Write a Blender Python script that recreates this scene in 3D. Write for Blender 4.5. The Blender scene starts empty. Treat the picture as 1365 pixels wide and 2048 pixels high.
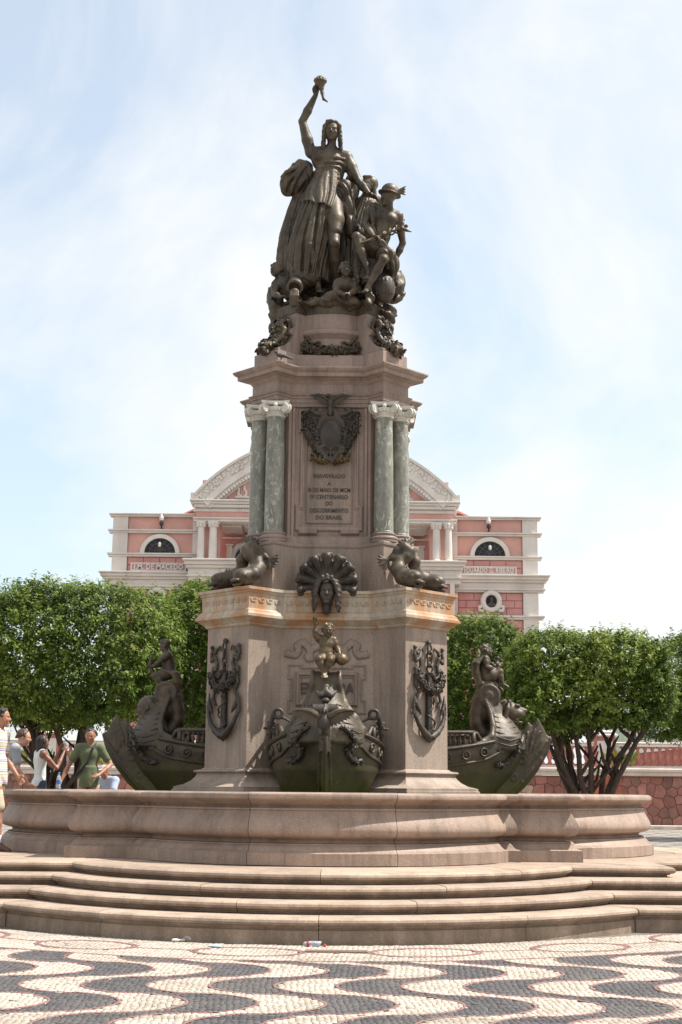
import bpy, math, random
import numpy as np
from math import sin, cos, tan, atan, atan2, sqrt, pi, radians
from mathutils import Vector, Matrix, Euler
random.seed(7); RNG = np.random.default_rng(7)
SC = bpy.context.scene
COL = SC.collection

# ---------------------------------------------------------------- camera
FPX, CXP, CYP, YHP, HC, RO = 2800.0, 682.5, 1024.0, 1578.0, 1.38, 0.0096
TH = atan((YHP-CYP)/FPX)
cam_d = bpy.data.cameras.new('camera'); cam = bpy.data.objects.new('camera', cam_d); COL.objects.link(cam)
cam_d.sensor_fit = 'VERTICAL'; cam_d.sensor_height = 36.0; cam_d.lens = 36.0*FPX/2048.0
cam_d.clip_start = 0.1; cam_d.clip_end = 3000
cam.matrix_world = Matrix.Translation((0, 0, HC)) @ Matrix.Rotation(pi/2+TH, 4, 'X') @ Matrix.Rotation(RO, 4, 'Z')
SC.camera = cam

# ---------------------------------------------------------------- light
SUN_AZ, SUN_EL = radians(92), radians(57)      # azimuth measured from the direction facing the camera (-y) towards +x
SUN = Vector((cos(SUN_EL)*sin(SUN_AZ), -cos(SUN_EL)*cos(SUN_AZ), sin(SUN_EL)))
sd = bpy.data.lights.new('sun', 'SUN'); sd.energy = 5.0; sd.angle = radians(0.6); sd.color = (1.0, 0.955, 0.88)
so = bpy.data.objects.new('sun', sd); COL.objects.link(so)
so.rotation_euler = (-SUN).to_track_quat('-Z', 'Y').to_euler()

world = bpy.data.worlds.new('World'); SC.world = world; world.use_nodes = True
def build_world():
    nt = world.node_tree; nt.nodes.clear(); N = nt.nodes.new; L = nt.links.new
    out = N('ShaderNodeOutputWorld'); bg = N('ShaderNodeBackground'); bg.inputs['Strength'].default_value = 0.15
    sky = N('ShaderNodeTexSky'); sky.sky_type = 'NISHITA'; sky.sun_disc = False
    sky.sun_elevation = SUN_EL; sky.sun_rotation = atan2(SUN.x, SUN.y)
    sky.air_density = 1.0; sky.dust_density = 2.2; sky.ozone_density = 0.4; sky.altitude = 50
    tc = N('ShaderNodeTexCoord'); mp = N('ShaderNodeMapping'); mp.inputs['Scale'].default_value = (1.0, 1.0, 1.35)
    mp.inputs['Rotation'].default_value = (.2, .6, 0); mp.inputs['Location'].default_value = (3.1, -2.2, .7)
    L(tc.outputs['Generated'], mp.inputs['Vector'])
    n1 = N('ShaderNodeTexNoise'); n1.inputs['Scale'].default_value = 1.9; n1.inputs['Detail'].default_value = 8; n1.inputs['Roughness'].default_value = 0.57; n1.inputs['Distortion'].default_value = 0.8
    L(mp.outputs['Vector'], n1.inputs['Vector'])
    rp = N('ShaderNodeValToRGB'); rp.color_ramp.elements[0].position = 0.38; rp.color_ramp.elements[1].position = 0.545
    rp.color_ramp.elements[0].color = (0.42, 0.42, 0.42, 1); rp.color_ramp.elements[1].color = (0.98, 0.98, 0.98, 1)
    L(n1.outputs['Fac'], rp.inputs['Fac'])
    mix = N('ShaderNodeMix'); mix.data_type = 'RGBA'
    L(rp.outputs['Color'], mix.inputs['Factor'])
    tint = N('ShaderNodeMix'); tint.data_type = 'RGBA'; tint.blend_type = 'MULTIPLY'; tint.inputs['Factor'].default_value = 1.0; tint.inputs['B'].default_value = (.98, 1.10, 1.06, 1); L(sky.outputs['Color'], tint.inputs['A']); L(tint.outputs['Result'], mix.inputs['A']); mix.inputs['B'].default_value = (4.5, 4.55, 4.55, 1)
    L(mix.outputs['Result'], bg.inputs['Color']); L(bg.outputs['Background'], out.inputs['Surface'])
build_world()
SC.view_settings.view_transform = 'Standard'; SC.view_settings.look = 'None'; SC.view_settings.gamma = 1.0
SC.view_settings.exposure = 0.6
SC.view_settings.use_curve_mapping = False
SC.cycles.max_bounces = 6; SC.cycles.diffuse_bounces = 3; SC.cycles.glossy_bounces = 3; SC.cycles.transmission_bounces = 4; SC.cycles.transparent_max_bounces = 8

# ---------------------------------------------------------------- helpers
def at(x, y, Y):
    """world point at distance Y in the direction of a measured point of the photograph (1365 x 2048 grid)"""
    dx = x-CXP; dy = y-CYP
    u = (dx*cos(RO)+dy*sin(RO))/FPX; v = -(-dx*sin(RO)+dy*cos(RO))/FPX
    fy = cos(TH)-v*sin(TH); fz = sin(TH)+v*cos(TH); s = Y/fy
    return np.array((u*s, Y, HC+fz*s))
MX, MY = -0.165, 19.7                      # monument axis
def mp(x, y, d):
    """monument-local point (axis at 0,0; -y faces the camera) that lies d metres in front of the axis"""
    p = at(x, y, MY-d); return np.array((p[0]-MX, -d, p[2]))

def mesh(name, V, Fc, smooth=False):
    me = bpy.data.meshes.new(name); me.from_pydata([tuple(map(float, v)) for v in V], [], [tuple(f) for f in Fc]); me.update()
    if smooth: me.polygons.foreach_set('use_smooth', [True]*len(me.polygons))
    return me
def fast_mesh(name, V, Q, smooth=True, nv=4):
    """numpy quads/tris"""
    V = np.asarray(V, np.float32); Q = np.asarray(Q, np.int32)
    me = bpy.data.meshes.new(name); me.vertices.add(len(V)); me.vertices.foreach_set('co', V.ravel())
    n = len(Q); me.loops.add(n*nv); me.loops.foreach_set('vertex_index', Q.ravel()); me.polygons.add(n)
    me.polygons.foreach_set('loop_start', np.arange(n, dtype=np.int32)*nv); me.polygons.foreach_set('loop_total', np.full(n, nv, np.int32))
    if smooth: me.polygons.foreach_set('use_smooth', np.ones(n, bool))
    me.update(calc_edges=True); return me
def ob(name, me, mat=None, parent=None, loc=None, rot=None):
    o = bpy.data.objects.new(name, me); COL.objects.link(o)
    if mat is not None and me is not None and len(me.materials) == 0: me.materials.append(mat)
    if parent is not None: o.parent = parent
    if loc is not None: o.location = tuple(map(float, loc))
    if rot is not None: o.rotation_euler = rot
    return o
def tag(o, label=None, cat=None, group=None, kind=None):
    if label: o['label'] = label
    if cat: o['category'] = cat
    if group: o['group'] = group
    if kind: o['kind'] = kind
    return o
def empty(name, loc=(0, 0, 0), rz=0.0, **k):
    o = bpy.data.objects.new(name, None); COL.objects.link(o); o.location = tuple(map(float, loc)); o.rotation_euler = (0, 0, rz); o.empty_display_size = .2
    tag(o, **k); return o
def copy_tree(o, parent=None):
    c = o.copy(); COL.objects.link(c); c.parent = parent
    for ch in list(o.children): copy_tree(ch, c)
    return c

class MB:
    """collects simple shapes for one mesh"""
    def __init__(s): s.V = []; s.F = []
    def add(s, V, F):
        n = len(s.V); s.V += [tuple(map(float, v)) for v in V]; s.F += [tuple(i+n for i in f) for f in F]; return s
    def box(s, lo, hi, bev=0.0):
        (x0, y0, z0), (x1, y1, z1) = lo, hi
        if bev <= 0:
            V = [(x0,y0,z0),(x1,y0,z0),(x1,y1,z0),(x0,y1,z0),(x0,y0,z1),(x1,y0,z1),(x1,y1,z1),(x0,y1,z1)]
            F = [(3,2,1,0),(4,5,6,7),(0,1,5,4),(1,2,6,5),(2,3,7,6),(3,0,4,7)]
            return s.add(V, F)
        b = bev                                    # chamfer towards -y (front) and the outline
        V = [(x0,y1,z0),(x1,y1,z0),(x1,y1,z1),(x0,y1,z1),(x0,y0+b,z0),(x1,y0+b,z0),(x1,y0+b,z1),(x0,y0+b,z1),(x0+b,y0,z0+b),(x1-b,y0,z0+b),(x1-b,y0,z1-b),(x0+b,y0,z1-b)]
        F = [(0,1,2,3),(1,0,4,5),(2,1,5,6),(3,2,6,7),(0,3,7,4),(5,4,8,9),(6,5,9,10),(7,6,10,11),(4,7,11,8),(8,11,10,9)]
        F = [tuple(reversed(f)) for f in F]
        return s.add(V, F)
    def lathe(s, prof, n=20, c=(0, 0, 0), cap=True, squash=1.0):
        V = []; F = []; m = len(prof)
        for i in range(n):
            a = 2*pi*i/n
            for r, z in prof: V.append((c[0]+r*cos(a), c[1]+r*sin(a)*squash, c[2]+z))
        for i in range(n):
            j = (i+1) % n
            for k in range(m-1): F.append((i*m+k, j*m+k, j*m+k+1, i*m+k+1))
        if cap:
            F.append(tuple(i*m for i in reversed(range(n)))); F.append(tuple(i*m+m-1 for i in range(n)))
        return s.add(V, F)
    def tube(s, pts, rad, n=8, cap=True):
        pts = [np.asarray(p, float) for p in pts]; m = len(pts)
        if not hasattr(rad, '__len__'): rad = [rad]*m
        V = []; F = []; up = np.array((0.123, 0.31, 0.94)); prev = None
        for i, p in enumerate(pts):
            t = pts[min(i+1, m-1)]-pts[max(i-1, 0)]; t = t/(np.linalg.norm(t)+1e-9)
            a = np.cross(t, up) if prev is None else prev-t*np.dot(prev, t)
            if np.linalg.norm(a) < 1e-3: a = np.cross(t, (1, 0, 0))
            a = a/(np.linalg.norm(a)+1e-9); prev = a; b = np.cross(t, a)
            for k in range(n):
                q = 2*pi*k/n; V.append(p+rad[i]*(a*cos(q)+b*sin(q)))
        for i in range(m-1):
            for k in range(n):
                l = (k+1) % n; F.append((i*n+k, i*n+l, (i+1)*n+l, (i+1)*n+k))
        if cap: F.append(tuple(reversed(range(n)))); F.append(tuple((m-1)*n+k for k in range(n)))
        return s.add(V, F)
    def loft(s, rings, closed=True, cap=True):
        m = len(rings[0]); V = [v for r in rings for v in r]; F = []
        for i in range(len(rings)-1):
            for k in range(m if closed else m-1):
                l = (k+1) % m; F.append((i*m+k, i*m+l, (i+1)*m+l, (i+1)*m+k))
        if cap and closed:
            F.append(tuple(reversed(range(m)))); F.append(tuple((len(rings)-1)*m+k for k in range(m)))
        return s.add(V, F)
    def prism(s, poly, y0, y1):
        """polygon in x,z (counter-clockwise seen from -y) extruded from y0 (front) to y1"""
        n = len(poly); V = [(x, y0, z) for x, z in poly]+[(x, y1, z) for x, z in poly]
        F = [tuple(range(n)), tuple(reversed(range(n, 2*n)))]+[(i, i+n, (i+1) % n+n, (i+1) % n) for i in range(n)]
        return s.add(V, F)
    def me(s, name, smooth=False): return mesh(name, s.V, s.F, smooth)
    def build(s, name, mat, parent=None, smooth=False, loc=None, rot=None): return ob(name, s.me(name, smooth), mat, parent, loc, rot)

# ---------------------------------------------------------------- materials
def newmat(name):
    m = bpy.data.materials.new(name); m.use_nodes = True; nt = m.node_tree
    return m, nt, nt.nodes['Principled BSDF'], nt.nodes.new, nt.links.new
def ramp(N, stops):
    r = N('ShaderNodeValToRGB'); e = r.color_ramp.elements
    while len(e) < len(stops): e.new(0.5)
    for i, (p, c) in enumerate(stops): e[i].position = p; e[i].color = (*c, 1) if len(c) == 3 else c
    return r
def noise(N, L, src, scale, detail=4, rough=.55, dist=0.0, sc=None):
    n = N('ShaderNodeTexNoise'); n.inputs['Scale'].default_value = scale; n.inputs['Detail'].default_value = detail; n.inputs['Roughness'].default_value = rough; n.inputs['Distortion'].default_value = dist
    if sc is not None:
        mpg = N('ShaderNodeMapping'); mpg.inputs['Scale'].default_value = sc; L(src, mpg.inputs['Vector']); L(mpg.outputs['Vector'], n.inputs['Vector'])
    else: L(src, n.inputs['Vector'])
    return n
def mixc(N, L, f, a, b, mode='MIX'):
    m = N('ShaderNodeMix'); m.data_type = 'RGBA'; m.blend_type = mode
    for v, k in ((f, 'Factor'), (a, 'A'), (b, 'B')):
        if hasattr(v, 'is_linked') or hasattr(v, 'links'): L(v, m.inputs[k])
        elif k == 'Factor': m.inputs[k].default_value = v
        else: m.inputs[k].default_value = (*v, 1)
    return m.outputs['Result']
def worldpos(N):
    return N('ShaderNodeNewGeometry').outputs['Position']
def bumpn(N, L, h, strength, dist=.01):
    b = N('ShaderNodeBump'); b.inputs['Strength'].default_value = strength; b.inputs['Distance'].default_value = dist; L(h, b.inputs['Height']); return b.outputs['Normal']

def mat_granite(name, c1, c2, speck=(0.08, 0.06, 0.055), stain=(0.10, 0.08, 0.065), stain_amt=.5, rough=.55, polish=None, objvar=.12, warm=None, grain=120, shade_grime=0.0):
    m, nt, P, N, L = newmat(name); g = worldpos(N)
    big = noise(N, L, g, 1.1, 5, .6); base = mixc(N, L, ramp_out(N, L, big.outputs['Fac'], .3, .7), c1, c2)
    fine = noise(N, L, g, grain, 2, .7); sp = ramp(N, [(.36, (0, 0, 0)), (.5, (1, 1, 1))]); L(fine.outputs['Fac'], sp.inputs['Fac'])
    c = mixc(N, L, sp.outputs['Color'], speck, base)
    inv = mixc(N, L, .45, base, c)
    fl = noise(N, L, g, grain*.6, 1, .5); sp2 = ramp(N, [(.60, (0, 0, 0)), (.68, (1, 1, 1))]); L(fl.outputs['Fac'], sp2.inputs['Fac'])
    lite = tuple(min(1, v*1.35) for v in c2)
    inv = mixc(N, L, mulf(N, L, sp2.outputs['Color'], .45), inv, lite)
    st = noise(N, L, g, 2.2, 7, .68, .4, (1.5, 1.5, .30)); sr = ramp_out(N, L, st.outputs['Fac'], .44, .74)
    c = mixc(N, L, mulf(N, L, sr, stain_amt), inv, stain)
    sk = noise(N, L, g, 1.0, 5, .7, .2, (9, 9, .55)); c = mixc(N, L, mulf(N, L, ramp_out(N, L, sk.outputs['Fac'], .52, .72), stain_amt*.75), c, stain)
    if warm:
        wn = noise(N, L, g, 1.7, 5, .6, .2, (1.3, 1.3, .25)); c = mixc(N, L, mulf(N, L, ramp_out(N, L, wn.outputs['Fac'], .40, .58), .85), c, warm)
    if shade_grime:
        gn = N('ShaderNodeNewGeometry'); sx = N('ShaderNodeSeparateXYZ'); L(gn.outputs['True Normal'], sx.inputs[0]); up = ramp_out(N, L, sx.outputs['Z'], .55, .05)  # upright faces darkened: riser shade put into the colour, along with patchy dirt
        gr = noise(N, L, g, 3.5, 6, .7, .3, (1.2, 1.2, .8)); c = mixc(N, L, mulf(N, L, mulf(N, L, up, ramp_out(N, L, gr.outputs['Fac'], .28, .62)), shade_grime), c, stain)
    oi = N('ShaderNodeObjectInfo'); hs = N('ShaderNodeHueSaturation')
    mr = N('ShaderNodeMapRange'); mr.inputs['To Min'].default_value = 1-objvar; mr.inputs['To Max'].default_value = 1+objvar
    L(oi.outputs['Random'], mr.inputs['Value']); L(mr.outputs['Result'], hs.inputs['Value']); L(c, hs.inputs['Color'])
    L(hs.outputs['Color'], P.inputs['Base Color']); P.inputs['Roughness'].default_value = rough
    P.inputs['Specular IOR Level'].default_value = .4
    b2 = noise(N, L, g, 28, 4, .65); L(bumpn(N, L, b2.outputs['Fac'], .35, .012), P.inputs['Normal'])
    return m
def ramp_out(N, L, src, a, b):
    mr = N('ShaderNodeMapRange'); mr.inputs['From Min'].default_value = a; mr.inputs['From Max'].default_value = b; L(src, mr.inputs['Value']); return mr.outputs['Result']
def mulf(N, L, src, v):
    mm = N('ShaderNodeMath'); mm.operation = 'MULTIPLY'; L(src, mm.inputs[0])
    if hasattr(v, 'links'): L(v, mm.inputs[1])
    else: mm.inputs[1].default_value = v
    return mm.outputs[0]

def mat_bronze(name, base, alt, green=(0.10, 0.13, 0.085), gamt=.35, rough=.42, metal=.55, moss=None):
    m, nt, P, N, L = newmat(name); tc = N('ShaderNodeTexCoord'); g = worldpos(N)
    n1 = noise(N, L, g, 3.2, 6, .62, .4); c = mixc(N, L, ramp_out(N, L, n1.outputs['Fac'], .34, .66), base, alt)
    n2 = noise(N, L, g, 5.0, 6, .7, .3, (1.4, 1.4, .35)); c = mixc(N, L, mulf(N, L, ramp_out(N, L, n2.outputs['Fac'], .52, .70), gamt), c, green)
    if moss:
        # algae grown up from the waterline
        sep = N('ShaderNodeSeparateXYZ'); L(g, sep.inputs[0]); n4 = noise(N, L, g, 6, 5, .6)
        a = N('ShaderNodeMath'); a.operation = 'MULTIPLY_ADD'; L(n4.outputs['Fac'], a.inputs[0]); a.inputs[1].default_value = -.75; L(sep.outputs['Z'], a.inputs[2])
        mr = N('ShaderNodeMapRange'); mr.inputs['From Min'].default_value = 1.38; mr.inputs['From Max'].default_value = 1.0; mr.inputs['To Max'].default_value = .85
        L(a.outputs[0], mr.inputs['Value']); c = mixc(N, L, mr.outputs['Result'], c, moss)
    L(c, P.inputs['Base Color']); P.inputs['Metallic'].default_value = metal
    n3 = noise(N, L, g, 14, 5, .6); rr = N('ShaderNodeMapRange'); rr.inputs['To Min'].default_value = rough-.1; rr.inputs['To Max'].default_value = rough+.16; L(n3.outputs['Fac'], rr.inputs['Value']); L(rr.outputs['Result'], P.inputs['Roughness'])
    n5 = noise(N, L, g, 38, 4, .6); L(bumpn(N, L, n5.outputs['Fac'], .35, .012), P.inputs['Normal'])
    return m
def mat_plain(name, col, rough=.6, var=.18, scale=6, stain=None, samt=.4, bump=.15, bscale=40, metal=0.0, objvar=0.0, sc=None, obj=False):
    m, nt, P, N, L = newmat(name); g = N('ShaderNodeTexCoord').outputs['Object'] if obj else worldpos(N)
    n1 = noise(N, L, g, scale, 6, .6); lo = tuple(v*(1-var) for v in col); hi = tuple(min(1, v*(1+var)) for v in col)
    c = mixc(N, L, ramp_out(N, L, n1.outputs['Fac'], .3, .7), lo, hi)
    if stain:
        n2 = noise(N, L, g, scale*.35, 7, .65, .5, sc or (1.6, 1.6, .3)); c = mixc(N, L, mulf(N, L, ramp_out(N, L, n2.outputs['Fac'], .5, .72), samt), c, stain)
    if objvar:
        oi = N('ShaderNodeObjectInfo'); hs = N('ShaderNodeHueSaturation'); mr = N('ShaderNodeMapRange'); mr.inputs['To Min'].default_value = 1-objvar; mr.inputs['To Max'].default_value = 1+objvar
        L(oi.outputs['Random'], mr.inputs['Value']); L(mr.outputs['Result'], hs.inputs['Value']); L(c, hs.inputs['Color']); c = hs.outputs['Color']
    L(c, P.inputs['Base Color']); P.inputs['Roughness'].default_value = rough; P.inputs['Metallic'].default_value = metal
    P.inputs['Specular IOR Level'].default_value = .35
    if bump: L(bumpn(N, L, noise(N, L, g, bscale, 4, .6).outputs['Fac'], bump, .01), P.inputs['Normal'])
    return m
def mat_leaf(name, c1, c2, c3):
    m, nt, P, N, L = newmat(name); g = worldpos(N)
    oi = N('ShaderNodeAttribute'); oi.attribute_name = 'tone'
    r = ramp(N, [(0, c1), (.55, c2), (1, c3)]); L(oi.outputs['Fac'], r.inputs['Fac'])
    L(r.outputs['Color'], P.inputs['Base Color']); P.inputs['Roughness'].default_value = .6; P.inputs['Specular IOR Level'].default_value = .25
    tr = N('ShaderNodeBsdfTranslucent'); L(r.outputs['Color'], tr.inputs['Color']); mx = N('ShaderNodeMixShader'); mx.inputs[0].default_value = .35
    L(P.outputs[0], mx.inputs[1]); L(tr.outputs[0], mx.inputs[2]); L(mx.outputs[0], nt.nodes['Material Output'].inputs['Surface'])
    return m
def mat_marble(name):
    m, nt, P, N, L = newmat(name); g = worldpos(N)
    n1 = noise(N, L, g, 5, 6, .65, .8, (1.5, 1.5, .6)); c = mixc(N, L, ramp_out(N, L, n1.outputs['Fac'], .35, .68), (.135, .137, .110), (.255, .25, .208))
    wv = noise(N, L, g, 17, 5, .72, .6, (1.1, 1.1, .62)); r = ramp(N, [(.535, (0, 0, 0)), (.60, (1, 1, 1))]); L(wv.outputs['Fac'], r.inputs['Fac'])
    big = noise(N, L, g, 2.3, 4, .6); sel = mulf(N, L, r.outputs['Color'], ramp_out(N, L, big.outputs['Fac'], .36, .55))
    c = mixc(N, L, mulf(N, L, sel, .8), c, (.44, .43, .38))
    d = noise(N, L, g, 26, 4, .7); c = mixc(N, L, mulf(N, L, ramp_out(N, L, d.outputs['Fac'], .58, .72), .7), c, (.05, .055, .045))
    L(c, P.inputs['Base Color']); P.inputs['Roughness'].default_value = .42
    L(bumpn(N, L, d.outputs['Fac'], .2, .01), P.inputs['Normal']); return m

M = {}
M['granite'] = mat_granite('pink_granite', (.285, .205, .160), (.37, .272, .215), stain=(.105, .079, .062), stain_amt=.65)
M['step'] = mat_granite('step_granite', (.365, .272, .205), (.465, .355, .272), stain=(.125, .090, .064), stain_amt=.6, rough=.75, shade_grime=.7)
M['dado'] = mat_granite('weathered_granite', (.262, .200, .160), (.365, .286, .232), stain=(.108, .083, .065), stain_amt=.7, rough=.65)
M['frieze'] = mat_granite('stained_white_marble', (.40, .345, .275), (.50, .44, .36), speck=(.28, .23, .17), stain=(.16, .11, .07), stain_amt=.75, rough=.55, warm=(.34, .155, .055))
M['upper'] = mat_granite('upper_granite', (.250, .185, .153), (.335, .250, .210), stain=(.105, .080, .066), stain_amt=.75)
M['marble'] = mat_marble('green_marble')
M['capital'] = mat_plain('white_marble', (.55, .53, .48), .6, .15, 8, (.2, .19, .17), .5, .4, 30)
M['bronze'] = mat_bronze('bronze', (.032, .024, .017), (.102, .076, .050), green=(.145, .138, .100), gamt=.5, metal=.28, rough=.48)
M['bronze_dark'] = mat_bronze('dark_bronze', (.034, .027, .023), (.075, .058, .045), gamt=.25, metal=.25, rough=.5)
M['bronze_ship'] = mat_bronze('ship_bronze', (.040, .031, .023), (.092, .069, .045), green=(.125, .092, .046), gamt=.5, metal=.25, rough=.48, moss=(.085, .080, .016))
M['bronze_gold'] = mat_bronze('rubbed_bronze', (.06, .040, .022), (.14, .098, .048), green=(.20, .185, .085), gamt=.5, rough=.42, metal=.35)
M['letter'] = mat_plain('dark_letter_bronze', (.07, .055, .046), .5, .2)
M['water'] = None
# ================================================================= setting: ground and pavement
def finish(o_or_me, ang=35, recalc=True):
    me = o_or_me.data if hasattr(o_or_me, 'data') else o_or_me
    if recalc:
        import bmesh
        bm = bmesh.new(); bm.from_mesh(me); bmesh.ops.recalc_face_normals(bm, faces=bm.faces); bm.to_mesh(me); bm.free()
    me.polygons.foreach_set('use_smooth', [True]*len(me.polygons)); me.set_sharp_from_angle(angle=radians(ang)); me.update()
    return o_or_me

WP, WA, WL, WY, WX = .90, .415, 1.69, 11.2, -.025        # period, amplitude, length and phase of the wave mosaic
S1C, S1R, S1S, S1L = 2.50, 4.21, 5.26, 6.71
def wavef(ph):
    th = (ph+pi/2) % (2*pi); sg = np.where(th < pi, 1, -1); th = th % pi-pi/2
    return sg*(.80*np.sqrt(np.maximum(0, 1-(th/(pi/2))**2))+.20*np.cos(th))
def pattern(X, Y):
    """0 black, 1 white, 2 red stone for world points on the square in front of the steps"""
    x = X-MX; y = Y-MY
    dl = np.hypot(x, y+S1C)-S1R; ds = np.maximum(np.abs(x), np.abs(y))-S1S
    k = 1.3; h = np.clip(.5+.5*(ds-dl)/k, 0, 1); D = ds+(dl-ds)*h-k*h*(1-h)*.55
    f = lambda y: WA*wavef(2*pi*(y-WY)/WL)
    u = ((X-WX-f(Y))/WP) % 1.0
    slope = 1/np.sqrt(1+((f(Y+.01)-f(Y-.01))/.02)**2)
    res = np.where(u < .49, 1, 0)
    e = np.minimum(np.abs(u), np.minimum(np.abs(u-.49), np.abs(u-1)))*WP*slope
    res = np.where(e < .016, 2, res)
    s_arc = np.arctan2(x, -(y+S1C))*(S1R+.56)
    sa = ((s_arc-.05+.725) % 1.45)-.725
    rr = np.hypot(sa*.82, (D-.60)*1.25)
    band = np.where(np.abs(rr-.37) < .032, 2, 1)
    band = np.where((np.abs(D-.60-.16*np.cos(2*pi*sa/1.45)*0) < .022) & (np.abs(sa) > .46), 2, band)
    band = np.where((np.abs(np.abs(sa)-.52) < .07) & (np.abs(D-.60) < .045), 2, band)
    res = np.where(D < 1.20, band, res); res = np.where(np.abs(D-1.20) < .03, 2, res)
    return res, D

def mat_ground():
    m, nt, P, N, L = newmat('mosaic_paving'); g = worldpos(N); sp = N('ShaderNodeSeparateXYZ'); L(g, sp.inputs[0])
    def mth(op, a, b=None, c=None):
        n = N('ShaderNodeMath'); n.operation = op
        for i, v in enumerate((a, b, c)):
            if v is None: continue
            if hasattr(v, 'links'): L(v, n.inputs[i])
            else: n.inputs[i].default_value = v
        return n.outputs[0]
    ph = mth('MULTIPLY_ADD', sp.outputs['Y'], 2*pi/WL, -2*pi*WY/WL); sh = mth('MULTIPLY', mth('COSINE', ph), WA)
    u = mth('FRACT', mth('MULTIPLY', mth('SUBTRACT', mth('SUBTRACT', sp.outputs['X'], sh), WX), 1/WP))
    w = mth('LESS_THAN', u, .49)
    v = N('ShaderNodeTexVoronoi'); v.inputs['Scale'].default_value = 17; L(g, v.inputs['Vector'])
    vd = N('ShaderNodeTexVoronoi'); vd.feature = 'DISTANCE_TO_EDGE'; vd.inputs['Scale'].default_value = 17; L(g, vd.inputs['Vector'])
    wc = mixc(N, L, v.outputs['Color'], (.33, .28, .23), (.46, .40, .33)); bc = mixc(N, L, v.outputs['Color'], (.055, .055, .06), (.10, .10, .105))
    c = mixc(N, L, w, bc, wc); c = mixc(N, L, ramp_out(N, L, vd.outputs['Distance'], .02, .09), (.16, .14, .12), c)
    n2 = noise(N, L, g, .6, 6, .6); c = mixc(N, L, mulf(N, L, ramp_out(N, L, n2.outputs['Fac'], .45, .75), .35), c, (.22, .19, .16))
    L(c, P.inputs['Base Color']); P.inputs['Roughness'].default_value = .75
    L(bumpn(N, L, vd.outputs['Distance'], .4, .02), P.inputs['Normal']); return m
g = MB().add([(-500, -300, 0), (500, -300, 0), (500, 900, 0), (-500, 900, 0)], [(0, 1, 2, 3)])
tag(g.build('ground', mat_ground()), kind='structure')
M['mortar'] = mat_plain('sandy_mortar', (.17, .145, .12), .9, .25, 5, (.10, .09, .08), .5, .5, 60)
def mat_sett(name, lo, hi, dirt):
    m, nt, P, N, L = newmat(name); g = worldpos(N); at_ = N('ShaderNodeAttribute'); at_.attribute_name = 'tone'
    c = mixc(N, L, at_.outputs['Fac'], lo, hi); n = noise(N, L, g, 1.3, 7, .65, .4); c = mixc(N, L, mulf(N, L, ramp_out(N, L, n.outputs['Fac'], .46, .70), .55), c, dirt)
    n2 = noise(N, L, g, 45, 4, .6); c = mixc(N, L, mulf(N, L, ramp_out(N, L, n2.outputs['Fac'], .45, .75), .35), c, dirt)
    L(c, P.inputs['Base Color']); P.inputs['Roughness'].default_value = .75; P.inputs['Specular IOR Level'].default_value = .3; L(bumpn(N, L, n2.outputs['Fac'], .3, .006), P.inputs['Normal']); return m
M['stone_white'] = mat_sett('white_limestone', (.35, .305, .255), (.50, .445, .385), (.23, .19, .15))
M['stone_black'] = mat_sett('black_basalt', (.050, .048, .052), (.095, .090, .094), (.15, .13, .115))
M['stone_red'] = mat_sett('red_limestone', (.20, .10, .095), (.28, .15, .14), (.22, .16, .13))
PX0, PX1, PY0, PY1 = -4.4, 4.4, 8.0, 15.4
pave = MB().add([(PX0, PY0, .006), (PX1, PY0, .006), (PX1, PY1, .006), (PX0, PY1, .006)], [(0, 1, 2, 3)]).build('pavement', M['mortar'])
tag(pave, kind='structure')
def outline_curves():
    """the thin red outlines as polylines on the paving"""
    out = []
    ys = np.arange(PY0, PY1, .004); f = WA*wavef(2*pi*(ys-WY)/WL)
    for n in range(-7, 8):
        for o in (0, .49): out.append((np.stack([WX+(n+o)*WP+f, ys], 1), 'wave'))
    al = np.linspace(-1.15, 1.15, 900); pts = []
    for a in al:
        r = np.linspace(S1R+.5, S1R+3.2, 400); X = MX+r*sin(a); Y = MY-S1C-r*cos(a); D = pattern(X, Y)[1]; i = int(np.argmin(np.abs(D-1.2))); pts.append((X[i], Y[i]))
    out.append((np.array(pts), 'line'))
    def sd_(sa, D): a = sa/(S1R+.56); r = S1R+D; return (MX+r*sin(a), MY-S1C-r*cos(a))
    for c in (-3.62, -2.10, -.59, .92, 2.43, 3.95):
        for rr in (.37, .40): out.append((np.array([sd_(c+rr*cos(t)*1.22, .60+rr*sin(t)*.8) for t in np.linspace(0, 2*pi, 200)]), 'ring'))
        out.append((np.array([sd_(c+.48+.55*t, .60) for t in np.linspace(0, 1, 60)]), 'ring'))
        for k in (-1, 1): out.append((np.array([sd_(c+k*(.50+.03*cos(t)), .60+.03*sin(t)) for t in np.linspace(0, 2*pi, 30)]), 'ring'))
    return out
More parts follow.
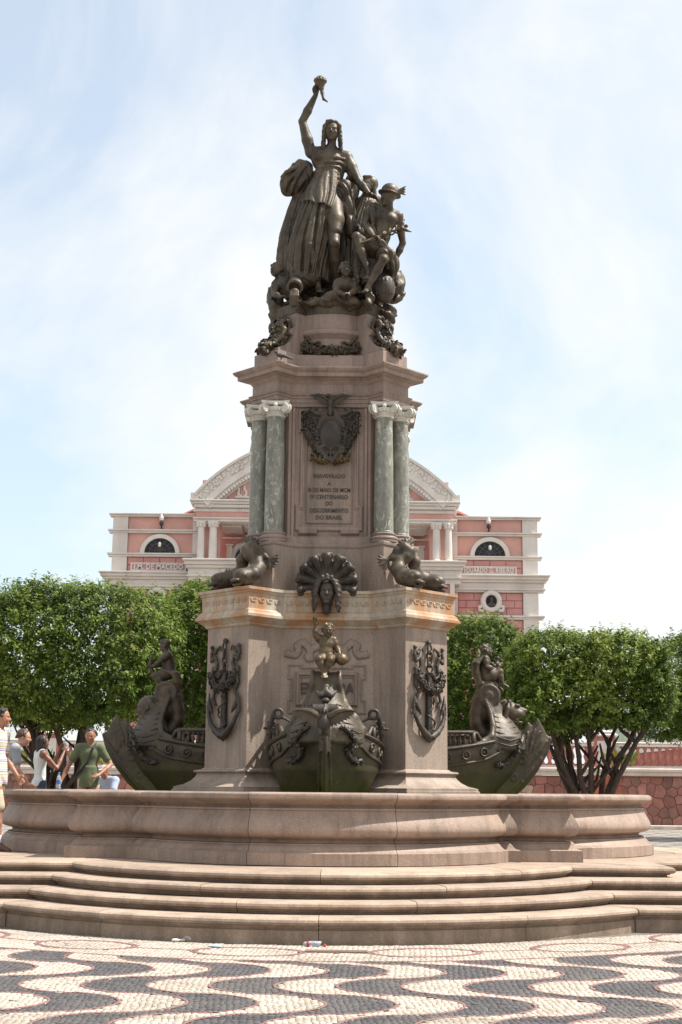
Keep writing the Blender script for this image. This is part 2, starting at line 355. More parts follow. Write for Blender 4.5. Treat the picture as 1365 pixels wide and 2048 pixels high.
def build_paving():
    st = .044; nx = int((PX1-PX0)/st); ny = int((PY1-PY0)/(st*.92))
    ii, jj = np.meshgrid(np.arange(nx+1), np.arange(ny+1), indexing='ij')
    gx = PX0+ii*st+RNG.uniform(-.30, .30, ii.shape)*st+st*1.6*np.sin(jj*.043+ii*.02)
    gy = PY0+jj*st*.92+RNG.uniform(-.30, .30, ii.shape)*st+st*2.2*np.sin(ii*.061+jj*.017)+st*.9*np.sin(ii*.19-jj*.05)
    A = np.stack([gx, gy], -1)
    q = np.stack([A[:-1, :-1], A[1:, :-1], A[1:, 1:], A[:-1, 1:]], 2).reshape(-1, 4, 2)
    c = q.mean(1); col, D = pattern(c[:, 0], c[:, 1]); col = np.where(col == 2, 1, col)
    # colour of stones cut by an outline follows the side they lie on
    f = WA*wavef(2*pi*(c[:, 1]-WY)/WL); uu = ((c[:, 0]-WX-f)/WP) % 1.0; col = np.where(D >= 1.2, np.where(uu < .49, 1, 0), 1)
    keep = (D > .03)
    keep &= ~((np.abs(c[:, 0]-MX+.01-.155) < .30) & (np.abs(c[:, 1]-12.47) < .075))         # drain slot
    keep &= RNG.uniform(0, 1, len(c)) > .010
    # outlines: rows of little red setts
    cell = .02; occ = set(); rq = []
    for P, kind in outline_curves():
        d = np.r_[0, np.cumsum(np.hypot(*np.diff(P, axis=0).T))]; n = max(3, int(d[-1]/.034)); s_ = np.linspace(0, d[-1], n); X = np.interp(s_, d, P[:, 0]); Y = np.interp(s_, d, P[:, 1])
        DD = pattern(X, Y)[1]; t = np.stack([np.gradient(X), np.gradient(Y)], 1); t /= np.linalg.norm(t, axis=1)[:, None]+1e-9; w = np.stack([-t[:, 1], t[:, 0]], 1)*(.0115 if kind == 'wave' else .014)
        for i in range(n-1):
            if kind == 'wave' and DD[i] < 1.22: continue
            if kind != 'wave' and DD[i] < .04: continue
            if not (PX0 < X[i] < PX1 and PY0 < Y[i] < PY1): continue
            a = np.array((X[i], Y[i])); b = np.array((X[i+1], Y[i+1])); rq.append([a-w[i], b-w[i+1], b+w[i+1], a+w[i]]); occ.add((int(X[i]/cell), int(Y[i]/cell))); m_ = (a+b)/2; occ.add((int(m_[0]/cell), int(m_[1]/cell)))
    ci = np.floor(c/cell).astype(int); ci = np.trunc(c/cell).astype(int); keep &= np.array([(x, y) not in occ for x, y in ci])
    q = np.concatenate([q[keep], np.array(rq)]); col = np.concatenate([col[keep], np.full(len(rq), 2)]); c = q.mean(1)
    n = len(q); isr = col == 2; gap = np.where(isr, .93, RNG.uniform(.91, .98, n))
    b = c[:, None]+(q-c[:, None])*gap[:, None, None]; t = c[:, None]+(q-c[:, None])*(gap-.07)[:, None, None]
    z1 = .0125+RNG.uniform(-.0012, .0012, n)+isr*.0035; tilt = RNG.uniform(-.025, .025, (n, 2))
    def lay(a, z): return np.concatenate([a, np.broadcast_to(z[:, None, None] if z.ndim == 1 else z[..., None], a.shape[:2]+(1,))], -1)
    zt = z1[:, None]+np.einsum('nij,nj->ni', t-c[:, None], tilt)
    R = np.concatenate([lay(b, z1-.004), lay(t, zt)], 1)                            # n,8,3
    fl = np.array([(i, (i+1) % 4, (i+1) % 4+4, i+4) for i in range(4)]+[(4, 5, 6, 7)])
    mats = [M['stone_black'], M['stone_white'], M['stone_red']]
    # the 300 that show largest: nearest rows inside the picture
    vis = (np.abs(c[:, 0]) < (682/FPX)*c[:, 1]*.97) & (c[:, 1] > 8.86) & ~isr
    order = np.argsort(np.where(vis, c[:, 1], 1e6))[:300]; near = np.zeros(n, bool); near[order] = True
    for i in order:
        me = fast_mesh('paving_stone', R[i]-np.array([c[i, 0], c[i, 1], 0]), fl, False)
        ob('paving_stone', me, mats[col[i]], pave, (c[i, 0], c[i, 1], 0))
    r = R[~near]; m = len(r); cc = col[~near]
    me = fast_mesh('paving_stones', r.reshape(-1, 3), (fl[None]+8*np.arange(m)[:, None, None]).reshape(-1, 4), False)
    for k in mats: me.materials.append(k)
    me.polygons.foreach_set('material_index', np.repeat(cc, len(fl)).astype(np.int32))
    at_ = me.attributes.new('tone', 'FLOAT', 'FACE'); at_.data.foreach_set('value', np.repeat(RNG.uniform(0, 1, m), len(fl)).astype(np.float32))
    tag(ob('paving_stones', me, None, pave), kind='stuff')
build_paving()

# ================================================================= steps and basin
def arc_pts(c, R, yy, n, ua=0.0, ub=1.0, bul=None):
    a = math.acos(max(-1, min(1, (yy-c)/R))); return [(R*sin(a*(2*t-1)), -c-R*cos(a*(2*t-1))) for t in np.linspace(ua, ub, n)]
def rot4(p, k):
    for _ in range(k % 4): p = (-p[1], p[0])
    return p
def sweep(paths, zs, name, mat, parent, ang=35, loc=(0, 0, 0)):
    """paths[j] = plan points at profile point j (all the same length), zs[j] = its height; closed profile"""
    m = len(paths); n = len(paths[0])
    rings = [[(paths[j][i][0], paths[j][i][1], zs[j]) for j in range(m)] for i in range(n)]
    b = MB().loft(rings, True, True); o = b.build(name, mat, parent, False, loc); finish(o, ang); return o

fount = empty('stepped_platform', (MX, MY, 0), label='four broad pink granite steps curving round the fountain basin', cat='steps')
nose = lambda zt: [(-.9, zt), (-.06, zt), (-.030, zt-.003), (-.008, zt-.016), (0, zt-.037), (-.008, zt-.058), (-.030, zt-.070), (-.055, zt-.073), (-.055, zt-.084), (-.082, zt-.087)]
STEP = [(.572, 3.88, 5.63, 2.75, [.5, .83]), (.462, 4.34, 5.99, 2.88, [.33, .68]), (.350, 4.80, 6.35, 3.02, [.39, .63]), (.240, 5.26, 6.71, 3.17, [.2, .5, .78])]
def build_steps():
    for i, (zt, s, Lf, xj, cuts) in enumerate(STEP):
        sag = Lf-s; R = (xj*xj+sag*sag)/(2*sag); c = Lf-R
        zb = STEP[i+1][0]+.004 if i < 3 else .0
        pr = nose(zt)+[(-.084, zb), (-.9, zb)]
        if i == 3: pr = nose(zt)+[(-.082, .135), (-.062, .130), (-.060, 0.0), (-.9, 0.0)]
        for k in range(4):
            us = [0]+cuts+[1]
            for a, b in zip(us[:-1], us[1:]):
                g0 = .0004
                # the tread (inner edge) meets along mitres too
                P = [[rot4(p, k) for p in arc_pts(c, R+o, s+o, 14, a+(g0 if a else 0.002), b-(g0 if b < 1 else .002))] for o, z in pr]
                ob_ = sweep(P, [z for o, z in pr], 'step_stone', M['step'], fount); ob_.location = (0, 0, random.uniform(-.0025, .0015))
            # corner stones: from the lobe to the corner and round to the next lobe
            P1 = []; P2 = []
            for o, z in pr:
                e = s+o; xr = (R+o)*sin(math.acos((e-c)/(R+o)))
                P1.append([rot4(p, k) for p in ((xr+.004, -e), ((xr+e)/2, -e), (e-.0015, -e+.0015 if o > -.5 else -e))])
                P2.append([rot4(p, k) for p in ((e, -e+.002), (e, -(xr+e)/2), (e, -xr-.004))])
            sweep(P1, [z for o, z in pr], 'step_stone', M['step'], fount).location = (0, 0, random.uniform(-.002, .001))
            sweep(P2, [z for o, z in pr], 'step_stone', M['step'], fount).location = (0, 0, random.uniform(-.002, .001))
    # paving of the platform inside the top step
    b = MB().add([(-4.9, -4.9, .564), (4.9, -4.9, .564), (4.9, 4.9, .564), (-4.9, 4.9, .564)], [(0, 1, 2, 3)])
    # (an octagonal slab kept inside the step outline)
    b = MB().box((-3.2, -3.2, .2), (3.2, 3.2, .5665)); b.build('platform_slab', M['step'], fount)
    for k in range(4):
        pts = [rot4(p, k) for p in [(-2.2, -3.202)]+arc_pts(2.05, 2.85, 3.2, 18)+[(2.2, -3.202)]]
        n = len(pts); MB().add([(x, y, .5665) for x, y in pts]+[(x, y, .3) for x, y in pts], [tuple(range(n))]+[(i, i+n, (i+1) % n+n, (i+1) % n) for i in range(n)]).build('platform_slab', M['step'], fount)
build_steps()

basin = empty('fountain_basin', (MX, MY, .572), label='lobed pink granite fountain basin wall with rounded rim on the steps', cat='fountain')
def build_basin():
    s, Lf, xs, ys, c, R = 3.01, 4.44, 2.275, 3.13, 2.05, 2.387
    zr = lambda z: z-.572
    pr = [(-.46, .58), (0, .574), (0, .700), (-.012, .708), (-.05, .716), (-.075, .740), (-.098, .772), (-.125, .786), (-.128, .796), (-.175, .806), (-.195, .835),
          (-.140, .858), (-.075, .872), (-.045, .893), (-.030, .925), (-.030, .955), (-.045, 1.0), (-.075, 1.055), (-.105, 1.105), (-.125, 1.143), (-.128, 1.150), (-.112, 1.153), (-.110, 1.170), (-.150, 1.174), (-.165, 1.190), (-.145, 1.215), (-.100, 1.236), (-.075, 1.247), (-.060, 1.252),
          (-.030, 1.258), (-.012, 1.275), (-.008, 1.300), (-.018, 1.322), (-.045, 1.336), (-.08, 1.340), (-.36, 1.340), (-.46, 1.30)]
    zs = [zr(z) for o, z in pr]
    cut = [0, .5-.5*19.8/63.2, .5+.5*19.8/63.2, 1]
    for k in range(4):
        for j in range(3):
            a, b = cut[j], cut[j+1]; P = []
            for o, z in pr:
                oo = max(o, -.46); arc = arc_pts(c, R+oo, ys+oo, 16, a+(.0006 if j else 0), b-(.0006 if j < 2 else 0))
                xo = xs+oo
                if j == 0: pts = [(-xo, -(s+oo)+.03), (-xo, -(ys+oo))]+[(arc[0][0]-.0008, arc[0][1])]+arc
                elif j == 2: pts = arc+[(arc[-1][0]+.0008, arc[-1][1]), (xo, -(ys+oo)), (xo, -(s+oo)+.03)]
                else: pts = arc
                P.append([rot4(p, k) for p in pts])
            o_ = sweep(P, zs, 'basin_block', M['granite'], basin)
            if j == 1: o_.location = (0, 0, .002)
        P = []
        for o, z in pr:
            e = s+o; xo = xs+o-.03
            P.append([rot4(p, k) for p in ((xo, -e), (e, -e), (e, -xo))])
        sweep(P, zs, 'basin_block', M['granite'], basin)
build_basin()
def mat_water():
    m, nt, P, N, L = newmat('fountain_water'); P.inputs['Base Color'].default_value = (.03, .045, .02, 1); P.inputs['Roughness'].default_value = .08
    g = worldpos(N); L(bumpn(N, L, noise(N, L, g, 6, 3).outputs['Fac'], .2, .02), P.inputs['Normal']); return m
M['water'] = mat_water()
wpts = []
for k in range(4): wpts += [rot4(p, k) for p in [(-2.7, -2.7), (-1.9, -2.8)]+arc_pts(2.05, 2.15, 2.9, 14)+[(1.9, -2.8)]]
tag(MB().add([(x, y, 1.08) for x, y in wpts], [tuple(range(len(wpts)))]).build('basin_water', M['water'], loc=(MX, MY, 0)), kind='structure')

# ================================================================= pedestal
ped = empty('monument_pedestal', (MX, MY, .6), label='tall pink granite monument pedestal with corner piers, green columns and inscription', cat='monument')
PZ = .6
def plan(a, e, w):
    """front panel at distance a, four diagonal piers ending at distance e with half width w"""
    pts = []; r2 = sqrt(2)
    for k in range(4):
        q = [(a-r2*w, -a), ((e-w)/r2, -(e+w)/r2), ((e+w)/r2, -(e-w)/r2), (a, -(a-r2*w))]
        pts += [rot4(p, k) for p in q]
    return pts
def stage(name, mat, prof, a, e, w, ang=30, ops=(1, 1, 1)):
    """prof: [(offset, z)] from bottom to top"""
    rings = []
    for o, z in prof:
        rings.append([(x, y, z-PZ) for x, y in plan(a+o*ops[0], e+o*ops[1], w+o*ops[2])])
    b = MB().loft(rings, True, True); ob_ = b.build(name, mat, ped); finish(ob_, ang); return ob_
def zz(row, d, x=655): return float(mp(x, row, d)[2])
A_ = (1.19, 1.847, .41)
stage('base_moulding', M['dado'], [(.30, .9), (.30, 1.36), (.285, 1.365), (.285, 1.395), (.265, 1.40), (.19, 1.425), (.125, 1.47), (.085, 1.52), (.07, 1.558), (.075, 1.568), (.095, 1.575), (.105, 1.59), (.095, 1.606), (.06, 1.612), (.03, 1.618), (.012, 1.635), (-.05, 1.638)], *A_)
stage('lower_dado', M['dado'], [(0, 1.632), (0, 3.46)], *A_)
stage('cornice', M['frieze'], [(-.05, 3.455), (.012, 3.457), (.03, 3.475), (.034, 3.49), (.048, 3.50), (.075, 3.525), (.115, 3.555), (.130, 3.565), (.130, 3.60), (.118, 3.604), (.105, 3.625), (.10, 3.65), (.088, 3.654), (.075, 3.67), (.062, 3.675), (.062, 3.72), (.066, 3.87), (.082, 3.885), (.088, 3.905), (.108, 3.918), (.108, 3.955), (-.25, 3.985)], *A_)
B_ = (.918, 1.385, .336)
stage('middle_die', M['dado'], [(.015, 3.95), (.015, 3.99), (0, 4.0), (0, 4.60)], *B_)
stage('column_plinth', M['upper'], [(-.2, 4.595), (.012, 4.598), (.016, 4.612), (.016, 4.640), (.004, 4.652), (-.25, 4.655)], *B_)
C_ = (.845, 1.035, .235)
stage('shaft_core', M['upper'], [(.06, 4.645), (.06, 4.74), (.03, 4.765), (0, 4.785), (0, 6.60)], *C_)
F_ = (.885, 1.288, .253)
stage('architrave', M['upper'], [(-.15, 6.585), (.0, 6.587), (.0, 6.640), (.010, 6.643), (.010, 6.700), (.022, 6.703), (.022, 6.730), (.040, 6.745), (.046, 6.762), (-.1, 6.768)], *F_)
stage('upper_frieze', M['upper'], [(.002, 6.76), (.002, 6.92)], *F_)
stage('upper_cornice', M['upper'], [(-.1, 6.915), (.010, 6.917), (.018, 6.935), (.045, 6.955), (.052, 6.968), (.075, 6.972), (.085, 6.985), (.150, 6.99), (.155, 7.0), (.155, 7.045), (.165, 7.050), (.185, 7.066), (.205, 7.095), (.205, 7.112), (.19, 7.118), (-.2, 7.16)], *F_)
D_ = (.80, 1.275, .247)
stage('blocking_course', M['upper'], [(-.02, 7.13), (0, 7.14), (0, 7.365), (-.03, 7.378), (-.2, 7.38)], *D_)
# drum with four diagonal consoles
b = MB().lathe([(.70, 7.37), (.735, 7.372), (.735, 7.42), (.72, 7.43), (.715, 7.64), (.735, 7.66), (.755, 7.68), (.79, 7.70), (.80, 7.73), (.79, 7.76), (.755, 7.775), (.735, 7.785), (.735, 8.03), (.71, 8.04)], 64, (0, 0, -PZ)); finish(b.build('drum', M['upper'], ped), 30)
b = MB().lathe([(.70, 8.0), (.745, 8.005), (.752, 8.08), (.745, 8.17), (.70, 8.18)], 64, (0, 0, -PZ)); finish(b.build('bronze_band', M['bronze'], ped), 30)
for k in range(4):
    # console: a side profile along the diagonal given thickness
    pf = [(.5, 7.372), (1.22, 7.376), (1.235, 7.40), (1.20, 7.43), (1.10, 7.47), (1.02, 7.53), (.965, 7.60), (.945, 7.66), (.985, 7.675), (1.0, 7.70), (.995, 7.735), (.96, 7.76), (.925, 7.775), (.905, 7.80), (.90, 8.0), (.5, 8.0)]
    V = []; h = .19; n = len(pf)
    for sgn in (-1, 1):
        for u, z in pf: V.append((u, sgn*h, z-PZ))
    Fc = [tuple(range(n)), tuple(reversed(range(n, 2*n)))]+[(i, i+n, (i+1) % n+n, (i+1) % n) for i in range(n)]
    o_ = MB().add(V, Fc).build('console', M['upper'], ped); o_.rotation_euler = (0, 0, -pi/4+k*pi/2); finish(o_, 25)
    o_ = MB().box((.5, -.195, 8.002-PZ), (.91, .195, 8.15-PZ)).build('bronze_band_end', M['bronze'], ped); o_.rotation_euler = (0, 0, -pi/4+k*pi/2)
# side ledges at architrave height on the two flanks
for s in (-1, 1):
    b = MB()
    for hw, x1, z0, z1 in ((.30, 1.12, 6.50, 6.56), (.34, 1.17, 6.56, 6.62), (.38, 1.225, 6.62, 6.665)):
        b.box((min(s*.8, s*x1), -hw, z0-PZ), (max(s*.8, s*x1), hw, z1-PZ))
    b.build('side_ledge', M['upper'], ped)

# columns
def capital_mesh():
    b = MB(); R = .125
    b.lathe([(R*.92, 0), (R*1.08, .01), (R*1.10, .022), (R*.98, .032), (R*.98, .05), (R*1.1, .075), (R*1.34, .098), (R*1.42, .115), (R*1.42, .13)], 24)
    a = .185; b.loft([[(x*a*k, y*a*k, z) for x, y in ((-1, -1), (-.5, -.86), (0, -.80), (.5, -.86), (1, -1), (.86, -.5), (.80, 0), (.86, .5), (1, 1), (.5, .86), (0, .80), (-.5, .86), (-1, 1), (-.86, .5), (-.8, 0), (-.86, -.5))] for k, z in ((.94, .165), (1.0, .175), (1.04, .195), (1.04, .212))])
    # corner volutes: spirals standing on the four diagonals
    for q in range(4):
        th = pi/4+q*pi/2; d = np.array((cos(th), sin(th), 0)); t = np.array((-sin(th), cos(th), 0)); c0 = d*.205+np.array((0, 0, .108))
        sp = []; rad = []
        for i in range(26):
            an = pi*.5-i*.52; r = .064*(1-i/27.0); sp.append(c0+d*r*cos(an)*1.0+np.array((0, 0, r*sin(an)))); rad.append(.019*(1-.45*i/26))
        for sg in (-1, 1): b.tube([p+t*sg*.026 for p in sp], rad, 6)
        b.tube([c0-t*.035, c0+t*.035], .045, 12)
        b.tube([d*.06+np.array((0, 0, .155)), d*.15+np.array((0, 0, .172)), c0+np.array((0, 0, .062))], [.03, .03, .022], 6)
    for q in range(4):
        th = q*pi/2; d = np.array((cos(th), sin(th), 0)); b.add(*ico(d*.155+np.array((0, 0, .155)), (.032, .032, .034))); b.add(*ico(d*.150+np.array((0, 0, .095)), (.028, .028, .022)))
        for e in (-.32, .32):
            dd = np.array((cos(th+e), sin(th+e), 0)); b.add(*ico(dd*.150+np.array((0, 0, .092)), (.022, .022, .02)))
    return b.me('capital', True)
def ico(c, r, n=8, m=5):
    V = []; F = []
    for i in range(m+1):
        ph = -pi/2+pi*i/m
        for k in range(n):
            a = 2*pi*k/n; V.append((c[0]+r[0]*cos(ph)*cos(a), c[1]+r[1]*cos(ph)*sin(a), c[2]+r[2]*sin(ph)))
    for i in range(m):
        for k in range(n): F.append((i*n+k, i*n+(k+1) % n, (i+1)*n+(k+1) % n, (i+1)*n+k))
    return V, F
CAPM = capital_mesh(); finish(CAPM, 50, True)
SHM = MB().lathe([(.142, 0), (.142, .02), (.134, .03), (.1335, .2), (.132, .55), (.128, 1.0), (.121, 1.45), (.118, 1.585), (.126, 1.592), (.126, 1.61)], 32).me('shaft'); finish(SHM, 30)
BSM = MB().lathe([(.195, 0), (.195, .028), (.188, .032), (.198, .045), (.198, .062), (.184, .078), (.165, .082), (.160, .098), (.170, .106), (.172, .118), (.160, .130), (.146, .134)], 32).me('base'); finish(BSM, 35)
EC, WC = 1.215, .158
def build_columns():
    for k in range(4):
        for sg in (1, -1):
            x, y = rot4(((EC-sg*WC)/sqrt(2), -(EC+sg*WC)/sqrt(2)), k)
            c = empty('column', (x, y, 4.655-PZ)); c.parent = ped; c.rotation_euler = (0, 0, k*pi/2+pi/4)
            MB().box((-.205, -.158, -.004), (.205, .158, .03)).build('plinth_block', M['capital'], c) if sg == 5 else None
            ob('base', BSM, M['upper'], c); ob('shaft', SHM, M['marble'], c, (0, 0, .130)); ob('capital', CAPM, M['capital'], c, (0, 0, 1.738), (0, 0, pi/4))
build_columns()

# frames and panels on the front faces
def frame_mould(pts, y0, w, dep, name, mat, parent):
    """mitred picture-frame moulding following a closed outline (x,z), on the plane y=y0"""
    n = len(pts); P = [np.array(p, float) for p in pts]; rings = []
    prof = [(0, 0), (0, dep*.6), (w*.25, dep), (w*.55, dep), (w*.7, dep*.55), (w, dep*.4), (w, 0)]
    area = sum(P[i][0]*P[(i+1) % n][1]-P[(i+1) % n][0]*P[i][1] for i in range(n)); sg = 1 if area > 0 else -1
    for i in range(n):
        a = P[i]-P[i-1]; b_ = P[(i+1) % n]-P[i]; a /= np.linalg.norm(a); b_ /= np.linalg.norm(b_)
        na = np.array((-a[1], a[0]))*sg; nb = np.array((-b_[1], b_[0]))*sg; m = na+nb; m /= max(.2, np.dot(m, na))
        rings.append([(P[i][0]+m[0]*t, y0-h, P[i][1]+m[1]*t) for t, h in prof])
    rings.append(rings[0]); o_ = MB().loft(rings, True, False).build(name, mat, parent); finish(o_, 30); return o_
def text_mesh(s, size, ext, sx=1.0, bold=0.0, spacing=1.0):
    cu = bpy.data.curves.new('text', 'FONT'); cu.body = s; cu.align_x = 'CENTER'; cu.align_y = 'CENTER'; cu.size = size; cu.extrude = ext; cu.offset = bold; cu.resolution_u = 3; cu.space_character = spacing
    o_ = bpy.data.objects.new('text', cu); COL.objects.link(o_); dg = bpy.context.evaluated_depsgraph_get(); me = bpy.data.meshes.new_from_object(o_.evaluated_get(dg)); bpy.data.objects.remove(o_); bpy.data.curves.remove(cu)
    me.transform(Matrix.Diagonal((sx, 1, 1, 1))); return me
def put_text(name, s, size, c, mat, parent, ext=.006, sx=1.0, bold=0.0, spacing=1.0):
    me = text_mesh(s, size, ext, sx, bold, spacing); o_ = ob(name, me, mat, parent, c, (pi/2, 0, 0)); return o_
def build_panels():
    zt, zb = 6.555-PZ, 4.84-PZ; y = -.845
    # pilaster strips either side of the inscription field
    for s in (-1, 1):
        MB().box((s*.50-.022, y-.03, 4.75-PZ), (s*.50+.022, y+.1, 6.587-PZ), .008).build('side_strip', M['upper'], ped)
    X1, X2 = .46, .405
    out = [(-X1, zb), (X1, zb), (X1, zb+.36), (X2, zb+.36), (X2, zt-.33), (X2+.03, zt-.33), (X2+.03, zt), (-X2-.03, zt), (-X2-.03, zt-.33), (-X2, zt-.33), (-X2, zb+.36), (-X1, zb+.36)]
    frame_mould(out, y, .055, .038, 'panel_frame', M['upper'], ped)
    inn = [(-.325, zb+.10), (.325, zb+.10), (.325, zt-.07), (-.325, zt-.07)]
    frame_mould(inn, y, .025, .022, 'inner_frame', M['upper'], ped)
    MB().box((-.30, y-.007, zb+.125), (.30, y+.05, zt-.095)).build('inscription_slab', M['dado'], ped)
    for s in (-1, 1): MB().box((s*.29-.13, y-.055, zb-.045), (s*.29+.13, y+.05, zb+.012), .012).build('panel_foot', M['upper'], ped)
    rows = [('INAVGVRADO', 953, 64, .082), ('A', 968, 8, .07), ('III DE MAIO DE MCM', 980.5, 86, .08), ('IV CENTENARIO', 994.5, 76, .08), ('DO', 1007.5, 14, .08), ('DESCOBRIMENTO', 1021.5, 78, .08), ('DO BRASIL', 1035.5, 54, .08)]
    for s, row, wpx, sz in rows:
        p = mp(661, row, .853); me = text_mesh(s, sz, .004, 1, .0012); w = max(v.co.x for v in me.vertices)-min(v.co.x for v in me.vertices)
        me.transform(Matrix.Diagonal((wpx*.00675/w, 1, 1, 1))); ob('inscription', me, M['letter'], ped, (0.0, -.856, p[2]-PZ), (pi/2, 0, 0))
    # EUROPA cartouche on the lower dado
    y = -1.19; zc = 2.63-PZ
    def R_(x0, z0, x1, z1): return [(x0, z0), (x1, z0), (x1, z1), (x0, z1)]
    z0, z1 = float(mp(655, 1428, 1.19)[2])-PZ, float(mp(655, 1329, 1.19)[2])-PZ
    XO = .515
    out = [(-XO, z0), (XO, z0), (XO, z0+.19), (XO-.04, z0+.19), (XO-.04, z1-.2), (XO, z1-.2), (XO, z1), (XO-.19, z1), (XO-.19, z1-.035), (-XO+.19, z1-.035), (-XO+.19, z1), (-XO, z1), (-XO, z1-.2), (-XO+.04, z1-.2), (-XO+.04, z0+.19), (-XO, z0+.19)]
    frame_mould(out, y, .03, .02, 'cartouche_outer_frame', M['dado'], ped)
    frame_mould(R_(-.41, z0+.10, .41, z1-.10), y, .075, .055, 'cartouche_frame', M['dado'], ped)
    MB().box((-.345, y-.006, z0+.165), (.345, y+.02, z1-.165)).build('cartouche_slab', M['dado'], ped)
    put_text('inscription', 'EUROPA', .20, (0, y-.016, (z0+z1)/2), M['letter'], ped, .010, .95, .006, 1.02)
    # stone ribbon above the cartouche
    for s in (-1, 1):
        b = MB(); pts = []
        for x_, row in ((652+8, 1300), (672, 1292), (686, 1300), (694, 1316), (688, 1322), (690, 1300), (703, 1285), (715, 1292), (712, 1302), (718, 1312), (730, 1310), (742, 1307)):
            p = mp(x_, row, 1.19); pts.append((s*(p[0]+.0), y-.02, p[2]-PZ))
        q = []
        for i in range(len(pts)-1):
            for t in (0, .33, .66): q.append(tuple(np.array(pts[i])*(1-t)+np.array(pts[i+1])*t))
        b.tube(q, .05, 8); V = [(x, y-.012+(yy-(y-.02))*.45, z) for x, yy, z in b.V]; b.V = V
        b.build('stone_ribbon', M['dado'], ped, True)
    # wave scroll band on the cornice, carved as raised spirals; every face of the plan
    P = plan(1.19+.064, 1.847+.064, .41+.064)
    bs = MB()
    for n_ in range(22):
        pass
    sp = []; rr = []
    for i in range(22):
        an = -2.3+i*.42; r = .036*(1-i/23.); sp.append((r*cos(an), 0, r*sin(an))); rr.append(.0085*(1-.4*i/22))
    tail = [(-.075, 0, .018), (-.058, 0, -.020), (-.04, 0, -.034)]
    bs.tube(tail+sp, [.004, .008, .0085]+rr, 5); SCR = bs.me('scroll', True)
    m = len(P)
    for i in range(m):
        a = np.array(P[i]); b_ = np.array(P[(i+1) % m]); d = b_-a; ln = np.linalg.norm(d)
        mid = (a+b_)/2
        nrm = np.array((d[1], -d[0]))/ln
        if nrm[1] > -.3: continue                        # only the faces turned to the square in front
        cnt = max(1, int(round((ln-.06)/.125)))
        for j in range(cnt):
            p = a+d*((j+.62)/cnt*(ln-.05)/ln+.02)+nrm*.002
            ob('wave_scroll', SCR, M['frieze'], ped, (p[0], p[1], 3.795-PZ), (0, 0, atan2(d[1], d[0])))
build_panels()
